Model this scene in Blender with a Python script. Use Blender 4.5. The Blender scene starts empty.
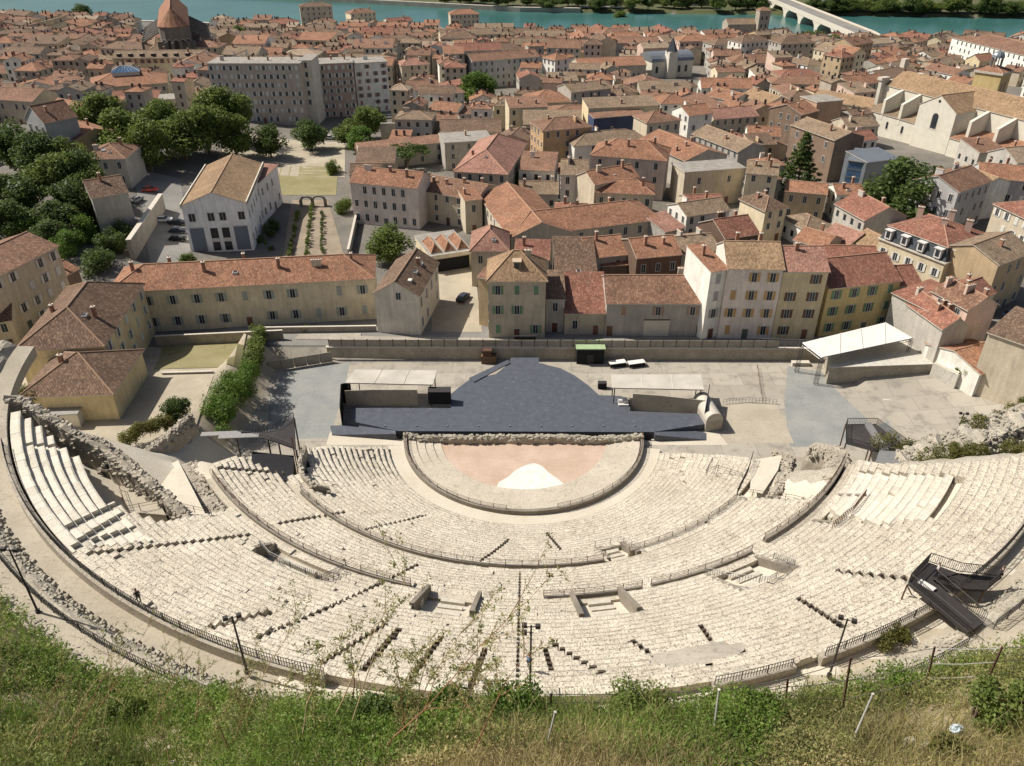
import bpy, math, random, bmesh
import numpy as np
from mathutils import Vector
random.seed(11); RNG = np.random.default_rng(7)
R = math.radians
scene = bpy.context.scene
COL = scene.collection

# ------------------------------------------------------------------ helpers
def tag(o, label=None, cat=None, group=None, kind=None):
    if label: o['label'] = label
    if cat: o['category'] = cat
    if group: o['group'] = group
    if kind: o['kind'] = kind
    return o

def empty(name, loc=(0, 0, 0), rz=0.0, label=None, cat=None, group=None):
    o = bpy.data.objects.new(name, None); COL.objects.link(o)
    o.empty_display_size = 0.3
    o.location = loc; o.rotation_euler = (0, 0, rz)
    return tag(o, label, cat, group)

def put(name, mesh, parent=None, loc=(0, 0, 0), rz=0.0, color=None, mats=None):
    o = bpy.data.objects.new(name, mesh); COL.objects.link(o)
    o.location = loc; o.rotation_euler = (0, 0, rz)
    if parent: o.parent = parent
    if color: o.color = (color[0], color[1], color[2], 1)
    return o

def copy_tree(o, parent=None):
    c = o.copy(); COL.objects.link(c)
    if parent: c.parent = parent
    for ch in list(o.children): copy_tree(ch, c)
    return c

class MB:
    def __init__(s): s.v = []; s.f = []; s.m = []; s.uv = []
    def face(s, pts, m=0, uv=None):
        n = len(s.v); s.v += [tuple(p) for p in pts]
        s.f.append(tuple(range(n, n + len(pts)))); s.m.append(m)
        s.uv += (uv if uv else [(0.0, 0.0)] * len(pts))
    def box(s, x0, y0, z0, x1, y1, z1, m=0, skip=''):
        a = [(x0,y0,z0),(x1,y0,z0),(x1,y1,z0),(x0,y1,z0),(x0,y0,z1),(x1,y0,z1),(x1,y1,z1),(x0,y1,z1)]
        for k, q in (('b',(0,3,2,1)),('t',(4,5,6,7)),('f',(0,1,5,4)),('r',(1,2,6,5)),('k',(2,3,7,6)),('l',(3,0,4,7))):
            if k not in skip: s.face([a[i] for i in q], m)
    def prism(s, poly, z0, z1, m=0, bottom=True):
        n = len(poly)
        area = sum(poly[i][0]*poly[(i+1)%n][1]-poly[(i+1)%n][0]*poly[i][1] for i in range(n))
        if area < 0: poly = poly[::-1]
        f0 = z0 if callable(z0) else (lambda x, y: z0)
        f1 = z1 if callable(z1) else (lambda x, y: z1)
        lo = [(x, y, f0(x, y)) for x, y in poly]; hi = [(x, y, f1(x, y)) for x, y in poly]
        s.face(hi, m)
        if bottom: s.face(lo[::-1], m)
        for i in range(n):
            j = (i + 1) % n; s.face([lo[i], lo[j], hi[j], hi[i]], m)
    def bar(s, a, b, r, m=0, n=4, r2=None):
        a = Vector(a); b = Vector(b); d = (b - a)
        if d.length < 1e-5: return
        d.normalize(); u = d.orthogonal().normalized(); w = d.cross(u); r2 = r if r2 is None else r2
        A = []; B = []
        for i in range(n):
            t = 2 * math.pi * (i + .5) / n; o = u * math.cos(t) + w * math.sin(t)
            A.append(a + o * r); B.append(b + o * r2)
        for i in range(n):
            j = (i + 1) % n; s.face([A[i], A[j], B[j], B[i]], m)
        s.face(A[::-1], m); s.face(B, m)
    def path(s, pts, r, m=0, n=4):
        for a, b in zip(pts, pts[1:]): s.bar(a, b, r, m, n)
    def slab(s, poly, th, m=0, me=None):             # a roof plane; the first two points are its eave
        P = [Vector(p) for p in poly]
        e = (P[1] - P[0]).normalized(); nrm = (P[1] - P[0]).cross(P[2] - P[0]).normalized()
        if nrm.z < 0: nrm = -nrm
        up = nrm.cross(e).normalized(); me = m if me is None else me
        T = [p + Vector((0, 0, th)) for p in P]
        uv = [((p - P[0]).dot(e), (p - P[0]).dot(up)) for p in P]
        s.face(T, m, uv); s.face(P[::-1], me)
        for i in range(len(P)):
            j = (i + 1) % len(P); s.face([P[i], P[j], T[j], T[i]], me)
    def mesh(s, name, mats):
        me = bpy.data.meshes.new(name); me.from_pydata(s.v, [], s.f)
        for mt in mats: me.materials.append(mt)
        if len(mats) > 1: me.polygons.foreach_set('material_index', s.m)
        if any(u != (0.0, 0.0) for u in s.uv):
            l = me.uv_layers.new(name='UVMap'); l.data.foreach_set('uv', [c for u in s.uv for c in u])
        bm = bmesh.new(); bm.from_mesh(me)
        bmesh.ops.remove_doubles(bm, verts=bm.verts, dist=1e-4)
        bmesh.ops.recalc_face_normals(bm, faces=bm.faces)
        bm.to_mesh(me); bm.free(); me.update()
        return me
    def build(s, name, mats, parent=None, loc=(0, 0, 0), rz=0.0, color=None):
        if not isinstance(mats, (list, tuple)): mats = [mats]
        return put(name, s.mesh(name, mats), parent, loc, rz, color)

def np_mesh(name, V, F, mats, tone=None, dry=None, mi=None, smooth=False):   # quads from arrays
    me = bpy.data.meshes.new(name); V = np.asarray(V, np.float32); F = np.asarray(F, np.int32)
    k = F.shape[1]
    me.vertices.add(len(V)); me.vertices.foreach_set('co', V.ravel())
    me.loops.add(F.size); me.loops.foreach_set('vertex_index', F.ravel())
    me.polygons.add(len(F)); me.polygons.foreach_set('loop_start', np.arange(0, F.size, k, dtype=np.int32))
    for mt in (mats if isinstance(mats, (list, tuple)) else [mats]): me.materials.append(mt)
    if mi is not None: me.polygons.foreach_set('material_index', np.asarray(mi, np.int32))
    for nm, arr in (('tone', tone), ('dry', dry)):
        if arr is not None:
            a = me.attributes.new(nm, 'FLOAT', 'FACE'); a.data.foreach_set('value', np.asarray(arr, np.float32))
    me.update(calc_edges=True); me.validate()
    if not smooth: me.shade_flat()
    return me

# ------------------------------------------------------------------ materials
class NT:
    def __init__(s, name):
        s.m = bpy.data.materials.new(name); s.m.use_nodes = True; s.t = s.m.node_tree; s.n = s.t.nodes; s.l = s.t.links
        s.b = s.n['Principled BSDF']; s.b.inputs['Specular IOR Level'].default_value = 0.25
    def new(s, t, **k):
        n = s.n.new(t)
        for a, v in k.items(): setattr(n, a, v)
        return n
    def val(s, sock, v):
        if hasattr(v, 'links'): s.l.new(v, sock)
        elif v is not None: sock.default_value = v
    def math(s, op, a, b=None, c=None):
        n = s.new('ShaderNodeMath', operation=op); s.val(n.inputs[0], a)
        if b is not None: s.val(n.inputs[1], b)
        if c is not None: s.val(n.inputs[2], c)
        return n.outputs[0]
    def pos(s):
        if not hasattr(s, '_p'): s._p = s.new('ShaderNodeNewGeometry').outputs['Position']
        return s._p
    def noise(s, scale, detail=3, rough=.6, vec=None):
        n = s.new('ShaderNodeTexNoise'); n.inputs['Scale'].default_value = scale; n.inputs['Detail'].default_value = detail
        n.inputs['Roughness'].default_value = rough; s.l.new(vec or s.pos(), n.inputs['Vector'])
        return n.outputs['Fac']
    def rng(s, v, a, b, c, d):
        n = s.new('ShaderNodeMapRange'); s.l.new(v, n.inputs[0])
        for i, x in enumerate((a, b, c, d)): n.inputs[i + 1].default_value = x
        return n.outputs[0]
    def mix(s, f, a, b, mode='MIX'):
        n = s.new('ShaderNodeMix', data_type='RGBA', blend_type=mode)
        s.val(n.inputs[0], f)
        for i, v in ((6, a), (7, b)):
            if hasattr(v, 'links'): s.l.new(v, n.inputs[i])
            else: n.inputs[i].default_value = (v[0], v[1], v[2], 1)
        return n.outputs[2]
    def scale(s, col, f):
        n = s.new('ShaderNodeVectorMath', operation='SCALE')
        if hasattr(col, 'links'): s.l.new(col, n.inputs[0])
        else: n.inputs[0].default_value = col[:3]
        s.val(n.inputs['Scale'], f); return n.outputs[0]
    def attr(s, name):
        n = s.new('ShaderNodeAttribute', attribute_name=name); return n.outputs['Fac']
    def color(s): return s.new('ShaderNodeObjectInfo').outputs['Color']
    def rand(s): return s.new('ShaderNodeObjectInfo').outputs['Random']
    def bump(s, h, strength=.5, dist=.05):
        n = s.new('ShaderNodeBump'); n.inputs['Strength'].default_value = strength; n.inputs['Distance'].default_value = dist
        s.l.new(h, n.inputs['Height']); s.l.new(n.outputs[0], s.b.inputs['Normal'])
    def out(s, col, rough=.9, metal=0.0):
        s.val(s.b.inputs['Base Color'], (col[0], col[1], col[2], 1) if not hasattr(col, 'links') else col)
        s.val(s.b.inputs['Roughness'], rough); s.b.inputs['Metallic'].default_value = metal
        return s.m

def plain(name, col, rough=.8, var=.15, sc=1.5, metal=0.0, bump=0):
    t = NT(name); f = t.rng(t.noise(sc, 4), .3, .7, 1 - var, 1 + var)
    if bump: t.bump(t.noise(sc * 6, 3), bump)
    return t.out(t.scale(col, f), rough, metal)

def mat_wall():
    t = NT('painted_render'); n1 = t.rng(t.noise(.35, 4), .3, .7, .86, 1.1); n2 = t.rng(t.noise(3.5, 4), .3, .7, .9, 1.08)
    sep = t.new('ShaderNodeSeparateXYZ'); t.l.new(t.pos(), sep.inputs[0])
    cmb = t.new('ShaderNodeCombineXYZ'); t.l.new(sep.outputs[0], cmb.inputs[0]); t.l.new(sep.outputs[1], cmb.inputs[1])
    z = t.math('MULTIPLY', sep.outputs[2], .12); t.l.new(z, cmb.inputs[2])
    n3 = t.rng(t.noise(1.6, 3, .6, cmb.outputs[0]), .35, .65, .88, 1.06)
    return t.out(t.scale(t.color(), t.math('MULTIPLY', t.math('MULTIPLY', n1, n2), n3)), .92)

def mat_roof():
    t = NT('clay_tiles'); uv = t.new('ShaderNodeUVMap').outputs[0]
    sep = t.new('ShaderNodeSeparateXYZ'); t.l.new(uv, sep.inputs[0])
    u = t.math('MULTIPLY', sep.outputs[0], 1 / .24); v = t.math('MULTIPLY', sep.outputs[1], 1 / .36)
    cmb = t.new('ShaderNodeCombineXYZ'); t.l.new(t.math('FLOOR', u), cmb.inputs[0]); t.l.new(t.math('FLOOR', v), cmb.inputs[1]); t.l.new(t.rand(), cmb.inputs[2])
    w = t.new('ShaderNodeTexWhiteNoise', noise_dimensions='3D'); t.l.new(cmb.outputs[0], w.inputs['Vector'])
    tile = t.rng(w.outputs['Value'], 0, 1, .72, 1.3)
    big = t.rng(t.noise(.22, 3), .3, .7, .8, 1.16); mid = t.rng(t.noise(1.1, 4), .3, .7, .82, 1.16)
    c = t.scale(t.color(), t.math('MULTIPLY', t.math('MULTIPLY', tile, big), mid))
    c = t.mix(t.rng(w.outputs['Value'], .8, 1, 0, .30), c, (.44, .32, .21))
    c = t.mix(t.rng(t.noise(.5, 5, .7), .56, .74, 0, .5), c, (.19, .155, .115))
    t.bump(t.math('ABSOLUTE', t.math('SINE', t.math('MULTIPLY', u, math.pi))), .6, .08)
    return t.out(c, .9)

def mat_stone(name, a, b, dark, sc=1.0, tone=False, rough=.92, lo=.42):
    t = NT(name); n1 = t.noise(.3 * sc, 4); n2 = t.noise(3.2 * sc, 5, .7); n3 = t.noise(9 * sc, 3, .7)
    c = t.mix(t.rng(n1, .35, .65, 0, 1), a, b)
    c = t.mix(t.rng(n2, lo, .3, 0, .7), c, dark)
    f = t.rng(n3, .3, .7, .86, 1.12)
    if tone: f = t.math('MULTIPLY', f, t.attr('tone'))
    t.bump(n2, .5, .08)
    return t.out(t.scale(c, f), rough)

def mat_seat(name, a, b, dark, pit=.455, tone=True):
    """weathered limestone blocks: cell-to-cell tone, dark joints, pits and lichen specks"""
    t = NT(name)
    v = t.new('ShaderNodeTexVoronoi'); v.inputs['Scale'].default_value = 3.4; t.l.new(t.pos(), v.inputs['Vector'])
    e = t.new('ShaderNodeTexVoronoi', feature='DISTANCE_TO_EDGE'); e.inputs['Scale'].default_value = 3.4; t.l.new(t.pos(), e.inputs['Vector'])
    sp = t.new('ShaderNodeSeparateColor'); t.l.new(v.outputs['Color'], sp.inputs[0])
    c = t.mix(t.rng(t.noise(.16, 4), .35, .65, 0, 1), a, b)
    c = t.mix(t.rng(e.outputs['Distance'], .01, .05, .38, 0), c, dark)
    c = t.mix(t.rng(t.noise(6.5, 3, .65), pit, pit-.08, 0, .9), c, dark)
    c = t.mix(t.rng(t.noise(1.3, 5, .7), .44, .32, 0, .45), c, dark)
    f = t.math('MULTIPLY', t.rng(sp.outputs[0], 0, 1, .95, 1.05), t.rng(t.noise(14, 2, .7), .3, .7, .88, 1.1))
    if tone: f = t.math('MULTIPLY', f, t.attr('tone'))
    t.bump(t.noise(5, 4, .7), .5, .06)
    return t.out(t.scale(c, f), .93)

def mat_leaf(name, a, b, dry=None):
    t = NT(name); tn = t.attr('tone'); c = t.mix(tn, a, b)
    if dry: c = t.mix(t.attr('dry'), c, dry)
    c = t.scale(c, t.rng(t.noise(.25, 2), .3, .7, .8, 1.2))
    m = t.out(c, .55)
    tr = t.new('ShaderNodeBsdfTranslucent'); t.l.new(c, tr.inputs['Color'])
    mx = t.new('ShaderNodeMixShader'); mx.inputs[0].default_value = .42
    t.l.new(t.b.outputs[0], mx.inputs[1]); t.l.new(tr.outputs[0], mx.inputs[2])
    t.l.new(mx.outputs[0], t.n['Material Output'].inputs['Surface'])
    return m

M = {}
M['wall'] = mat_wall(); M['roof'] = mat_roof()
t = NT('ridge_tiles'); M['ridge'] = t.out(t.mix(.45, t.scale(t.color(), t.rng(t.noise(3, 3), .3, .7, .85, 1.2)), (.5, .33, .22)), .9)
t = NT('tinted_paint'); M['tint'] = t.out(t.scale(t.color(), t.rng(t.noise(2.5, 3), .3, .7, .88, 1.1)), .6)
M['glass'] = plain('window_glass', (.035, .04, .045), .12, .3, .4)
M['frame'] = plain('window_frame', (.62, .60, .56), .6, .08)
M['trim'] = plain('stone_trim', (.55, .50, .42), .9, .1)
M['brick'] = plain('chimney_brick', (.33, .18, .12), .95, .3, 2)
M['pot'] = plain('clay_pot', (.42, .18, .09), .9, .2)
M['flatroof'] = plain('gravel_roof', (.29, .265, .23), .95, .22, .6)
M['zinc'] = plain('zinc_sheet', (.22, .24, .26), .45, .1, .5, .4)
M['steel'] = plain('dark_steel', (.045, .04, .038), .6, .2, 2)
M['galv'] = plain('galvanised_steel', (.33, .32, .30), .5, .1, 2, .5)
M['rust'] = plain('rusty_steel', (.10, .055, .035), .8, .3, 3)
M['seat'] = mat_seat('theatre_limestone', (.56, .50, .40), (.66, .60, .49), (.14, .112, .08))
M['newseat'] = mat_seat('pale_new_limestone', (.62, .57, .47), (.67, .62, .52), (.36, .32, .25), .34)
M['rubble'] = mat_stone('rubble_masonry', (.34, .30, .235), (.45, .40, .32), (.12, .10, .08), 1.3, lo=.53)
M['parapet'] = mat_stone('dark_shade_toned_stone', (.20, .175, .14), (.28, .245, .195), (.10, .085, .07), 1.3, lo=.5)  # darker rubble: shade of parapet and side-wall faces put into the colour
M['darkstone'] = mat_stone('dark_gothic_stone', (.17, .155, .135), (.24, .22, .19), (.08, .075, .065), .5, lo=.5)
M['fargrass'] = mat_stone('far_bank_grass', (.075, .085, .035), (.11, .11, .05), (.05, .055, .025), .1)
M['bank'] = mat_stone('tufa_rubble', (.36, .32, .25), (.46, .42, .34), (.11, .095, .07), 1.3, lo=.55)
M['walk'] = mat_stone('tan_screed', (.36, .315, .24), (.44, .39, .305), (.23, .20, .15), .7, lo=.46)
M['slab'] = mat_stone('pale_screed', (.53, .47, .37), (.58, .53, .43), (.43, .38, .30), .5, lo=.42)
M['orch'] = mat_stone('pink_marble_floor', (.46, .335, .25), (.53, .405, .315), (.38, .31, .24), .8, lo=.43)
M['marble'] = plain('white_marble', (.70, .66, .58), .7, .14, .9)
M['conc'] = mat_stone('yard_concrete', (.33, .295, .24), (.43, .385, .315), (.19, .17, .14), .5, lo=.47)
def mat_yard():
    t = NT('jointed_yard_concrete'); br = t.new('ShaderNodeTexBrick'); t.l.new(t.pos(), br.inputs['Vector'])
    for k, v in (('Scale', .22), ('Mortar Size', .008), ('Mortar Smooth', .4), ('Brick Width', 1.3), ('Row Height', 1.0)): br.inputs[k].default_value = v
    br.inputs['Color1'].default_value = (.40, .36, .295, 1); br.inputs['Color2'].default_value = (.335, .30, .245, 1); br.inputs['Mortar'].default_value = (.17, .15, .12, 1)
    c = t.mix(t.rng(t.noise(.35, 5, .7), .5, .36, 0, .6), br.outputs['Color'], (.19, .175, .145))
    c = t.mix(t.rng(t.noise(1.6, 5, .75), .58, .72, 0, .35), c, (.52, .48, .40))
    return t.out(t.scale(c, t.rng(t.noise(9, 3), .3, .7, .9, 1.1)), .93)
M['yard'] = mat_yard()
M['asph'] = mat_stone('worn_blue_asphalt', (.225, .235, .225), (.31, .305, .28), (.16, .165, .155), .6, lo=.46)
M['road'] = mat_stone('street_asphalt', (.20, .19, .172), (.26, .245, .22), (.14, .13, .12), .4, lo=.4)
M['gravel'] = mat_stone('sandy_gravel', (.36, .31, .23), (.45, .39, .29), (.26, .22, .16), .8, lo=.44)
M['town'] = mat_stone('town_paving', (.14, .128, .108), (.21, .19, .162), (.085, .078, .066), .3, lo=.45)
M['soil'] = mat_stone('dry_soil', (.23, .19, .12), (.30, .25, .16), (.11, .10, .06), .9, lo=.5)
M['lawn'] = mat_stone('dry_lawn', (.24, .21, .10), (.30, .26, .14), (.14, .15, .06), .7, lo=.5)
M['deck'] = plain('slate_blue_stage_boards', (.085, .097, .125), .55, .16, .8)
t = NT('stage_boards'); n = t.noise(.9, 5, .7); n2 = t.noise(1.8, 2, .75)
c = t.scale((.086, .094, .112), t.rng(n, .3, .7, .85, 1.2)); c = t.mix(t.rng(n2, .68, .75, 0, .4), c, (.42, .41, .38)); M['deck'] = t.out(c, .5)
M['canvas'] = plain('white_canvas', (.72, .69, .62), .8, .07, .5)
M['sheet'] = plain('pale_sheet_roof', (.47, .435, .37), .75, .14, .3)
M['black'] = plain('black_drape', (.018, .018, .02), .9, .2)
M['concwall'] = mat_stone('weathered_concrete', (.46, .43, .36), (.56, .53, .46), (.26, .25, .21), .35, lo=.46)
M['slate'] = plain('slate_cladding', (.055, .062, .072), .6, .25, 2)
M['plaster'] = plain('cream_plaster', (.66, .61, .50), .9, .1, .6)
M['whitewall'] = plain('white_plaster', (.63, .59, .49), .9, .08, .5)
M['dun'] = M['roof']
M['bluegl'] = plain('blue_roof_glass', (.06, .12, .22), .15, .3, .8)
M['bark'] = plain('bark', (.12, .09, .065), .95, .3, 3)
M['leaf'] = mat_leaf('broad_leaves', (.075, .115, .024), (.24, .29, .07))
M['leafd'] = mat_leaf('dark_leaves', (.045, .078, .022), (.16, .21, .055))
M['leafb'] = mat_leaf('bright_leaves', (.07, .135, .02), (.18, .27, .05))
M['leafy'] = mat_leaf('yellowish_leaves', (.11, .12, .03), (.22, .20, .06))
M['herb'] = mat_leaf('hillside_leaves', (.05, .12, .014), (.20, .31, .042), (.46, .365, .185))
M['straw'] = plain('straw_stalks', (.38, .29, .16), .9, .25, 3)
M['redstalk'] = plain('reddish_stalks', (.26, .13, .07), .9, .25, 3)
M['skin'] = plain('skin', (.45, .27, .19), .6, .05)
M['cloth'] = M['tint']
M['tyre'] = plain('rubber', (.02, .02, .02), .9, .1)
t = NT('car_paint'); M['car'] = t.out(t.color(), .25)
t = NT('river_water'); nz = t.noise(.25, 4, .6); t.bump(nz, .25, .3)
wl = t.mix(t.rng(t.noise(.012, 3), .35, .65, 0, 1), (.035, .118, .105), (.055, .15, .135)); M['water'] = t.out(wl, .22)
M['paint'] = plain('road_paint', (.7, .69, .65), .8, .15, 2)
M['wood'] = plain('old_timber', (.16, .10, .06), .9, .25, 2)
M['green'] = plain('pale_green_sheet', (.33, .42, .24), .7, .1, .6)

PAL = dict(cream=(.62,.53,.37), creamy=(.60,.49,.29), white=(.72,.69,.61), beige=(.50,.43,.32), stone=(.38,.33,.26), grey=(.40,.37,.32),
  pink=(.56,.42,.34), yellow=(.62,.52,.33), yellowd=(.60,.47,.22), ochre=(.45,.34,.21), ochreo=(.47,.31,.17), pale=(.60,.55,.46), pinkwhite=(.64,.56,.49), concrete=(.5,.46,.39),
  greyblue=(.42,.41,.39), brown=(.22,.155,.11), darkbrown=(.13,.085,.06), pinkish=(.53,.42,.34), whitegrey=(.58,.54,.47), terracotta=(.47,.32,.22),
  whiteblue=(.72,.71,.69), taupe=(.47,.40,.33), brownpink=(.44,.33,.27), navy=(.06,.075,.13), glass=(.2,.25,.27), zincw=(.26,.26,.27),
  green=(.13,.24,.13), greygreen=(.34,.36,.30), pinkr=(.5,.35,.3), red=(.33,.10,.06))
ROOF = dict(orange=(.285,.143,.086), red=(.245,.110,.075), brown=(.165,.108,.073), rust=(.22,.122,.08), pale=(0.319,0.240,0.168), dun=(0.227,0.164,0.109),
  tan=(0.286,0.188,0.109), pinkroof=(0.311,0.164,0.121), brownmix=(0.147,0.092,0.062), brownred=(0.210,0.092,0.062), slate=(0.168,0.160,0.148), zinc=(0.252,0.248,0.250))
SHUT = dict(green=(.16,.27,.15), greygreen=(.40,.42,.36), white=(.68,.66,.60), grey=(.40,.38,.35), ochre=(.52,.32,.13), brown=(.16,.085,.055), pinkish=(.42,.27,.20), red=(.36,.13,.08), brownpink=(.4,.22,.17))
def sm(a, b, v):
    t = min(1.0, max(0.0, (v - a) / (b - a)))
    return t * t * (3 - 2 * t)

TX, TY = 2.0, 110.4                       # centre of the Roman theatre

def prof(r):                              # height of the seating over the distance from the centre
    if r < 20.6: return 0.0
    if r < 23.1: return 0.45
    return min(26.0, 1.5 + (r - 25.0) * 24.5 / 45.7)

def ground(x, y):                         # level of the land in front of and behind the theatre
    town = 2.5 - 11.5 * sm(210, 620, y)
    town += 6.0 * sm(-70, -125, x) * (1 - sm(250, 420, y)) + 3.0 * sm(75, 130, x) * (1 - sm(230, 400, y))
    yard = 6.0 * sm(-45, -53, x) + 2.0 * sm(66, 95, x)
    low = yard + (town - yard) * (1.0 if y > 137.3 else (sm(120, 137, y) if x < -53 or x > 66 else 0.0))
    r = math.hypot(x - TX, y - TY)
    if y < 104 and r < 90:
        cone = prof(min(r, 71.0)) - 0.9 - (2.6 * sm(50, 54, r) if x < -20 else 0.0)
        th = math.degrees(math.atan2(x - TX, TY - y))
        t = sm(84, 100, y) if x < -30 else max(sm(58, 70, th), sm(97, 104, y)) if x > 30 else sm(92, 103, y)
        low = cone + (low - cone) * t
    return low

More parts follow.
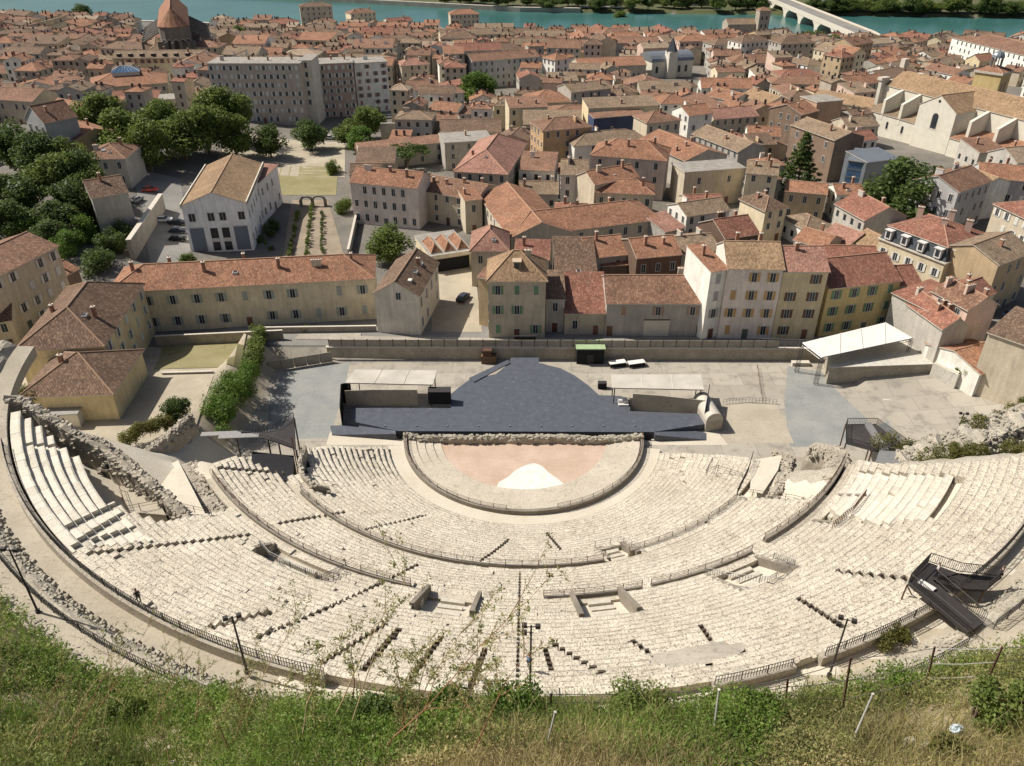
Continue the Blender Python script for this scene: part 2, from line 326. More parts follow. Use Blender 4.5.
# ------------------------------------------------------------------ measured layout
SP = {'mansard': {'x': 83.51, 'y': 169.16, 'z': 3.4, 'r': -1.046, 'w': 16.38, 'd': 15.62, 'h': 9.5}}
HOUSES = [
('terraced_house', 'very long low cream terrace with mottled orange tiles and a row of small chimneys', -80.7, 143.13, 2.5, 0.128, 52.37, 12, 9.5, 'hip', 2.9, 'cream', 'orange', 2, {'chim': 7, 'faces': 'f', 'cols': 11, 'lights': 1, 'sh': 'greygreen'}),
('gable_house', 'pale grey gable-fronted house with three skylights at the end of the long terrace', -27.7, 143.71, 2.5, -0.153, 9.08, 17, 9, 'gy', 2.8, 'pale', 'brown', 2, {'chim': 1, 'faces': 'r', 'lights': 3, 'cols': 4, 'attic': 1}),
('corner_house', 'tall beige hipped-roof house with green shutters and one dormer behind the stage', -4.69, 141.19, 2.5, 0.0, 11.33, 10, 13, 'hip', 4.0, 'beige', 'tan', 3, {'chim': 1, 'faces': 'fl', 'sh': 'green', 'dorm': 1, 'cols': 3}),
('narrow_house', 'narrow ochre side wing squeezed against the tall green-shuttered house', -6.9, 147.02, 2.5, -0.442, 2.27, 7, 11, 'shed', 1.2, 'ochre', 'rust', 3, {'chim': 0, 'faces': 'l', 'cols': 1}),
('narrow_house', 'narrow grey house with white ground floor right beside the green-shuttered house', 6.86, 143.86, 2.5, 0.0, 3.83, 9, 7.6, 'shed', 2.2, 'grey', 'brown', 2, {'chim': 0, 'cols': 1}),
('cottage', 'low one-storey cottage with a steep red roof left of the triple garage house', 10.73, 142.76, 2.5, 0.0, 8.5, 11, 5, 'shed', 4.0, 'beige', 'red', 1, {'chim': 0, 'cols': 2}),
('garage_house', 'wide grey stable-like house with big central garage door under mottled tiles', 19.01, 142.24, 2.5, 0.0, 20.82, 13, 7.5, 'gx', 3.0, 'grey', 'rust', 2, {'chim': 1, 'cols': 3, 'garage': 1, 'sh': 'pinkish'}),
('narrow_house', 'narrow tall white house with bright white side wall beside the ochre shutters', 38.45, 140.5, 2.5, 0.375, 3.89, 9, 15, 'shed', 2, 'white', 'orange', 4, {'chim': 1, 'cols': 1, 'sh': 'grey'}),
('town_house', 'four-storey pinkish white house with ochre shutters facing the stage', 41.84, 141.26, 2.5, -0.044, 10.72, 12, 15.5, 'gx', 3, 'pinkwhite', 'tan', 4, {'chim': 2, 'cols': 3, 'sh': 'ochre'}),
('town_house', 'tall narrow yellow house with pale pink roof right of the ochre shutters', 52.7, 140.97, 2.5, 0.0, 8.72, 11, 15, 'gx', 2.8, 'yellow', 'pinkroof', 4, {'chim': 1, 'cols': 2, 'sh': 'brown'}),
('town_house', 'wide mustard yellow house with green shutters and a smooth red roof', 62.55, 141.8, 2.5, 0.234, 16.23, 13, 11, 'gx', 3.2, 'yellowd', 'red', 3, {'chim': 0, 'cols': 4, 'sh': 'green'}),
('small_house', 'small red-roofed house tucked behind the mustard yellow house', 77.42, 146.85, 2.57, 0.179, 6.78, 9, 9, 'gx', 2.2, 'beige', 'red', 2, {'chim': 1}),
('concrete_house', 'house with huge bare weathered concrete side wall beside the white awning', 76.28, 143.34, 2.68, -1.143, 11.51, 10, 9, 'shed', 1.0, 'concrete', 'red', 2, {'chim': 2, 'faces': 'f', 'cols': 2, 'rdir': 1}),
('corner_house', 'grey shadowed house with narrow red roof right of the bare concrete wall', 80.07, 129.33, 2.57, 0.191, 5.24, 11, 8.5, 'gy', 2.0, 'grey', 'red', 2, {'chim': 2}),
('tiled_house', 'jumbled rusty-roofed house with several tall chimneys below the slate mansard house', 82.1, 139.65, 2.86, -1.233, 8.6, 7, 11, 'gx', 2, 'pink', 'rust', 3, {'chim': 4}),
('lean_to', 'small orange lean-to house with white courtyard wall at the right edge', 84.17, 121.09, 2.09, 0.412, 7.72, 12, 4.2, 'gx', 1.6, 'white', 'orange', 1, {'chim': 0}),
('town_house', 'big blank beige house at the right edge beside the orange lean-to', 83.99, 122.48, 1.98, -0.864, 9.35, 11, 12, 'shed', 1.4, 'beige', 'brown', 3, {'chim': 1, 'cols': 2, 'faces': 'l'}),
('town_house', 'cream house with thin red roof in front of the slate mansard house', 86.17, 136.8, 3.01, 0.542, 11.93, 7, 9, 'gx', 1.8, 'cream', 'red', 2, {'chim': 2}),
('town_house', 'ochre house with lichened dun roof at the right edge below the red hipped house', 98.4, 147.78, 3.85, 0.573, 13.26, 12, 12, 'gx', 2.2, 'ochre', 'dun', 3, {'chim': 1}),
('town_house', 'beige house with white shutters and plain red hipped roof at the right edge', 117.34, 185.41, 5.42, -1.367, 12.56, 12, 10, 'hip', 2.5, 'beige', 'red', 3, {'chim': 1, 'sh': 'white'}),
('town_house', 'blue-grey house with cream end wall between the round tree and the right edge', 110.36, 190.16, 4.83, 0.614, 15.49, 12, 12, 'gx', 2.4, 'greyblue', 'rust', 3, {'chim': 2, 'faces': 'fl'}),
('town_house', 'blue-grey house with smooth orange roof at the right edge below the church', 124.35, 206.65, 5.5, -0.342, 12.67, 11, 10, 'gx', 2.2, 'greyblue', 'orange', 3, {'chim': 3, 'sh': 'white'}),
('town_house', 'tan-roofed house with white gable between the round tree and the church', 117.1, 211.18, 5.43, -1.249, 11.2, 13, 9, 'gx', 2.0, 'white', 'tan', 2, {'chim': 1}),
('small_house', 'small yellow house with smooth pink roof left of the slate mansard house', 75.92, 183.04, 2.63, -1.005, 8.02, 9, 6, 'gx', 1.8, 'yellow', 'pinkroof', 2, {'chim': 0, 'cols': 3}),
('small_house', 'small yellow house with mottled tan roof touching the slate mansard house', 81.38, 179.63, 2.88, -1.28, 10.47, 9, 6, 'gx', 1.8, 'yellow', 'tan', 2, {'chim': 0, 'cols': 3}),
('small_house', 'small house with glossy orange roof in front of the dark conifer', 67.24, 177.26, 2.5, -0.793, 7.62, 9, 7, 'gx', 1.8, 'beige', 'orange', 2, {'chim': 1}),
('small_house', 'bright orange-roofed ochre house below the dark conifer', 74.59, 210.0, 2.59, -0.298, 10.69, 8, 8, 'gx', 1.6, 'ochre', 'orange', 2, {'chim': 0}),
('small_house', 'long low red roof just behind the mustard yellow house', 70.92, 165.21, 2.51, -0.063, 11.32, 8, 7, 'gx', 1.8, 'beige', 'red', 2, {'chim': 0}),
('town_house', 'cream house with brown hipped roof left of the bright orange-roofed house', 63.95, 191.59, 2.5, 0.422, 6.8, 10, 9, 'hip', 2, 'cream', 'brown', 3, {'chim': 2}),
('hall', 'long side wing of the L-shaped hall with wide orange roof and tall openings', -8.59, 205.92, 2.5, -1.301, 31.28, 15, 8, 'gx', 3.0, 'beige', 'orange', 2, {'chim': 0, 'cols': 9, 'faces': 'f'}),
('hall', 'long front wing of the L-shaped hall with wide mottled orange roof', 0.0, 176.41, 2.5, 0.311, 39.32, 14, 8, 'hip', 3.0, 'beige', 'orange', 2, {'chim': 1, 'cols': 10}),
('pink_roof_house', 'house with smooth dusty pink hipped roof beside the market yard', -9.21, 166.03, 2.5, 0.0, 8.32, 11, 9, 'hip', 3.2, 'beige', 'pinkroof', 2, {'chim': 0, 'lights': 1, 'cols': 2}),
('covered_market', 'low cream market hall with three small orange pyramid roofs over a dark opening', -19.11, 173.4, 2.5, 0.375, 9.97, 14, 4.2, 'flat', 0.4, 'cream', 'tan', 0, {'chim': 0, 'pyr': 3, 'opening': 1}),
('small_house', 'small flat red roof behind the tall green-shuttered house', 0.44, 160.93, 2.5, -0.072, 7.67, 8, 9, 'shed', 1.4, 'grey', 'red', 2, {'chim': 1}),
('workshop', 'workshop with one large steep mottled brown roof and a single skylight', 9.34, 152.88, 2.5, 0.0, 8.92, 16, 6.5, 'shed', 4.5, 'grey', 'brownmix', 1, {'chim': 0, 'lights': 1}),
('small_house', 'mottled orange-roofed house right of the steep brown workshop roof', 17.27, 162.66, 2.5, 0.255, 8.99, 11, 8.5, 'gx', 2.4, 'grey', 'orange', 2, {'chim': 1}),
('lean_to', 'low orange lean-to roof in the courtyard behind the wide garage house', 20.07, 162.86, 2.5, 0.151, 7.37, 4, 6.5, 'shed', 1, 'brown', 'orange', 1, {'chim': 0}),
('small_house', 'orange-roofed house with dark brown timber wall behind the wide garage house', 27.08, 159.13, 2.5, 0.219, 10.18, 11, 10, 'gx', 2.2, 'darkbrown', 'orange', 2, {'chim': 2}),
('small_house', 'low house with dull grey-brown roof behind the narrow white house', 38.34, 166.12, 2.5, 0.251, 9.39, 11, 8, 'gx', 1.8, 'grey', 'dun', 2, {'chim': 2}),
('town_house', 'white-gabled house with grey-brown roof behind the long hall', 43.34, 187.62, 2.5, 0.369, 12.54, 9, 9, 'gx', 1.8, 'white', 'dun', 3, {'chim': 2, 'faces': 'fl'}),
('town_house', 'house with white left gable and dark red-brown roof behind the ochre shutters', 49.5, 173.0, 2.5, 0.348, 9.26, 11, 9, 'gx', 2.6, 'darkbrown', 'brownred', 2, {'chim': 2}),
('small_house', 'small pinkish roof pressed against the white-gabled house', 37.23, 182.13, 2.5, 0.549, 6.46, 8, 7, 'shed', 1.6, 'grey', 'pinkroof', 1, {'chim': 0}),
('town_house', 'pinkish three-storey house with bright orange roof and white gable end', -43.27, 206.93, 2.5, -0.266, 19.07, 10, 11.5, 'gx', 2.6, 'pinkwhite', 'orange', 3, {'chim': 3, 'cols': 7}),
('town_house', 'lower beige house with rusty roof adjoining the white-gabled orange roof', -25.27, 209.4, 2.5, -0.477, 17.79, 13, 8.5, 'gx', 2.2, 'beige', 'rust', 3, {'chim': 4, 'cols': 5}),
('annex', 'narrow beige stair wing at the end of the rusty-roofed house', -12.23, 199.0, 2.5, 0.344, 4.65, 6, 9, 'shed', 1, 'beige', 'orange', 2, {'chim': 1, 'cols': 1}),
('villa', 'large yellow-cream villa with dark brown hipped roof and a white skylight at the left', -84.86, 117.08, 3.98, 0.122, 14.36, 25, 9.5, 'hip', 4.0, 'creamy', 'brownmix', 3, {'chim': 2, 'lights': 1, 'faces': 'r', 'cols': 5, 'sh': 'white'}),
('annex', 'low cream annex with brown hipped roof in front of the villa', -78.98, 106.17, 6.0, 0.062, 14.41, 14, 5.2, 'hip', 3.6, 'creamy', 'brownmix', 1, {'chim': 1, 'faces': 'r', 'cols': 0}),
('apartment_house', 'shabby beige apartment house with white windows at the left edge', -98.99, 122.81, 6.18, 1.308, 27.64, 13, 13, 'gx', 2.2, 'beige', 'rust', 4, {'chim': 1, 'faces': 'fr', 'cols': 8, 'sh': 'white'}),
('small_house', 'little cream house at the left edge in front of the shabby apartments', -99.53, 129.22, 5.69, 0.408, 6.05, 9, 6, 'gx', 1.5, 'cream', 'rust', 2, {'chim': 0}),
('small_house', 'tiny orange-roofed house between the villa and the shabby apartments', -95.18, 154.0, 5.57, 1.274, 4.11, 7, 5, 'gx', 1.4, 'brown', 'orange', 1, {'chim': 1}),
('ivy_house', 'house with mottled brown roof overgrown by ivy beside the street', -102.68, 187.11, 6.32, 0.598, 8.38, 12, 10, 'gx', 2.6, 'grey', 'brownmix', 2, {'chim': 1, 'faces': 'r'}),
('town_house', 'brown-roofed house with two dormers and skylights in front of the plane trees', -120.69, 221.24, 7.95, 0.064, 11.49, 13, 8, 'hip', 2.4, 'grey', 'rust', 2, {'chim': 2, 'lights': 3}),
('town_house', 'long orange roof running up between hillside trees and the plane trees', -153.83, 258.23, 8.11, -0.682, 28.49, 13, 8, 'gx', 2.2, 'ochre', 'orange', 2, {'chim': 2}),
('gable_house', 'tall pale blue gable house among the roofs at the left', -145.82, 242.21, 8.28, -0.607, 10.54, 10, 14, 'gy', 4, 'greyblue', 'rust', 3, {'chim': 1}),
('town_house', 'brown house with small orange roof left of the plane trees', -158.2, 277.35, 7.24, -0.54, 13.9, 9, 10, 'gx', 2.2, 'brown', 'orange', 3, {'chim': 1}),
('town_house', 'wide rusty roof at the left edge below the row of pale facades', -194.76, 305.46, 5.05, -0.225, 18.49, 14, 9, 'gx', 2.8, 'beige', 'rust', 2, {'chim': 2}),
('town_house', 'first pale house of the long row at the left edge', -250.96, 402.56, -3.09, 0.577, 15.11, 13, 9, 'gx', 2.2, 'cream', 'rust', 3, {'chim': 2}),
('town_house', 'whitish middle house of the long row at the left', -237.13, 409.21, -3.31, 0.471, 8.57, 12, 9.5, 'gx', 2.2, 'white', 'orange', 3, {'chim': 2}),
('town_house', 'right-hand house of the long pale row beside the blue glass lantern hall', -222.42, 401.33, -2.93, 0.249, 15.57, 12, 11, 'gx', 2.4, 'cream', 'rust', 3, {'chim': 2, 'cols': 5}),
('lantern_hall', 'broad orange hipped hall crowned by a blue glass lantern', -178.98, 346.8, 0.49, 0.363, 31.64, 22, 9, 'hip', 3.6, 'beige', 'orange', 2, {'chim': 1, 'lantern': 1}),
('annex', 'low red-brown annex with white skylight in front of the glass lantern hall', -161.86, 329.93, 2.77, 0.123, 18.48, 12, 6, 'gx', 1.8, 'grey', 'brownred', 1, {'chim': 0, 'lights': 1}),
('annex', 'small flat grey-roofed annex right of the glass lantern hall', -140.59, 325.33, 3.28, 0.3, 7.52, 10, 6, 'flat', 0.3, 'grey', 'slate', 1, {'chim': 0}),
('barracks', 'long yellow barrack-like building with dark dormers below the cathedral', -195.16, 410.12, -3.35, 0.062, 43.84, 12, 14, 'gx', 2.4, 'yellow', 'dun', 4, {'chim': 3, 'cols': 14, 'dorm': 8, 'sh': 'red'}),
('town_house', 'white-walled house at the right end of the long yellow barracks', -144.4, 392.59, -2.7, 1.545, 24.41, 16, 13, 'gx', 2.4, 'white', 'rust', 4, {'chim': 2}),
('school', 'white gabled school building with tan roof and blue-shaded facade', -80.61, 185.59, 2.66, 0.142, 15.36, 33, 12.2, 'gy', 3.0, 'whiteblue', 'tan', 2, {'chim': 0, 'faces': 'r', 'cols': 8, 'school': 1}),
('annex', 'white side wing of the school with two rows of dark windows', -68.03, 207.37, 2.59, 1.512, 16.35, 13, 11, 'shed', 0.9, 'whiteblue', 'pinkroof', 2, {'chim': 0, 'faces': 'fr', 'cols': 4}),
('apartment_block', 'long seven-storey taupe apartment slab left of its pale stair tower', -115.79, 317.87, 2.17, 0.0, 34.93, 13, 22, 'flat', 0.6, 'taupe', 'pale', 7, {'chim': 4, 'cols': 14, 'sh': 'white'}),
('stair_tower', 'slim pale stair tower splitting the long apartment slab', -81.93, 322.67, 0.42, 0.0, 4.62, 13, 24, 'flat', 0.6, 'pale', 'pale', 7, {'chim': 0, 'cols': 1}),
('apartment_block', 'brownish apartment block between the pale stair tower and the white end block', -80.66, 335.77, -0.35, 0.262, 16.68, 13, 21, 'flat', 0.6, 'brownpink', 'pale', 7, {'chim': 3, 'cols': 6, 'sh': 'white'}),
('apartment_block', 'white seven-storey end block of the apartment slab with red window bays', -65.28, 345.93, -0.75, 0.331, 13.78, 12, 20, 'flat', 0.6, 'white', 'pale', 7, {'chim': 1, 'cols': 4, 'sh': 'brownpink'}),
('town_house', 'tall house with bright white left wall right of the dark narrow street', -52.78, 399.26, -2.88, 0.338, 13.53, 10, 12, 'hip', 2.2, 'beige', 'pinkroof', 4, {'chim': 2, 'faces': 'fl'}),
('town_house', 'white house with rusty roof right of the parked cars', -45.01, 349.5, -0.87, 0.074, 13.47, 14, 9, 'gx', 2.4, 'white', 'rust', 3, {'chim': 2, 'faces': 'fl'}),
('town_house', 'pale blue-grey house with rusty hipped roof beside the street tree', -31.07, 340.47, -0.51, 0.289, 11.75, 11, 9, 'hip', 2.2, 'greyblue', 'rust', 3, {'chim': 1, 'cols': 5}),
('town_house', 'white house with bright orange roof above the old stone arch wall', -31.97, 313.37, 0.62, -0.419, 11.95, 9, 8, 'gx', 2.0, 'white', 'orange', 3, {'chim': 1}),
('town_house', 'low brown-roofed house right of the bright orange roof above the arch wall', -20.2, 309.69, 0.6, 0.166, 12.09, 10, 7, 'gx', 1.8, 'grey', 'rust', 2, {'chim': 2}),
('long_house', 'long cream house with dull brown roof and even rows of windows near the river', -43.39, 515.87, -7.43, 0.184, 37.74, 11, 13, 'gx', 2.4, 'cream', 'dun', 4, {'chim': 4, 'cols': 9, 'faces': 'fl'}),
('long_house', 'long pale grey-blue house beside the tall street tree', -19.39, 407.98, -3.48, 0.392, 35.81, 12, 13, 'gx', 2.4, 'greyblue', 'rust', 4, {'chim': 4, 'cols': 12}),
('long_house', 'long low grey building behind the old stone arch wall', -48.79, 256.17, 1.94, 0.393, 29.03, 7, 6.5, 'shed', 0.8, 'grey', 'rust', 2, {'chim': 0, 'cols': 5}),
('flat_house', 'flat-roofed grey house at the end of the long low building', -21.71, 256.06, 1.96, 0.228, 15.92, 12, 9, 'flat', 0.4, 'grey', 'pale', 3, {'chim': 1, 'cols': 3}),
('big_house', 'very large house with steep dusty red hipped roof behind the hall', -16.5, 222.05, 2.36, -0.183, 15.35, 33, 10, 'hip', 4.2, 'beige', 'pinkroof', 3, {'chim': 1, 'faces': 'fr', 'lights': 1}),
('river_house', 'solitary beige apartment house standing at the river left of the quay', -161.33, 659.01, -9.0, 0.257, 24.18, 13, 14, 'hip', 2, 'beige', 'brown', 4, {'chim': 1, 'cols': 6}),
('river_house', 'cream house cluster roof projecting in front of the river', -121.91, 653.29, -9.0, 0.527, 20.21, 12, 10, 'hip', 2.2, 'cream', 'rust', 3, {'chim': 3}),
('river_house', 'beige house with orange hipped roof standing against the river water', -45.76, 640.81, -9.0, 0.196, 21.66, 12, 11, 'hip', 2.6, 'beige', 'orange', 3, {'chim': 1}),
('river_house', 'white gabled house with red roof before the river', -90.2, 629.59, -9.0, 0.572, 19.42, 11, 7, 'gx', 2, 'white', 'red', 2, {'chim': 1}),
('town_house', 'broad pinkish-beige house with large orange hipped roof in the centre', 23.12, 230.96, 2.38, -0.259, 21.75, 13, 12, 'hip', 3.4, 'pinkish', 'orange', 3, {'chim': 3, 'cols': 4}),
('small_house', 'orange-roofed house in front of the broad pinkish house', 22.09, 206.54, 2.5, 0.477, 14.19, 9, 11, 'gx', 2.2, 'beige', 'orange', 2, {'chim': 2}),
('small_house', 'lowest of the stepped orange roofs in front of the broad pinkish house', 22.53, 206.36, 2.5, -0.135, 15.29, 9, 9, 'hip', 2.2, 'beige', 'orange', 2, {'chim': 2}),
('town_house', 'white-gabled house with brown roof left of the broad pinkish house', 13.59, 215.38, 2.48, -0.061, 7.4, 11, 11, 'gx', 2.4, 'whitegrey', 'dun', 3, {'chim': 1, 'faces': 'fl', 'cols': 2}),
('town_house', 'long dun-roofed house with white gable behind the broad pinkish house', 19.98, 253.01, 1.99, 0.26, 25.39, 12, 9, 'hip', 2.4, 'white', 'dun', 3, {'chim': 1, 'cols': 6}),
('town_house', 'house with orange-ochre end wall and rusty roof right of the very large red roof', 10.01, 255.98, 1.95, 0.325, 16.79, 12, 13, 'hip', 2.2, 'ochreo', 'rust', 4, {'chim': 2, 'faces': 'fl'}),
('terrace_block', 'yellow end-walled block whose long dun roof tops a navy recessed floor', 27.27, 290.16, 1.17, 0.178, 26.18, 9, 13, 'shed', 1.6, 'yellow', 'dun', 4, {'chim': 1, 'cols': 0}),
('terrace_block', 'navy blue facade strip with bright windows under the long dun roof', 28.7, 282.98, 1.4, 0.317, 19.88, 5, 11, 'shed', 0.6, 'navy', 'rust', 1, {'chim': 0, 'cols': 5}),
('town_house', 'square rusty hipped house right of the navy blue facade', 44.85, 267.03, 1.75, 0.333, 12.37, 10, 13, 'hip', 2.2, 'beige', 'rust', 3, {'chim': 1}),
('town_house', 'long orange-roofed house with plain grey gable right of the broad pinkish house', 52.08, 235.89, 2.18, 0.441, 15.51, 26, 9, 'gy', 2.4, 'grey', 'orange', 2, {'chim': 4, 'cols': 5}),
('town_house', 'pale-walled long house with lichened grey-brown roof', 70.45, 246.0, 2.04, 0.434, 10.73, 24, 9, 'gy', 2.2, 'grey', 'dun', 3, {'chim': 2, 'faces': 'l', 'cols': 8}),
('town_house', 'white four-storey house with bright left gable and orange roof', 61.74, 282.44, 1.38, 0.446, 10.16, 10, 12, 'gx', 2.2, 'white', 'orange', 4, {'chim': 2, 'faces': 'fl', 'cols': 2}),
('town_house', 'beige house with wide pinkish roof right of the white four-storey house', 72.96, 290.94, 1.14, 0.292, 18.13, 12, 9, 'gx', 2.2, 'beige', 'pinkroof', 3, {'chim': 2}),
('town_house', 'pyramid-roofed orange house behind the ochre end wall', 7.51, 326.15, -0.06, 0.187, 16.61, 15, 8, 'hip', 3.2, 'beige', 'orange', 2, {'chim': 0}),
('town_house', 'grey house with dun roof and tall left chimneys behind the navy facade', 23.99, 333.36, -0.33, 0.423, 18.62, 12, 11, 'gx', 2, 'grey', 'dun', 3, {'chim': 3, 'cols': 5}),
('arcade_hall', 'long arcaded hall with orange roof beside the domed chapel', 34.16, 424.78, -4.13, 0.191, 35.8, 16, 8, 'gx', 2.8, 'beige', 'orange', 1, {'chim': 0, 'cols': 14}),
('town_house', 'tall white tower-like house left of the arcaded hall', 19.9, 387.2, -2.34, 0.647, 8.51, 9, 16, 'hip', 1.8, 'white', 'orange', 5, {'chim': 1, 'faces': 'fl', 'cols': 2}),
('town_house', 'white-walled long orange house on the slope right of the domed chapel', 80.14, 340.63, -0.04, -0.92, 14.4, 14, 8, 'gx', 2, 'whitegrey', 'orange', 2, {'chim': 2}),
('town_house', 'tan-roofed house with white wall at the bend of the lane', 93.89, 337.71, 0.58, -1.151, 17.22, 12, 8, 'gx', 2.2, 'white', 'tan', 2, {'chim': 1}),
('town_house', 'blunt house with one blank beige wall behind the conifer', 48.8, 219.87, 2.45, 0.232, 18.54, 9, 10, 'flat', 0.2, 'beige', 'dun', 2, {'chim': 0, 'cols': 2}),
('town_house', 'cream house with sunlit left wall next to the blank beige wall', 64.13, 213.22, 2.49, -0.275, 8.24, 10, 12, 'gx', 2, 'cream', 'dun', 4, {'chim': 2, 'faces': 'fl'}),
('town_house', 'tall dun-roofed house with brown gable and sunlit beige side right of the conifer', 97.16, 239.53, 3.31, 0.388, 11.28, 20, 13, 'gy', 1.8, 'brown', 'dun', 3, {'chim': 2, 'faces': 'l', 'cols': 3}),
('zinc_house', 'modern grey zinc box house with tall glass front', 97.98, 229.18, 3.93, -0.525, 4.98, 11, 9.5, 'shed', 0.8, 'glass', 'zinc', 0, {'chim': 0, 'modern': 1}),
('zinc_house', 'plain dark grey zinc block joined to the tall glass front', 102.05, 225.81, 4.18, 0.352, 11.61, 9, 9.5, 'shed', 0.8, 'zincw', 'zinc', 0, {'chim': 0, 'cols': 0}),
('town_house', 'long cream house with sunlit side wall left of the church', 133.71, 304.34, 1.95, 0.766, 14.24, 24, 9, 'gy', 2.0, 'cream', 'tan', 2, {'chim': 1, 'faces': 'l', 'cols': 6}),
('town_house', 'blank terracotta-coloured block with stepped top among the roofs', 109.18, 292.24, 2.61, 0.294, 10.93, 10, 13, 'flat', 0.2, 'terracotta', 'tan', 2, {'chim': 0, 'cols': 0}),
('town_house', 'beige house with tan gable right of the terracotta block', 142.33, 347.71, -0.28, 0.501, 10.65, 11, 11, 'gx', 2.2, 'beige', 'orange', 3, {'chim': 1}),
('town_house', 'orange-roofed house right of the beige house by the terracotta block', 153.77, 357.29, -0.88, 0.55, 13.18, 11, 10, 'gx', 2.2, 'beige', 'orange', 3, {'chim': 1}),
('town_house', 'brown-gabled house with sunlit yellow side wall above the conifer', 101.53, 284.36, 2.27, 0.68, 10.65, 13, 11, 'gx', 2.4, 'brown', 'orange', 3, {'chim': 1, 'faces': 'l'}),
('town_house', 'white house with grey-blue mansard storey among the far roofs', 139.93, 431.47, -3.69, -1.18, 17.75, 11, 10, 'hip', 2, 'whiteblue', 'dun', 3, {'chim': 1, 'cols': 5}),
('riverside_block', 'large white riverside block with rows of small windows and brown roof', 250.03, 483.42, -4.8, -1.404, 67.75, 26, 14, 'hip', 3.0, 'white', 'rust', 4, {'chim': 3, 'cols': 18, 'faces': 'fl'}),
('town_house', 'yellow gabled house in front of the large white riverside block', 235.71, 436.03, -4.1, -1.101, 7.94, 12, 10, 'gy', 2.6, 'yellow', 'orange', 2, {'chim': 0}),
('town_house', 'white-fronted house behind the church ridge', 203.96, 413.74, -2.97, -1.094, 17.61, 11, 8, 'gx', 2, 'white', 'rust', 2, {'chim': 2, 'cols': 6}),
('town_house', 'yellow-walled rusty house left of the square bell tower', 189.35, 338.49, 0.41, -0.319, 7.45, 13, 8, 'gx', 2.2, 'yellow', 'rust', 2, {'chim': 1})
]
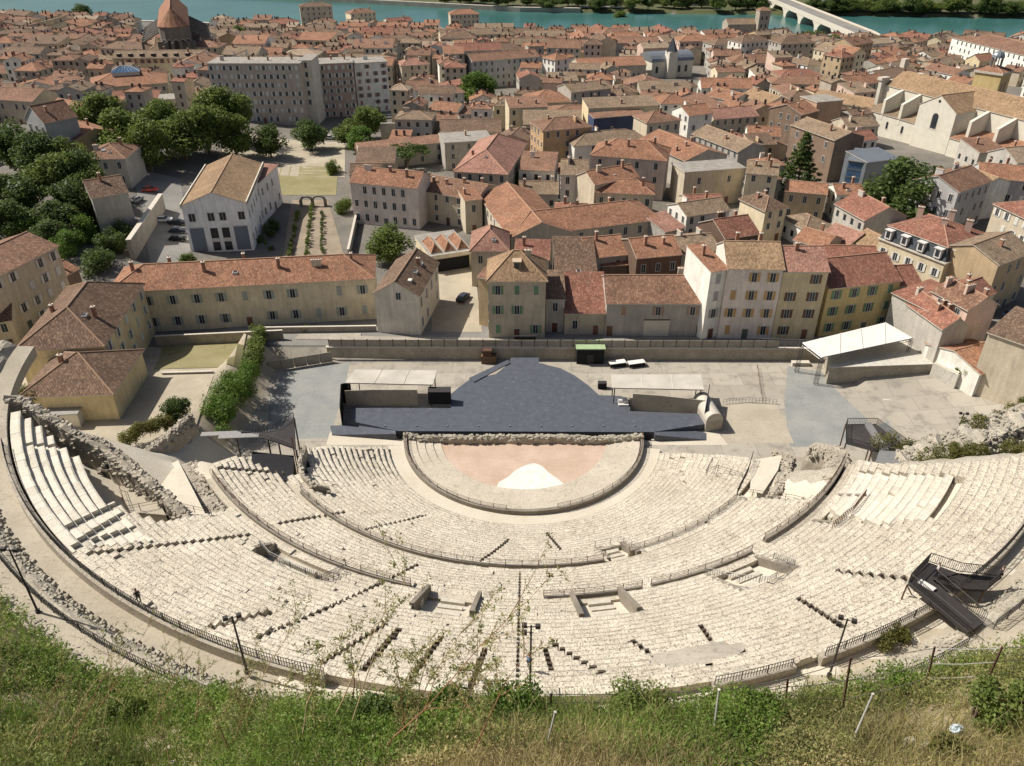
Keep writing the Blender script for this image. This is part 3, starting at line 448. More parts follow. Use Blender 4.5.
FAR = """158 210 55 64 206 129 70 0 24 1 0 2 2 15
148 230 54 23 219 116 70 0 27 4 4 0 0 14
194 291 32 -105 211 115 95 1 21 0 3 9 0 15
-217 445 -47 -24 276 123 145 2 24 5 2 0 1 2
84 198 31 -133 125 119 80 0 28 4 1 1 2 20
-150 192 85 -19 134 93 70 2 22 3 5 2 1 26
4 285 13 -1 208 126 85 3 20 2 5 2 1 11
-29 432 -42 18 242 115 145 0 27 4 1 1 2 6
-212 313 44 -18 124 95 160 2 21 3 3 1 1 27
188 250 49 50 217 114 60 1 18 4 0 0 2 15
-201 466 -56 -10 260 124 145 3 25 2 1 2 3 2
-279 421 -38 -141 195 121 160 3 24 1 1 8 1 27
-25 279 15 5 212 139 70 0 27 2 2 0 3 8
-180 231 84 -27 135 92 80 3 21 4 2 4 2 27
251 359 -9 59 262 119 85 0 24 5 3 3 0 15
-202 269 74 -18 167 128 80 0 28 2 5 13 1 27
-1 300 10 16 144 98 110 3 18 0 3 0 0 19
-41 282 14 -8 129 105 110 2 16 4 5 0 3 31
143 450 -50 23 201 131 160 2 27 4 2 3 2 16
135 178 55 -117 83 86 80 0 16 7 2 3 0 28
178 443 -47 64 192 122 160 0 27 7 3 2 2 16
54 295 11 17 110 99 135 2 20 1 0 0 0 11
63 331 -1 -133 237 139 75 3 29 4 3 1 0 11
224 306 23 42 182 127 85 2 29 3 3 8 0 15
14 306 7 -1 206 130 75 2 20 0 3 0 1 11
43 478 -60 -151 212 120 160 0 26 0 2 1 3 9
-187 243 82 -18 149 113 70 0 25 1 1 3 2 27
-250 388 -19 10 244 115 95 0 27 3 3 0 3 27
16 408 -32 -14 264 115 95 0 17 1 5 0 2 21
-212 349 12 -8 223 114 85 1 23 1 0 0 0 27
-37 323 2 -3 138 94 120 0 20 1 2 0 1 19
-193 482 -62 -19 209 123 160 0 22 1 4 0 2 0
218 332 7 -98 108 113 160 0 25 3 3 1 0 15
172 384 -22 56 258 130 85 0 21 1 2 1 0 22
-312 436 -44 -13 170 138 160 0 28 1 3 15 1 27
118 375 -17 -8 275 112 75 2 23 4 3 0 1 22
-136 372 -8 12 238 114 85 3 19 7 3 0 2 3
-168 436 -44 -5 167 132 160 2 21 2 3 2 2 0
142 184 55 15 77 94 80 3 17 0 2 1 0 28
-47 236 23 7 115 111 80 3 18 2 2 0 2 31
-264 435 -44 -2 204 129 130 0 22 4 2 4 3 27
150 198 55 55 98 99 70 2 18 2 3 2 0 28
-170 498 -68 -18 278 125 120 0 24 1 2 3 3 3
115 480 -61 40 260 118 120 2 20 4 2 2 2 18
55 350 -9 0 220 125 80 3 22 3 5 0 2 10
-86 456 -52 11 215 131 130 3 26 1 3 1 3 5
-120 352 4 3 235 137 75 2 21 3 5 1 2 3
97 176 39 19 92 107 60 0 20 1 3 0 3 28
238 348 -2 77 143 104 120 3 17 7 2 0 0 15
180 231 53 55 140 114 60 0 20 0 2 1 2 15
2 230 24 -15 104 107 80 3 24 1 3 0 2 8
-149 433 -43 -15 188 133 130 0 29 4 5 1 3 3
83 361 -12 -7 220 121 80 0 29 1 0 0 0 10
-239 346 14 -29 192 115 85 0 24 3 0 0 1 27
115 367 -13 -147 240 115 75 2 20 2 3 2 1 22
-103 407 -32 -3 254 120 85 0 23 4 3 0 2 4
127 469 -57 45 192 116 145 2 25 1 2 1 2 18
203 301 26 -98 140 109 90 0 24 3 0 5 0 15
-207 329 29 -35 173 127 85 0 25 2 2 0 2 27
30 321 2 -2 174 112 80 0 17 4 3 0 3 11
-122 482 -62 -17 197 114 145 3 25 0 0 1 3 4
-41 488 -64 5 199 133 145 2 30 4 2 0 1 6
-97 378 -18 -152 190 139 95 2 33 4 4 3 2 4
-146 451 -50 0 223 111 110 0 21 0 0 0 3 3
-153 463 -55 5 177 134 145 3 23 1 0 2 3 3
158 442 -46 -112 160 135 145 0 27 0 5 4 2 16
-86 433 -43 4 249 128 90 2 25 0 4 0 1 5
-79 384 -22 21 113 92 160 0 21 0 5 1 1 5
-210 300 55 -2 106 94 110 2 18 1 3 3 1 27
-161 204 85 -30 88 79 70 3 16 4 3 4 1 26
-225 301 54 -6 128 106 90 1 17 2 5 11 1 27
245 334 6 77 183 128 75 0 28 1 3 6 0 15
-261 373 -9 -6 196 124 85 2 24 4 5 2 1 27
47 203 25 8 99 95 60 0 16 2 1 0 2 12
-192 391 -23 -4 212 138 85 2 24 1 0 0 0 1
-47 225 24 0 87 82 80 0 19 3 2 1 2 31
114 273 38 21 119 96 80 0 20 2 5 0 3 13
-119 437 -45 -1 180 131 120 2 21 3 4 0 3 4
-147 180 85 -9 80 70 60 3 11 1 2 6 1 26
19 460 -54 -12 180 135 130 0 29 4 3 0 3 21
126 390 -24 10 203 119 85 2 18 7 1 3 1 22
-11 450 -49 26 185 121 120 2 29 4 2 0 0 6
-169 305 50 -1 93 115 120 1 17 4 5 3 0 27
-214 400 -27 -151 112 101 160 2 18 3 3 2 1 1
-169 225 84 -156 111 92 60 0 20 6 2 3 1 26
-138 176 85 7 64 65 70 1 14 2 1 5 1 26
98 496 -67 13 219 136 120 2 24 5 0 0 3 10
-239 326 33 -146 92 97 135 0 16 2 3 14 1 27
6 487 -63 3 280 113 90 0 24 3 0 0 1 21
-46 309 7 -18 69 77 160 2 15 2 4 0 2 5
-280 486 -63 -8 205 131 120 3 24 0 2 8 3 27
141 201 55 -116 77 62 70 0 11 5 4 0 0 28
-280 395 -25 -132 225 116 75 0 25 2 0 9 1 27
-336 481 -62 -32 165 135 145 1 22 4 3 12 3 27
-218 365 -2 -15 108 115 135 2 25 3 0 1 3 27
16 360 -12 7 129 96 110 3 18 4 5 1 2 21
-230 379 -13 8 97 95 160 1 18 1 0 2 3 27
-221 494 -66 -144 207 120 120 2 22 2 3 0 3 2
186 410 -33 66 237 121 75 0 25 1 5 2 0 22
50 367 -15 -6 182 121 80 1 26 2 3 1 2 9
115 439 -45 -2 246 137 80 2 30 3 3 3 2 18
-105 390 -23 -18 187 115 85 0 20 5 5 1 2 4
-352 501 -69 -23 277 137 90 3 28 2 5 9 3 27
-180 318 39 -3 99 119 110 2 17 4 2 1 0 27
-236 426 -40 -8 135 110 135 2 20 3 2 3 1 1
-199 506 -70 -5 274 113 90 2 18 0 2 1 2 0
-71 402 -30 -12 135 118 120 0 24 2 0 0 0 5
-202 395 -23 -157 98 76 160 0 13 3 2 0 1 1
-183 255 79 -8 91 119 80 2 21 0 0 1 2 27
-276 504 -70 -28 266 119 90 1 23 0 2 2 3 1
164 406 -31 54 101 119 160 1 24 0 0 5 2 16
2 217 25 -3 110 94 50 0 19 4 5 1 3 23
-52 469 -57 -14 189 117 110 3 24 5 4 2 1 6
88 208 32 -1 73 77 70 0 16 1 0 0 2 20
-301 418 -36 -17 198 119 85 0 24 3 2 10 1 27
155 395 -26 55 94 107 160 2 21 7 1 0 3 22
214 508 -71 38 261 110 90 0 20 1 4 0 0 16
138 331 8 33 109 109 100 3 17 5 5 0 0 22
-33 408 -31 12 98 97 160 3 17 3 0 2 2 6
-330 514 -73 -16 265 116 90 0 19 2 5 7 3 27
-15 295 11 -9 74 79 120 2 12 1 0 0 2 19
-156 215 85 -7 65 69 80 2 15 1 5 0 1 26
276 398 -28 -52 209 137 70 2 28 1 4 10 0 15
175 511 -72 -106 255 138 90 3 32 3 5 1 2 16
48 520 -75 -132 262 120 90 2 24 3 4 0 3 9
-296 460 -54 -3 210 117 90 0 20 0 2 3 3 27
-48 452 -50 -16 135 99 135 1 20 1 0 1 1 6
-245 481 -61 1 169 112 120 2 19 3 2 1 3 1
-312 452 -50 -14 112 119 160 0 23 1 4 11 3 27
33 379 -20 -155 163 111 80 2 23 0 3 0 2 9
11 274 16 -7 92 100 80 1 20 4 3 1 1 11
-34 391 -25 16 101 115 135 2 23 1 3 3 2 6
-53 425 -39 0 117 108 135 0 21 2 3 1 0 5
-5 271 17 -27 103 103 70 1 15 5 2 0 0 8
78 257 21 17 82 79 80 3 16 7 2 1 1 13
64 515 -73 -8 248 134 90 0 24 5 3 2 3 9
-36 219 25 -4 72 90 70 3 12 7 0 2 2 31
-236 476 -59 -156 142 107 135 0 20 2 3 0 3 1
74 189 25 34 79 94 50 2 18 1 5 0 3 30
-78 542 -81 -7 268 137 90 0 22 6 3 3 1 6
-31 382 -20 -1 95 80 135 2 16 2 1 0 1 7
-85 352 -6 -2 82 73 135 0 14 1 5 2 2 4
-139 388 -20 -9 120 104 110 2 20 0 1 1 1 3
-252 468 -57 -156 167 126 110 3 30 1 2 4 1 1
306 484 -63 -68 279 110 70 1 19 2 3 4 0 15
-171 239 83 -18 71 69 80 2 12 2 0 2 2 27
-265 394 -22 -18 99 76 135 2 13 7 1 6 1 27
354 518 -74 -39 243 123 90 2 20 3 2 2 0 17
-257 357 4 -25 112 115 100 0 22 1 2 7 1 27
290 524 -76 -95 247 112 90 0 21 1 5 0 0 17
-246 343 18 -154 104 100 100 2 22 1 0 12 1 27
59 533 -78 7 254 127 90 2 28 0 0 3 3 9
11 199 25 -11 83 99 50 2 15 0 1 0 3 23
-40 300 10 -23 68 85 120 1 14 3 3 1 1 19
-131 328 31 -19 127 105 75 0 20 3 5 3 2 3
-60 454 -51 -4 106 92 160 2 16 3 5 2 0 5
8 546 -82 0 262 135 90 0 25 7 5 2 3 21
145 245 51 16 96 100 60 3 16 4 3 0 2 14
-233 335 26 -31 73 70 135 0 12 3 2 5 1 27
111 258 41 32 90 90 70 0 18 1 1 0 3 20
-269 453 -50 -14 123 96 135 0 20 4 2 5 3 27
-362 525 -76 -12 241 110 90 3 17 4 5 10 3 27
14 233 23 -8 87 99 60 2 18 1 3 0 1 12
-7 315 5 10 96 94 90 2 22 0 5 1 2 19
-111 380 -14 -10 100 73 120 0 11 1 3 0 0 3
-164 233 84 -156 74 79 70 3 12 1 0 1 1 26
112 329 9 13 116 92 80 2 21 0 2 1 1 22
-234 506 -70 12 222 132 90 1 22 4 3 1 3 2
176 476 -59 54 148 112 120 0 20 3 5 0 2 16
324 529 -78 85 238 139 90 0 28 1 0 1 0 17
-180 331 30 3 77 76 120 0 15 2 3 1 1 1
2 372 -17 -144 94 91 120 0 18 4 1 0 0 7
-182 431 -41 -3 133 99 110 3 18 4 2 0 0 2
-381 551 -83 -24 253 123 90 3 24 0 2 13 3 27
73 240 23 -141 66 79 80 2 13 1 0 0 1 13
-1 506 -70 -2 215 122 90 0 26 5 5 1 1 21
37 557 -84 -151 254 134 90 0 21 2 0 1 3 21
204 440 -46 73 212 135 70 2 23 3 0 3 0 22
-201 363 0 12 96 91 110 0 15 4 3 2 0 27
227 437 -44 68 209 126 70 0 20 6 5 0 2 17
-155 478 -60 -2 107 113 160 3 18 3 2 5 3 3
-29 453 -51 30 115 105 135 3 23 2 0 0 2 6
-227 324 35 -24 142 95 60 1 16 3 1 4 1 27
-163 521 -75 -17 221 133 90 0 24 3 2 4 3 3
-83 484 -62 -2 193 112 90 1 25 0 2 0 3 5
82 278 19 -16 109 91 60 0 20 1 0 2 1 13
38 448 -48 -10 94 85 160 2 20 4 2 0 0 21
58 552 -83 22 244 133 90 2 28 5 3 4 3 9
-187 447 -48 -24 110 100 135 2 22 2 1 1 0 2
-189 559 -84 -147 246 124 90 1 22 5 5 6 3 3
-140 359 3 -151 111 115 90 0 25 4 5 2 1 3
152 516 -74 62 212 134 90 0 27 4 5 0 2 18
-293 476 -60 -2 122 114 135 2 25 1 0 6 3 27
-140 412 -34 -13 94 114 135 1 18 1 4 0 1 3
260 396 -27 -94 168 115 70 0 27 3 5 2 0 15
-132 555 -84 -13 240 123 90 2 22 4 2 0 2 24
-113 339 15 -7 99 118 90 3 23 3 0 2 2 3
-270 522 -75 -5 214 127 90 2 30 0 2 1 1 2
298 443 -47 -74 204 126 70 0 21 1 0 7 0 15
42 350 -8 6 117 116 80 2 18 0 2 1 3 11"""
REF = ['the cathedral', 'the blue glass lantern', 'the yellow barracks', 'the taupe apartment slab', 'the pale stair tower', 'the white end block', 'the long riverside cream house', 'the long grey-blue house', 'the very large red roof', 'the arcaded hall', 'the domed chapel', 'the navy facade', 'the broad pinkish house', 'the dark conifer', 'the pale church', 'the square bell tower', 'the stone bridge', 'the white riverside block', 'the slim old bell tower', 'the tall bright street tree', 'the grey zinc house', 'the white tower-like house', 'the terracotta block', 'the L-shaped hall', 'the solitary river house', 'the orange-hipped river house', 'the two-dormer house', 'the wide rusty roof', 'the slate mansard house', 'the green-shuttered house', 'the ochre shutters', 'the old stone arch wall']
MASS = """-338 557 -84 6 240 130 90 2 24 0 2
4 392 -24 -13 95 77 120 0 17 1 0
91 307 12 13 93 113 80 1 20 0 3
13 350 -8 -18 78 74 120 0 14 5 3
192 266 44 55 83 79 70 0 15 2 3
279 521 -75 69 211 111 90 0 25 1 5
-250 346 16 -16 76 77 120 3 16 1 1
102 308 16 27 93 97 80 2 22 3 0
130 415 -35 17 93 95 135 3 16 5 5
290 549 -82 -63 231 132 90 0 26 5 2
-130 406 -31 -15 120 115 100 0 20 0 2
-80 474 -58 -7 99 79 160 1 17 1 3
-149 369 -4 -12 101 90 100 2 14 1 1
52 336 -3 -35 107 98 80 0 20 0 3
-189 371 -5 -6 75 75 135 0 14 2 0
6 520 -75 -5 207 116 90 2 23 1 3
-17 516 -74 -154 204 138 90 0 29 4 4
3 379 -20 -8 116 111 90 2 23 2 5
235 331 9 80 74 70 110 0 14 5 0
-105 454 -51 -12 118 95 120 0 15 3 2
133 344 1 22 72 86 120 1 12 3 5
122 527 -77 16 206 113 90 0 26 7 0
-123 422 -37 -12 103 94 120 0 17 1 3
-231 446 -47 -28 124 94 110 2 18 5 0
-109 540 -80 -26 215 128 90 2 20 4 0
-315 495 -66 -10 148 112 110 0 19 3 3
-217 335 26 -18 90 77 90 1 14 5 3
-118 400 -27 -26 92 109 120 2 15 1 0
204 496 -67 -96 231 140 70 1 27 2 0
-132 321 39 -25 55 61 135 0 8 2 1
-29 296 11 -15 86 72 75 0 17 1 3
177 248 50 77 68 76 70 1 12 1 2
-311 492 -65 -151 131 100 120 1 21 5 2
-7 569 -86 -5 273 131 75 0 29 1 2
-150 318 41 -3 72 80 100 2 12 4 0
72 224 24 4 57 79 70 2 12 4 3
-216 543 -81 -1 208 124 90 0 24 4 3
-200 522 -75 -17 193 110 90 0 24 2 2
-200 282 68 -4 78 74 75 3 14 1 0
-80 528 -77 -20 197 127 90 2 26 2 2
100 405 -30 12 137 94 80 0 18 0 3
-150 559 -84 -156 218 132 90 2 31 0 3
26 504 -70 -23 180 123 90 0 27 0 3
88 541 -80 -123 204 130 90 1 26 5 5
-124 395 -23 -156 65 79 160 1 10 0 2
-193 380 -13 -13 72 93 135 1 14 4 0
-17 334 -2 9 103 115 75 1 22 1 0
-266 363 2 -25 74 78 120 3 15 1 2
-305 569 -86 -10 266 121 75 1 27 4 1
-72 360 -12 18 97 114 90 2 17 5 0
157 377 -18 49 94 96 100 2 16 3 3
-206 580 -88 30 273 124 75 2 19 1 2
-171 460 -54 -10 99 117 135 2 18 1 2
-212 289 62 -18 98 99 60 0 21 2 1
-138 365 0 -13 65 67 135 2 13 4 3
110 458 -52 -7 146 116 90 0 25 5 3
-170 393 -22 -156 100 80 100 0 19 4 2
161 468 -56 56 114 111 120 2 24 4 2
-125 340 20 -2 103 101 75 0 22 0 4
-76 418 -36 -3 148 105 75 2 17 0 4
338 498 -68 90 217 136 70 1 32 0 3
-26 589 -89 5 275 115 75 3 25 2 5
76 489 -64 21 163 115 90 0 24 5 4
-167 493 -66 -148 93 99 160 0 18 7 2
-107 423 -38 -1 125 108 90 0 18 2 1
-116 516 -73 9 179 115 90 2 19 4 1
125 543 -81 24 196 113 90 3 24 1 3
-208 420 -36 -13 92 76 120 0 18 1 5
-109 571 -86 18 256 110 75 3 19 2 0
-72 374 -17 1 66 72 135 0 13 1 5
35 384 -22 -7 117 116 80 2 21 4 0
-237 528 -77 7 183 136 90 0 24 4 3
-98 557 -84 10 202 139 90 0 33 3 1
44 571 -86 13 253 114 75 3 18 4 0
213 344 1 -120 69 98 110 1 12 1 3
-183 379 -12 -22 75 88 120 3 18 4 2
-33 376 -18 -140 118 97 75 3 16 3 1
-347 535 -79 -5 185 115 90 2 20 1 0
-92 473 -58 -6 98 94 135 0 15 0 5
142 490 -65 42 88 96 160 0 17 7 5
96 599 -90 -143 269 136 75 0 22 2 1
-244 355 8 -21 58 75 135 2 10 4 5
186 521 -75 37 173 140 90 2 31 3 2
-23 553 -83 -150 192 121 90 0 28 0 3
-156 386 -17 -126 66 85 135 2 10 1 1
20 376 -18 -2 85 76 100 2 16 7 0
-377 613 -90 -9 274 111 75 1 24 2 2
-95 494 -66 -149 86 90 160 0 18 1 2
-87 507 -71 -17 160 130 90 0 27 6 3
-258 422 -37 -8 86 72 120 3 16 4 0
-96 451 -49 -154 97 71 120 3 16 1 1
-307 533 -78 -4 175 128 90 0 28 0 3
-330 608 -90 -10 267 140 75 1 31 0 0
-341 576 -87 -12 242 111 75 3 22 1 2
120 303 24 51 72 91 80 2 16 0 2
-3 256 20 21 71 84 60 2 16 1 1
216 550 -82 -89 182 113 90 2 21 1 2
-255 471 -57 -6 137 93 90 2 17 7 1
325 491 -65 -77 189 127 70 0 27 0 2
-322 455 -51 -14 72 81 160 2 11 5 0
-269 559 -84 0 186 116 90 0 24 3 1
-58 491 -65 -7 110 111 120 0 18 1 2
294 427 -40 -63 145 100 70 2 24 3 4
36 307 7 -23 71 79 80 2 16 1 1
248 374 -16 51 114 96 70 0 22 3 2
-314 465 -55 -18 107 108 110 0 16 4 2
9 460 -53 16 85 100 135 2 13 4 0
83 326 3 -121 83 98 75 0 19 0 0
168 454 -50 50 83 82 135 2 15 4 2
-45 368 -15 -10 77 75 100 1 13 4 3
122 302 26 -125 68 88 80 1 11 4 2
208 315 19 -80 78 72 75 0 13 4 0
-114 411 -32 -21 69 79 135 2 14 2 5
-8 332 -1 -147 71 81 90 2 16 0 2
-286 534 -79 10 165 140 90 0 21 2 3
-47 376 -19 -7 105 108 75 0 20 3 2
-40 424 -38 -7 81 86 120 0 12 3 0
252 499 -68 55 186 111 70 2 23 4 5
-228 356 7 -24 78 78 90 0 13 1 2
69 339 -4 -4 80 90 80 1 17 4 0
-188 348 14 -153 61 78 110 1 9 1 0
-214 378 -11 -24 103 94 75 0 14 1 3
-197 256 79 -9 66 87 60 1 15 5 3
-122 467 -56 -10 94 92 120 2 17 1 0
-66 508 -71 -3 146 108 90 1 19 4 2
-189 602 -90 -11 239 131 75 0 20 0 5
214 305 25 -92 88 77 60 1 13 3 3
-133 466 -55 -2 93 98 120 0 21 0 5
-110 370 -7 1 67 76 110 0 14 2 3
167 498 -67 28 93 113 135 2 16 2 2
114 578 -87 -133 219 110 75 0 23 1 3
49 320 3 -8 95 111 60 0 22 0 2
42 346 -6 -153 81 91 80 0 16 6 2
-284 584 -88 -8 222 139 75 1 26 1 2
-49 439 -44 -34 73 68 135 1 14 0 0
131 404 -30 30 77 90 110 2 12 2 0
-404 578 -88 8 216 137 75 0 26 0 0
51 314 5 -145 68 92 80 2 11 3 0
74 268 18 -2 69 89 60 1 11 4 1
31 278 16 -142 63 76 70 1 14 2 2
-130 364 1 -22 58 75 120 2 14 0 0
116 416 -35 21 110 115 80 1 24 3 5
-379 637 -90 -6 252 121 75 2 18 0 3
-10 483 -62 -9 84 92 135 2 19 0 3
-148 359 5 -18 74 77 90 2 16 4 2
-67 473 -58 -30 99 95 110 1 22 1 2
152 496 -67 61 132 97 90 3 15 3 2
259 400 -29 62 115 112 70 2 22 1 0
-44 571 -86 -9 204 119 75 0 18 2 3
-56 441 -45 -6 71 86 135 1 17 4 4
-42 272 17 -5 68 87 60 3 13 3 0
-274 481 -61 -149 147 93 75 0 19 3 1
-138 503 -69 -11 131 96 90 0 17 1 0
182 561 -85 -111 192 123 75 1 23 4 3
-292 499 -68 -17 116 96 100 0 17 6 0
-116 332 26 -4 56 61 100 0 12 3 1
36 244 22 9 66 65 50 1 12 2 3
-87 448 -47 1 79 67 120 0 14 0 2
-136 487 -64 0 92 101 120 0 18 1 2
-106 497 -67 -3 114 112 100 0 23 4 3
-209 438 -44 -152 90 87 100 0 16 3 3
101 399 -28 -150 127 94 60 0 18 1 0
-224 455 -51 -18 80 76 120 2 13 0 0
-96 441 -45 -154 67 65 135 2 11 3 0
-213 636 -90 -146 235 115 75 1 24 4 5
-96 608 -90 -9 216 115 75 0 21 4 0
247 517 -74 69 133 107 90 2 17 2 3
227 420 -37 63 117 100 70 2 16 2 4
-99 338 6 -17 93 107 60 0 22 2 1
-41 546 -81 -9 146 120 90 0 20 0 5
172 561 -85 51 184 125 75 0 28 4 2
196 398 -28 53 106 111 70 1 18 1 3
-275 429 -40 -1 94 99 90 0 14 1 3
123 512 -72 25 129 96 90 2 17 0 2
84 274 20 -140 77 74 50 0 14 2 3
-291 430 -41 -14 112 107 75 0 21 1 3
148 468 -56 34 72 90 135 1 15 2 5
-73 564 -85 -23 182 136 75 2 26 0 5
-396 672 -90 -42 252 120 75 0 26 2 2
289 482 -62 -67 146 101 70 0 17 0 3
4 442 -46 -30 97 118 90 2 20 5 2
55 483 -61 32 93 72 110 1 12 4 2
181 437 -44 -95 95 98 90 1 16 4 0
-142 584 -88 -8 193 119 75 3 22 1 2
-176 617 -90 15 214 140 75 2 30 2 1
-123 607 -90 -10 207 115 75 0 20 1 0
1 349 -7 -15 76 76 75 2 13 0 2
-204 401 -27 -3 73 79 100 1 16 2 4
250 543 -81 -72 140 113 90 0 22 4 1
272 551 -82 -58 144 93 90 1 21 2 5
196 386 -22 58 97 85 70 1 20 2 5
-171 333 28 -18 58 73 90 2 14 1 2
314 520 -74 -91 128 107 90 0 25 0 4
340 534 -78 -57 134 101 90 2 21 2 1
-16 464 -54 22 69 70 135 0 11 1 4
-223 466 -55 -25 58 66 160 0 13 3 3
189 473 -58 -121 127 97 75 0 18 1 5
-345 642 -90 -153 222 135 75 3 28 0 5
204 388 -23 -95 95 109 70 0 18 1 0
-201 564 -86 -9 175 134 75 0 30 1 5
-220 436 -43 -142 137 95 60 0 23 1 5
222 347 -1 -101 73 96 75 2 15 2 5
-1 468 -56 31 124 101 75 3 24 2 3
86 352 -7 -9 70 76 80 0 16 4 0
-30 477 -60 -6 96 105 100 0 21 1 0
-284 441 -46 1 111 113 75 0 18 1 2
-21 325 1 -23 81 84 60 2 16 5 3
45 412 -33 12 91 115 80 1 20 4 5
2 403 -29 -22 93 99 75 3 18 0 3
124 338 5 -113 64 72 80 0 10 0 2
108 526 -76 -151 125 118 90 3 22 4 4
109 368 -13 40 74 87 80 1 18 3 1
-102 464 -54 -11 66 65 135 0 16 0 5
-149 608 -90 -13 195 139 75 1 23 1 5
-20 495 -66 -155 74 66 135 0 10 4 1
-303 659 -90 -156 224 125 75 0 21 3 3
27 394 -25 10 82 76 80 0 12 2 2
-193 426 -39 -7 56 79 135 1 10 2 3
194 510 -71 -95 116 96 90 2 22 6 0
230 405 -30 70 98 87 70 0 18 2 5
-296 550 -82 20 131 100 90 2 23 4 2
82 571 -86 22 168 116 75 3 22 2 5
272 404 -30 69 96 91 70 2 20 2 3
290 411 -33 79 99 78 70 2 13 2 0
-267 548 -82 -12 129 98 90 2 22 2 3
100 426 -39 -135 91 87 80 3 20 4 2
-342 489 -64 -14 69 78 135 0 13 0 2
195 479 -61 50 127 112 70 1 25 3 5
-136 523 -75 18 116 114 90 0 25 1 1
-70 449 -48 5 79 79 100 1 16 3 5
138 573 -87 -125 164 137 75 0 32 4 3
143 436 -43 11 100 92 75 0 16 0 3
-371 569 -86 -5 162 120 75 0 28 4 0
151 555 -83 -115 128 108 90 2 21 4 0
-459 673 -90 0 218 132 75 0 32 0 3
-292 405 -29 -12 86 72 75 3 11 2 4
58 451 -49 0 87 89 90 3 21 1 4
234 469 -57 60 119 117 70 0 24 1 5
74 277 16 -4 66 80 50 2 14 4 0
201 533 -78 -109 116 111 90 2 21 2 3
-240 439 -44 -13 66 74 110 0 15 1 2
-215 464 -55 -31 107 91 75 0 20 3 5
-89 423 -38 -7 68 84 100 1 15 4 5
48 404 -29 -123 78 70 80 3 12 1 3
-324 625 -90 -13 184 110 75 2 22 4 0
116 396 -26 10 75 89 80 3 14 1 4
238 551 -82 -95 121 103 90 2 16 7 0
-158 315 44 -8 66 65 60 3 11 4 0
11 438 -43 -156 64 70 110 0 14 1 0
292 453 -51 75 107 110 70 2 18 4 0
-110 468 -56 -31 66 70 120 2 15 1 0
-45 397 -26 -155 78 77 75 2 14 2 0
-164 544 -81 -6 113 119 90 2 20 3 3
204 428 -40 50 94 70 70 2 15 6 0
-183 494 -65 2 85 74 100 0 14 3 3
-50 423 -37 -155 85 74 75 2 12 2 0
312 453 -50 81 103 96 70 0 18 0 1
-291 490 -64 -14 83 79 100 0 15 1 2
48 384 -21 -5 67 80 80 3 13 0 2
19 430 -40 -2 87 82 75 3 16 5 5
218 414 -34 45 87 84 70 0 16 1 0
-435 650 -90 -18 185 115 75 0 18 2 5
90 375 -17 1 85 93 60 0 18 4 2
-255 482 -61 -1 89 86 90 0 18 2 4
105 344 -1 -12 73 78 60 2 12 6 2
270 510 -71 -87 98 116 90 2 17 3 4
-95 464 -54 -10 62 72 120 0 12 1 1
-121 496 -67 -8 93 116 90 3 18 2 1
-430 671 -90 -13 194 119 75 0 24 0 0
314 497 -67 62 119 98 70 0 19 4 2
200 477 -60 -116 110 110 70 2 21 3 1
-53 271 17 -147 57 73 50 1 11 5 3
-84 580 -88 -4 146 93 75 0 20 4 3
-202 375 -8 -8 66 81 75 1 13 1 4
118 415 -34 -133 74 76 80 0 15 4 5
-147 625 -90 -11 165 124 75 1 20 3 3
221 501 -68 -100 91 100 90 2 18 7 2
103 435 -42 -126 79 73 80 3 14 1 4
-399 645 -90 -23 173 112 75 2 23 2 0
-128 539 -79 -2 103 94 90 1 15 2 2
-327 641 -90 0 170 139 75 0 21 2 4
133 470 -57 -135 72 92 100 2 15 1 2
-50 535 -78 -21 101 92 90 2 21 3 2
240 418 -35 61 83 82 70 0 15 4 3
318 456 -52 -65 97 118 70 1 22 3 3
25 454 -50 -154 67 76 100 2 10 1 0
-150 422 -37 -19 78 89 75 0 16 1 2
55 604 -90 -150 149 113 75 0 22 6 1
76 364 -13 5 56 68 80 2 12 1 2
185 472 -57 41 71 70 100 2 15 1 0
370 532 -78 -45 117 102 75 0 18 1 0
-140 402 -28 4 88 77 60 0 15 0 5
-293 451 -49 -8 59 70 110 1 14 1 2
174 543 -81 53 101 114 90 3 22 4 4
-235 362 1 -33 73 91 60 1 12 5 5
-313 591 -89 -19 141 116 75 2 21 0 3
-92 496 -67 -16 85 98 90 2 19 2 0
236 466 -55 -81 97 73 70 3 14 0 3
-36 559 -84 -9 126 99 75 2 19 1 1
118 387 -22 36 60 67 80 2 13 2 3
110 479 -60 -142 70 64 100 2 10 4 3
-344 659 -90 16 168 120 75 0 20 2 3
218 430 -40 46 82 82 70 2 20 2 0
-431 620 -90 -10 149 116 75 2 20 1 1
218 458 -52 70 92 93 70 2 19 0 2
-36 533 -78 -17 94 112 90 1 14 4 3
327 526 -76 -58 110 96 75 2 18 4 2
252 413 -33 66 76 84 70 1 17 2 3
-114 390 -20 -2 64 68 75 2 15 3 3
38 484 -62 -5 118 100 60 1 16 1 0
-216 526 -76 -23 91 97 90 2 16 3 2
101 554 -83 -118 100 107 90 0 17 1 3
254 558 -84 -98 101 97 90 2 19 0 0
-367 654 -90 -8 162 131 75 1 23 1 0
-323 545 -81 -5 96 108 90 0 14 4 3
221 524 -75 65 89 74 90 2 17 1 3
-136 479 -60 -21 68 64 100 1 11 3 5
153 484 -62 39 92 98 75 0 14 1 2
241 495 -66 48 102 108 70 2 21 2 2
279 487 -64 69 99 105 70 0 18 2 3
-169 480 -60 -149 56 72 120 2 13 7 0
36 517 -73 6 85 74 90 2 16 1 5
-9 552 -83 -2 96 103 90 2 20 0 5
-395 598 -89 4 133 113 75 0 27 7 1
288 511 -71 78 83 85 90 2 16 3 3
-177 562 -85 -12 118 108 75 0 17 5 0
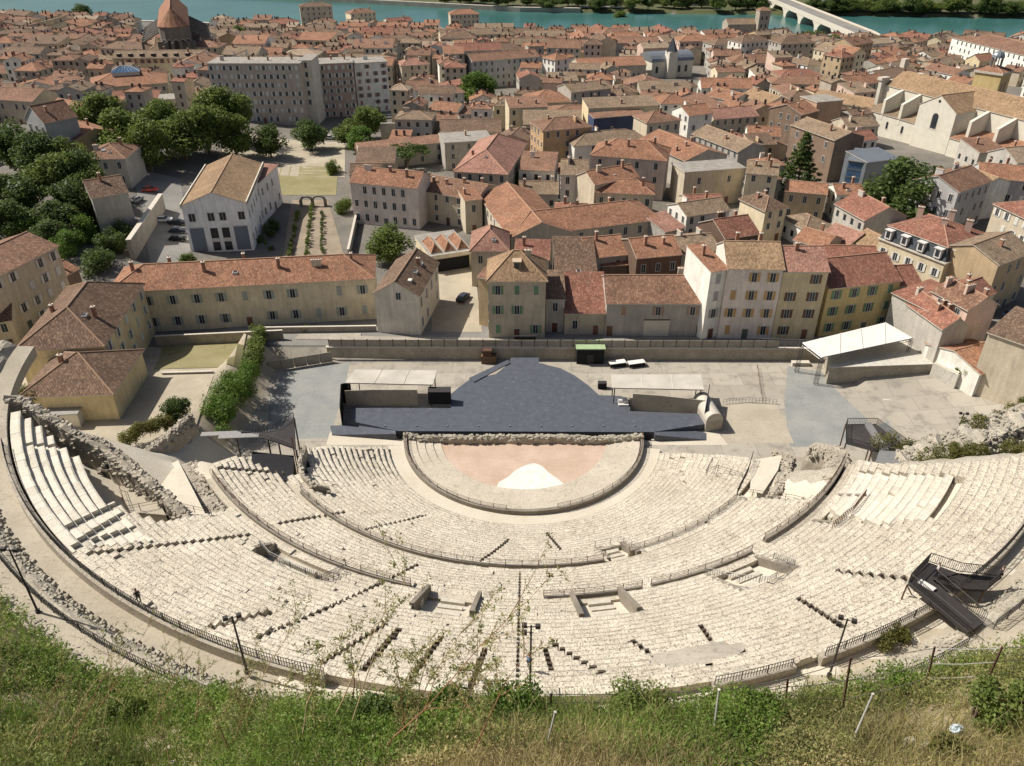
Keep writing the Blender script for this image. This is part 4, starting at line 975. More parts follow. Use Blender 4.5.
33 482 -61 -150 89 78 75 0 16 6 2
262 487 -63 51 97 95 70 2 15 0 3
9 592 -89 -7 129 91 75 1 14 0 2
104 439 -44 -3 70 87 80 1 15 4 3
-286 509 -71 -15 81 100 90 2 19 1 4
-82 397 -26 -8 62 73 75 2 10 0 3
157 424 -38 55 58 78 90 2 11 4 2
100 560 -84 6 144 93 60 0 20 4 1
-121 621 -90 -16 139 103 75 0 21 0 4
286 506 -70 -85 79 92 90 0 13 3 0
102 377 -18 11 56 74 75 3 10 5 4
207 544 -81 65 90 87 90 0 18 1 1
-57 524 -75 -12 84 73 90 1 16 2 5
88 548 -82 -5 91 98 90 2 21 0 0
-322 505 -69 -156 78 67 90 2 13 6 0
-118 453 -50 -14 64 63 90 1 11 3 1
-147 566 -86 -12 115 94 75 1 17 5 4
133 362 -9 23 64 70 60 1 10 0 0
283 474 -58 -72 88 78 70 0 16 5 3
-5 445 -46 -25 55 60 100 2 10 0 2
69 586 -88 -3 121 116 75 0 26 3 0
-205 597 -89 8 124 102 75 0 23 2 5
-163 512 -71 -2 78 64 90 1 14 1 5
-195 457 -51 -6 76 61 75 3 11 2 2
41 591 -89 0 121 99 75 0 22 7 3
-416 599 -90 -11 124 118 75 3 27 2 1
236 507 -70 52 75 72 90 0 15 4 5
-139 515 -72 -1 77 72 90 2 12 4 1
101 493 -65 -142 71 74 90 0 13 2 2
343 497 -67 -86 108 116 60 0 23 0 0
116 579 -87 29 113 104 75 0 21 4 5
214 422 -37 61 68 80 70 1 16 3 4
260 531 -77 -82 80 83 90 1 19 0 5
65 486 -63 -6 68 79 90 0 11 4 3
-198 630 -90 -156 131 119 75 2 27 2 0
-174 529 -77 -155 79 78 90 0 17 0 3
-193 639 -90 6 134 105 75 3 21 4 3
-246 515 -72 -8 75 72 90 3 17 1 2
28 534 -78 -9 80 90 90 0 13 1 3
354 509 -70 -52 73 64 90 0 15 3 3
305 525 -76 -76 77 92 90 1 12 0 1
70 510 -71 -143 73 62 90 0 13 0 2
-162 570 -86 4 107 114 75 1 20 0 4
299 468 -56 -74 80 86 70 0 14 3 0
-402 658 -90 -8 138 99 75 2 20 4 3
2 537 -79 -7 79 76 90 1 13 1 3
-350 552 -82 -8 83 73 90 0 12 1 0
98 519 -74 -126 74 72 90 1 11 1 5
-300 515 -73 -23 109 107 60 0 25 6 3
-206 494 -66 -12 101 101 60 0 16 3 0
194 520 -74 -103 74 94 90 1 14 0 0
-60 588 -89 -29 111 101 75 1 17 3 4
-20 473 -58 -4 62 71 90 2 12 2 4
-356 544 -81 -155 80 79 90 3 15 2 0
248 484 -62 60 83 94 70 2 13 4 1
-126 596 -89 -12 113 94 75 0 15 1 1
-63 483 -61 -9 64 65 90 2 11 0 2
-311 555 -83 -5 99 111 75 0 22 3 1
287 431 -41 -48 67 83 70 1 12 1 2
15 474 -58 11 74 66 75 2 11 4 3
272 539 -79 68 78 79 90 0 14 2 2
164 488 -63 70 65 87 90 1 13 0 2
144 534 -78 27 76 71 90 2 13 2 2
-356 598 -89 -152 112 118 75 0 17 2 3
-20 566 -86 -3 101 106 75 0 17 7 3
122 500 -68 9 67 77 90 1 13 6 0
-361 513 -72 0 84 95 75 2 16 2 5
-226 646 -90 -30 128 106 75 2 19 0 4
88 562 -85 5 98 72 75 3 14 1 0
-347 614 -90 -152 115 103 75 3 18 3 3
-333 468 -56 -5 70 72 75 0 15 5 1
-157 455 -51 -148 55 74 90 3 11 5 0
-375 605 -90 -150 138 104 60 1 23 0 0
-252 544 -80 -2 75 74 90 0 12 5 0
-116 508 -70 0 99 75 60 2 17 6 2
-26 508 -70 -15 66 80 90 2 13 1 1
266 521 -74 -94 69 82 90 3 14 3 0
16 534 -78 -7 72 98 90 1 14 0 5
-74 590 -89 -1 130 98 60 2 21 3 3
-239 495 -66 0 94 92 60 3 22 5 3
-64 612 -90 -10 111 107 75 3 23 1 0
166 513 -72 58 80 77 75 3 12 4 5
29 564 -85 -3 95 93 75 2 22 4 0
23 474 -58 -9 69 61 75 2 12 1 5
293 449 -49 -65 66 84 70 1 13 4 5
170 525 -75 -110 68 81 90 1 13 7 5
137 517 -73 12 66 88 90 2 12 0 3
-95 525 -75 -4 67 73 90 2 14 2 0
-476 689 -90 -4 133 102 75 2 19 4 2
-175 582 -88 -11 97 120 75 1 20 3 2
110 534 -78 44 68 80 90 3 12 0 5
60 467 -56 -6 80 92 60 2 18 2 3
-97 512 -72 -24 63 80 90 1 11 0 4
26 591 -89 -7 98 99 75 0 15 3 2
-69 496 -66 -10 71 70 75 2 13 5 0
-332 593 -89 9 98 92 75 2 18 1 3
294 491 -64 86 74 72 70 0 17 1 1
290 439 -44 48 60 67 70 0 10 2 3
-210 505 -70 9 90 105 60 2 19 4 0
220 460 -53 -99 65 79 70 2 14 4 4
178 463 -54 50 76 77 60 0 15 3 1
-162 558 -84 -11 71 65 90 0 13 1 3
-38 507 -70 -13 59 73 90 2 12 1 0
-404 622 -90 -4 103 116 75 1 21 1 3
-322 673 -90 -151 119 94 75 1 17 1 1
-283 556 -84 -15 83 89 75 2 20 1 3
-383 565 -85 -6 106 112 60 0 22 3 2
238 529 -77 65 94 97 60 0 17 0 4
140 515 -73 -121 89 95 60 0 19 4 0
220 472 -57 -75 65 65 70 0 12 2 0
25 580 -87 17 88 82 75 0 13 4 0
-316 528 -77 13 74 91 75 1 15 4 2
-372 536 -79 -148 95 91 60 3 15 2 4
-351 564 -85 -15 104 91 60 2 19 2 3
-72 603 -90 -7 94 89 75 3 18 5 0
132 575 -87 -2 86 79 75 0 13 2 3
214 537 -79 62 63 79 90 1 11 4 4
-413 647 -90 -18 106 113 75 1 21 1 3
-242 548 -82 -150 65 75 90 0 11 6 3
-370 582 -88 -7 87 78 75 3 12 0 5
-106 592 -89 -11 112 105 60 2 21 2 3
-362 608 -90 -148 94 82 75 0 14 5 1
-324 528 -76 -2 60 70 90 1 12 4 5
-261 544 -80 -149 63 66 90 2 12 3 0
18 439 -44 -6 64 75 60 1 13 0 2
-18 559 -84 -13 66 62 90 2 10 4 4
-392 560 -84 -22 66 75 90 0 12 7 5
-2 434 -42 -3 62 67 60 0 12 2 5
-121 569 -86 13 81 98 75 1 17 0 1
-151 596 -89 -3 88 83 75 2 13 2 3
-87 530 -77 -1 59 62 90 0 10 4 3
-289 622 -90 -22 95 114 75 1 15 4 4
299 495 -66 -90 67 78 70 0 14 4 5
-51 561 -84 -10 78 97 75 1 16 7 3
227 489 -64 -99 65 73 70 3 12 3 5
-38 586 -88 -17 84 76 75 0 12 7 1
21 567 -85 -3 79 85 75 2 17 3 1
-447 650 -90 -7 99 109 75 1 21 7 3
-6 537 -79 -19 57 60 90 2 11 1 3
-4 527 -76 -15 82 73 60 0 15 0 0
-369 540 -79 5 57 62 90 0 12 2 5
-104 628 -90 -137 90 77 75 0 18 5 2
-417 632 -90 -11 91 89 75 0 14 4 0
72 554 -83 -133 59 69 90 0 13 2 1
-59 577 -87 -8 76 78 75 0 18 3 0
-84 594 -89 -10 80 93 75 0 14 0 1
-25 604 -90 -14 82 73 75 2 16 4 0
-442 643 -90 -148 92 74 75 0 16 4 1
-16 580 -87 -16 76 78 75 2 16 4 2
165 543 -80 -103 56 68 90 2 8 2 5
327 496 -66 74 61 71 70 0 13 1 0
-134 569 -86 -12 73 81 75 0 12 1 0
-68 578 -87 8 75 65 75 2 11 4 0
-287 636 -90 -2 89 94 75 2 19 1 2
-250 535 -78 -20 80 71 60 0 12 2 5
-339 550 -82 -14 56 65 90 0 9 3 1
-357 673 -90 -7 97 72 75 0 17 2 2
-395 614 -90 -14 81 71 75 2 13 4 0
9 602 -90 9 78 65 75 3 15 4 1
-407 678 -90 -10 97 78 75 0 15 3 4
-183 578 -87 5 71 78 75 2 14 2 2
-160 604 -90 -5 77 95 75 3 17 2 4
-160 592 -89 -153 74 88 75 1 12 2 4
-299 617 -90 -8 80 87 75 2 14 0 1
-283 532 -78 -150 76 83 60 0 12 2 3
-451 662 -90 -11 91 86 75 3 16 0 0
129 570 -86 -140 69 78 75 0 16 4 3
155 570 -86 -97 68 91 75 1 11 6 1
45 560 -84 -6 65 93 75 3 11 4 1
-381 578 -87 -2 69 91 75 1 11 1 3
-47 600 -90 -21 90 95 60 0 22 1 0
-127 515 -72 25 68 71 60 1 11 1 3
-294 598 -89 -7 71 96 75 3 15 3 3
-315 579 -87 -27 67 79 75 1 12 1 0
-44 610 -90 -19 73 80 75 2 15 1 0
-268 573 -87 2 81 91 60 3 14 4 3
-298 587 -88 -27 84 83 60 1 16 3 3
-216 605 -90 -147 71 64 75 2 10 1 5
-278 615 -90 -13 73 75 75 0 14 2 5
-357 625 -90 -21 75 76 75 0 13 0 4
48 521 -75 13 67 92 60 2 10 4 1
-170 534 -78 -15 70 87 60 1 15 2 2
-386 633 -90 -145 75 80 75 0 16 1 0
-222 630 -90 -9 74 90 75 1 14 1 3
-350 653 -90 -153 79 80 75 3 17 2 0
-339 589 -88 -1 65 68 75 0 14 0 2
15 584 -88 -22 64 71 75 0 14 5 4
-93 593 -89 -10 65 79 75 1 11 0 0
-336 647 -90 -11 76 85 75 0 18 0 2
-279 605 -90 1 67 80 75 2 10 7 2
-420 660 -90 -8 78 63 75 0 10 1 3
-409 610 -90 -10 67 86 75 1 13 2 5
-264 520 -74 -151 62 62 60 3 10 4 3
-436 688 -90 -8 83 73 75 0 12 5 5
-13 605 -90 -5 65 85 75 3 12 5 5
-174 548 -81 -14 67 77 60 3 11 4 1
-58 599 -89 -17 78 71 60 3 11 0 4
-374 634 -90 -152 69 90 75 2 15 2 2
-135 596 -89 1 60 74 75 1 14 0 0
-207 640 -90 -3 85 93 60 2 16 3 5
37 583 -88 14 57 62 75 0 10 5 2
-422 683 -90 -9 76 74 75 0 12 7 5
-471 685 -90 -152 75 94 75 1 16 3 0
-178 635 -90 -9 65 84 75 2 14 2 0
-300 661 -90 -15 69 72 75 3 12 1 5
-404 635 -90 6 64 72 75 2 12 1 3
157 574 -86 57 66 60 60 2 13 4 3
-446 689 -90 -22 74 76 75 0 16 5 4
-162 594 -89 -7 55 72 75 1 13 4 1
-458 663 -90 -10 67 74 75 3 11 7 2
-82 620 -90 -19 57 62 75 2 12 4 2
-6 550 -82 -156 57 77 60 1 12 3 1
-311 670 -90 -149 65 98 75 2 13 1 2
-32 605 -90 -14 65 84 60 2 12 0 1
-438 664 -90 -15 76 70 60 1 11 0 5
-409 665 -90 -22 60 68 75 3 14 0 2
-384 654 -90 -18 55 62 75 0 9 1 3
-427 644 -90 -151 66 60 60 3 14 2 3
-369 674 -90 10 55 75 75 3 11 3 5"""
TREES = [
(-138.1, 270.2, 16, 7, 'leaf', 'tree', 'tree', 'leftmost of the big plane trees beside the brown-roofed house', 'plane trees round the square'),
(-119.4, 247.5, 17, 7.5, 'leaf', 'tree', 'tree', 'second big plane tree from the left on the square', 'plane trees round the square'),
(-110.1, 239.1, 15, 6, 'leaf', 'tree', 'tree', 'front plane tree between the two leftmost crowns and the school', 'plane trees round the square'),
(-112.6, 258.3, 17, 7, 'leaf', 'tree', 'tree', 'middle plane tree behind the front one on the square', 'plane trees round the square'),
(-104.3, 252.3, 17, 7.5, 'leaf', 'tree', 'tree', 'plane tree behind the school roof ridge', 'plane trees round the square'),
(-100.8, 263.1, 17, 7, 'leaf', 'tree', 'tree', 'plane tree next to last towards the taupe apartment slab', 'plane trees round the square'),
(-100.8, 283.4, 19, 7.5, 'leaf', 'tree', 'tree', 'tallest plane tree touching the taupe apartment slab', 'plane trees round the square'),
(-92.7, 265.9, 15, 6, 'leaf', 'tree', 'tree', 'rightmost plane tree right behind the school roof', 'plane trees round the square'),
(-82.4, 269.8, 11, 5, 'leafd', 'tree', 'tree', 'round dark tree left on the sandy square before the apartment slab', None),
(-71.3, 281.6, 11, 5.5, 'leafd', 'tree', 'tree', 'round tree standing alone on the sandy square', None),
(-57.7, 286.2, 11, 5, 'leaf', 'tree', 'tree', 'left one of the tree group before the white end block', None),
(-52.8, 296.8, 13, 5.5, 'leaf', 'tree', 'tree', 'tallest tree of the group before the white end block', None),
(-52.9, 278.1, 9, 5, 'leafb', 'tree', 'tree', 'lowest front tree of the group before the white end block', None),
(-34.3, 258.0, 8, 8, 'leafd', 'flat', 'cedar_tree', 'flat spreading cedar in front of the long low grey building', None),
(-30.1, 180.6, 9, 5, 'leaf', 'tree', 'tree', 'round tree at the end of the long cream terrace', None),
(-14.8, 348.9, 17, 6.5, 'leafb', 'tree', 'tree', 'tall bright street tree beside the long grey-blue house', None),
(0.8, 324.5, 10, 4, 'leafb', 'tree', 'tree', 'smaller street tree below the tall bright one', None),
(1.2, 231.6, 6, 3, 'leafb', 'tree', 'tree', 'small green tree in the gap behind the very large red roof', None),
(85.1, 230.7, 19, 7, 'leafd', 'conifer', 'conifer_tree', 'dark layered conifer left of the grey zinc house', None),
(105.4, 202.8, 17, 9.5, 'leafd', 'tree', 'tree', 'big round dark tree below the pale church', None),
(105.2, 211.3, 9, 5, 'leafd', 'tree', 'tree', 'lower left companion of the big round tree below the church', None),
(262.1, 466.2, 9, 6, 'leafy', 'tree', 'tree', 'yellowish tree behind the square bell tower', None),
(194.1, 558.9, 12, 6, 'leaf', 'tree', 'tree', 'left one of three clipped trees beside the bridge ramp', 'trees beside the bridge ramp'),
(198.7, 549.1, 12, 6, 'leaf', 'tree', 'tree', 'middle one of three clipped trees beside the bridge ramp', 'trees beside the bridge ramp'),
(199.1, 529.9, 12, 6, 'leaf', 'tree', 'tree', 'right one of three clipped trees beside the bridge ramp', 'trees beside the bridge ramp'),
(-184.3, 578.7, 12, 4.5, 'leafb', 'tree', 'tree', 'green tree among far roofs right of the cathedral', None),
(-360.8, 725.9, 14, 7, 'leafd', 'tree', 'tree', 'dark tree at the top left among far roofs', None),
(-142.7, 535.5, 9, 5, 'leafd', 'tree', 'tree', 'dark tree among far roofs above the apartment slab', None),
(145.7, 511.7, 11, 5, 'leafb', 'tree', 'tree', 'bright tree below the slim old bell tower', None),
(91.2, 731.8, 8, 5, 'leaf', 'tree', 'tree', 'tree beside the moored barge', None),
(206.4, 426.6, 8, 4, 'leafy', 'tree', 'tree', 'small tree behind the church facade', None),
(-417.5, 721.0, 10, 6, 'leafd', 'tree', 'tree', 'tree at the very top left corner', None),
(-146.1, 232.6, 15, 6.5, 'leafd', 'tree', 'tree', 'dark tree at the left edge on top of the wooded bank', 'dark trees on the wooded bank at the left'),
(-135.0, 224.0, 15, 6, 'leafd', 'tree', 'tree', 'second dark tree from the left edge on the wooded bank', 'dark trees on the wooded bank at the left'),
(-128.7, 224.2, 14, 5.5, 'leaf', 'tree', 'tree', 'lighter tree in the middle of the wooded bank', 'dark trees on the wooded bank at the left'),
(-121.7, 205.5, 14, 6, 'leaf', 'tree', 'tree', 'broad tree at the centre of the wooded bank', 'dark trees on the wooded bank at the left'),
(-116.6, 210.1, 14, 5.5, 'leafd', 'tree', 'tree', 'tree on the wooded bank under the orange roof', 'dark trees on the wooded bank at the left'),
(-112.3, 206.8, 12, 5, 'leaf', 'tree', 'tree', 'right-hand tree of the wooded bank beside the two-dormer house', 'dark trees on the wooded bank at the left'),
(-110.6, 192.8, 12, 5.5, 'leafd', 'tree', 'tree', 'tree at the lower right of the wooded bank', 'dark trees on the wooded bank at the left'),
(-125.4, 194.4, 12, 6, 'leafd', 'tree', 'tree', 'dark tree over the pale retaining wall at the left edge', 'dark trees on the wooded bank at the left'),
(-110.9, 184.5, 10, 5, 'leafd', 'tree', 'tree', 'shaded tree below the pale retaining wall', 'dark trees on the wooded bank at the left'),
(-117.3, 179.9, 6, 3.2, 'leafb', 'tree', 'tree', 'small bright round tree above the shabby apartment roof', 'dark trees on the wooded bank at the left'),
(-109.5, 176.6, 7, 3.5, 'leafd', 'tree', 'tree', 'dark low tree right of the small bright one', 'dark trees on the wooded bank at the left'),
(-121.6, 179.9, 10, 5, 'leafd', 'tree', 'tree', 'black-green tree at the left edge behind the pale retaining wall', 'dark trees on the wooded bank at the left')
]
CARS = [
(-93.1, 201.8, 0.1, (0.7, 0.7, 0.7), 'white car driving on the street left of the school'),
(-89.2, 201.2, 0.1, (0.03, 0.03, 0.035), 'topmost of three dark cars parked beside the school'),
(-87.4, 196.0, 0.1, (0.035, 0.04, 0.06), 'middle one of three dark cars parked beside the school'),
(-85.7, 191.1, 0.1, (0.02, 0.02, 0.02), 'lowest of three dark cars parked beside the school'),
(-50.6, 335.4, 0.3, (0.7, 0.7, 0.7), 'white car left of the dark lane below the white end block'),
(-46.7, 318.3, 0.2, (0.4, 0.4, 0.42), 'grey car parked above the old stone arch wall'),
(-44.1, 333.4, 0.2, (0.65, 0.63, 0.6), 'pale car parked at the mouth of the dark lane'),
(-23.0, 325.6, 0.2, (0.1, 0.1, 0.11), 'dark car beside the low brown-roofed house'),
(-162.5, 404.8, 0.3, (0.7, 0.7, 0.72), 'white car left of the barracks end wall'),
(-149.5, 374.9, 0.3, (0.05, 0.07, 0.12), 'dark blue car below the white one by the barracks'),
(-68.0, 298.1, 0.1, (0.5, 0.5, 0.5), 'grey car under the trees on the sandy square'),
(-19.7, 193.4, 0.2, (0.7, 0.7, 0.7), 'white van-like car on the market hall forecourt'),
(-10.9, 159.0, 1.2, (0.05, 0.05, 0.06), 'black car parked in the court behind the gable house'),
(-104.2, 212.7, 1.4, (0.3, 0.3, 0.32), 'grey car at the kerb by the tall ivy-covered wall'),
(-104.0, 221.5, 0.2, (0.6, 0.1, 0.08), 'red car at the top of the street beside the school'),
(-97.0, 275.0, 0.2, (0.15, 0.17, 0.2), 'dark car under the plane trees behind the school'),
(104.8, 147.4, 0.4, (0.12, 0.2, 0.32), 'blue car at the right edge below the ochre house')
]
MORE_STALKS = [((-7.05, 13.63, 60.11), (-6.19, 14.04, 61.44), 'straw'), ((-11.17, 17.07, 54.78), (-10.38, 17.56, 57.97), 'redstalk'), ((-2.87, 10.64, 63.71), (-2.09, 10.82, 65.06), 'redstalk'), ((-8.62, 15.6, 57.86), (-8.43, 15.7, 59.57), 'redstalk'), ((-16.3, 16.91, 54.25), (-14.46, 18.51, 56.67), 'straw'), ((-16.16, 20.57, 50.57), (-13.81, 22.22, 53.73), 'straw'), ((-0.45, 12.2, 62.13), (-0.64, 12.19, 64.28), 'redstalk'), ((-0.67, 10.13, 64.17), (-0.52, 10.14, 65.48), 'straw'), ((-17.35, 20.27, 50.96), (-15.27, 21.88, 53.88), 'redstalk'), ((-16.83, 16.27, 54.97), (-15.9, 17.18, 56.25), 'straw'), ((-19.21, 19.5, 52.63), (-18.77, 19.92, 56.06), 'straw'), ((-4.45, 11.03, 63.54), (-4.38, 11.06, 65.18), 'straw'), ((-4.18, 12.95, 61.81), (-3.97, 13.01, 64.43), 'redstalk'), ((-3.21, 13.52, 61.14), (-2.48, 13.67, 63.04), 'straw'), ((-2.36, 10.7, 63.6), (-2.43, 10.69, 66.03), 'redstalk'), ((-8.15, 13.53, 58.78), (-7.59, 13.85, 60.39), 'redstalk'), ((-9.79, 15.46, 56.5), (-8.36, 16.28, 58.95), 'straw'), ((-1.12, 13.51, 60.97), (-0.7, 13.54, 64.44), 'straw'), ((-8.03, 13.25, 59.0), (-7.84, 13.36, 61.93), 'redstalk'), ((-11.56, 17.43, 54.34), (-10.88, 17.86, 56.45), 'straw'), ((-1.77, 12.61, 61.76), (-1.31, 12.67, 63.74), 'straw'), ((-16.48, 16.29, 54.89), (-15.32, 17.38, 57.86), 'redstalk')]
FENCE_PTS = [((-17.17, 70.28, -15.11), (-17.0, 70.32, -11.3)), ((-5.86, 69.84, -15.82), (-5.88, 69.84, -11.52)), ((1.02, 13.14, 61.29), (1.02, 13.14, 62.22)), ((5.17, 12.86, 62.12), (5.16, 12.86, 62.75)), ((7.8, 14.2, 60.52), (7.69, 14.26, 61.4)), ((9.72, 14.49, 59.52), (9.49, 14.64, 61.81)), ((13.39, 16.38, 58.13), (13.22, 16.52, 59.95)), ((14.17, 15.21, 59.88), (14.14, 15.24, 61.5)), ((15.74, 14.8, 60.96), (15.66, 14.88, 62.22))]
POLES = [((9.17, 12.9, 60.52), (9.22, 12.86, 62.59), 'pale wooden stake leaning right in the dry grass'), ((0.71, 10.46, 63.83), (0.91, 10.44, 65.27), 'pale stake leaning among the bushes near the bottom centre'), ((4.67, 11.15, 63.46), (4.58, 11.19, 65.0), 'thin pale stake standing between the bushes right of the centre')]
# ------------------------------------------------------------------ land, river, roads
def bank_y(x): return 679.2 - 0.193 * (x + 231)
def far_y(x): return 763 - (0.097 if x > 7 else 0.41) * (x - 7)
def land(x, y):
    z = ground(x, y)
    b = bank_y(x)
    if y > b - 2:
        f = far_y(x)
        if y < f + 2: return -14.0
        return -8.5 + 70 * sm(f + 350, f + 1500, y)
    return z
def lines(*segs):
    out = []
    for a, b, s in segs:
        v = a
        while v < b - 1e-6: out.append(v); v += s
    return out
gx = lines((-3200,-500,300),(-500,-112,10),(-112,112,1.6),(112,500,10),(500,3201,300))
gy = lines((-60,20,5),(20,136.8,1.6)) + [136.9,137.5] + lines((139,176,2.5),(176,560,7),(560,850,4),(850,1400,50),(1400,4001,300))
V = [(x, y, land(x, y)) for y in gy for x in gx]; nx = len(gx)
F = []; mi = []
for j in range(len(gy)-1):
    for i in range(nx-1):
        F.append((j*nx+i, j*nx+i+1, (j+1)*nx+i+1, (j+1)*nx+i))
        x = (gx[i]+gx[i+1])/2; y = (gy[j]+gy[j+1])/2
        k = 0
        if y < 137.3: k = 1 if (-47 < x < 92 and y > 97) else 2
        if y < 104 and abs(x-TX) < 80 and math.hypot(x-TX, y-TY) < 72: k = 3
        if y < 104 and x > 36 and math.degrees(math.atan2(x-TX, TY-y)) > 54.5: k = 4
        if y > far_y(x): k = 5
        mi.append(k)
g = put('ground', np_mesh('ground', V, F, [M['town'], M['yard'], M['gravel'], M['slab'], M['bank'], M['fargrass']], mi=mi)); tag(g, kind='structure')
g.data.shade_smooth()

b = MB(); xs = [-3000,-900,-400,-231,-100,7,100,240,410,900,3000]
for a, c in zip(xs, xs[1:]): b.face([(a, bank_y(a)-6, -10.8),(c, bank_y(c)-6, -10.8),(c, far_y(c)+6, -10.8),(a, far_y(a)+6, -10.8)])
tag(b.build('river', M['water']), kind='structure')
b = MB()
for a, c in ((-500, 229), (249, 600)):
    b.prism([(a, bank_y(a)-4),(c, bank_y(c)-4),(c, bank_y(c)),(a, bank_y(a))], -14, -8.3)
tag(b.build('quay', M['concwall']), kind='structure')
b = MB()
for a, c in ((-400,-231),(-231,-100),(-100,7),(7,60)): b.prism([(a, far_y(a)),(c, far_y(c)),(c, far_y(c)+6),(a, far_y(a)+6)], -14, -7.2)
tag(b.build('riverside_road', M['conc']), kind='structure')

def drape(name, quad, mat, n=14, dz=.07):
    (ax,ay),(bx,by),(cx,cy),(dx,dy) = quad; V = []; F = []
    for j in range(n+1):
        for i in range(n+1):
            u, v = i/n, j/n
            x = (ax*(1-u)+bx*u)*(1-v)+(dx*(1-u)+cx*u)*v; y = (ay*(1-u)+by*u)*(1-v)+(dy*(1-u)+cy*u)*v
            V.append((x, y, land(x, y)+dz))
    for j in range(n):
        for i in range(n): F.append((j*(n+1)+i, j*(n+1)+i+1, (j+1)*(n+1)+i+1, (j+1)*(n+1)+i))
    return tag(put(name, np_mesh(name, V, F, mat)), kind='structure')
drape('street', [(-87.35, 176.72), (-78.23, 179.05), (-100.46, 235.37), (-116.01, 239.07)], M['road'])
drape('square_gravel', [(-96.05, 251.77), (-53.45, 248.63), (-61.59, 293.94), (-102.98, 296.71)], M['gravel'])
M['earth'] = mat_stone('brown_garden_earth', (.25, .20, .145), (.32, .26, .19), (.14, .11, .08), .9, lo=.47)
drape('garden_lawn', [(-75.06, 230.54), (-52.84, 230.54), (-57.95, 261.03), (-81.26, 261.03)], M['lawn'])
drape('garden_path', [(-56.59, 180.21), (-40.85, 180.21), (-54.35, 226.03), (-64.98, 226.03)], M['earth'])
drape('court', [(-16.56, 143.95), (-6.21, 143.95), (-9.35, 180.21), (-20.18, 180.21)], M['gravel'])
drape('lane', [(-45.53, 312.21), (-38.91, 312.21), (-51.56, 388.33), (-57.24, 388.33)], M['road'])
drape('parking', [(-49.55, 304.81), (-35.07, 304.81), (-37.04, 324.71), (-50.72, 324.71)], M['conc'])
drape('back_lawn', [(89.05, 215.22), (104.37, 215.22), (106.16, 227.23), (93.70, 227.23)], M['lawn'])
drape('yard_gravel', [(-70.51, 98.70), (-51.14, 101.34), (-53.83, 122.19), (-71.05, 122.19)], M['gravel'])
drape('garden_grass', [(-65.59, 123.84), (-50.39, 125.27), (-52.95, 140.31), (-70.51, 138.64)], M['lawn'])

def flat(name, pts, z, mat): 
    b = MB(); b.face([(x, y, z) for x, y in pts]); return tag(b.build(name, mat), kind='structure')
flat('road', [(-60,138.2),(90,138.2),(90,150.6),(-60,150.6)], 2.56, M['road'])
b = MB(); b.prism([(-44,141.6+1.2),(-31,143.2),(-31,141.9),(66,139.2),(66,138.9),(-44,140.6)], 2.4, 2.66)
tag(b.build('pavement', M['conc']), kind='structure')
flat('yard_asphalt', [(-42.24, 109.56), (-31.36, 110.14), (-31.86, 127.31), (-32.42, 135.96), (-47.03, 132.09)], .006, M['asph'])
flat('yard_asphalt', [(47.13, 107.55), (57.41, 107.83), (63.44, 115.59), (61.33, 124.83), (60.75, 132.09), (54.77, 134.39), (50.37, 122.09)], .006, M['asph'])
flat('yard_asphalt', [(60.13, 107.83), (71.46, 106.99), (78.12, 120.41), (71.10, 118.13), (64.96, 114.04)], .008, M['asph'])
flat('concrete_apron', [(35.86, 108.69), (48.16, 108.69), (48.51, 120.75), (38.59, 120.75)], .007, M['walk'])
flat('stage_foreground', [(-31.65, 108.12), (36.75, 108.12), (35.89, 111.92), (-31.71, 111.92)], .009, M['slab'])
flat('concrete_apron', [(38.74, 121.41), (46.12, 121.41), (48.21, 132.85), (39.36, 132.85)], .007, M['yard'])

# ------------------------------------------------------------------ the Roman theatre
def ring(r, th): a = R(th); return (TX + r*math.sin(a), TY - r*math.cos(a))
M['rubble2'] = mat_seat('worn_step_limestone', (.48, .425, .335), (.57, .51, .41), (.16, .13, .095), .41, False)
def interp(tab, r):
    for (a, va), (c, vc) in zip(tab, tab[1:]):
        if r <= c: return va + (vc-va)*max(0, min(1, (r-a)/(c-a)))
    return tab[-1][1]
LB = [(23,-80),(25,-78),(27,-75),(32,-72),(36,-67.5),(36.6,-57),(41,-55),(42.3,-57),(45.8,-61),(49,-58),(50.6,-55),(51.0,-46),(51.8,-44),(60,-42.5),(61.7,-44.6),(63.2,-47),(63.7,-55),(64.4,-57),(65.5,-59),(66.3,-60.4),(67.1,-61.8),(68,-63),(69.4,-64.5),(70.7,-66)]
RB = [(23,76),(25,74),(30,69),(37,63.5),(38.2,61),(38.7,47.5),(41,47),(43,46.8),(47,46.8),(50.4,49),(50.8,58.5),(53.5,57),(57,56),(62,55.6),(66,56),(70.7,56.5)]
theatre = empty('roman_theatre', (TX, TY, 0), 0, 'vast ruined Roman theatre with half-round tiers of pale stone seats below the hillside', 'theatre')
def part(o): o.parent = theatre; o.matrix_parent_inverse.identity(); o.location = Vector(o.location) - Vector((TX, TY, 0)); return o

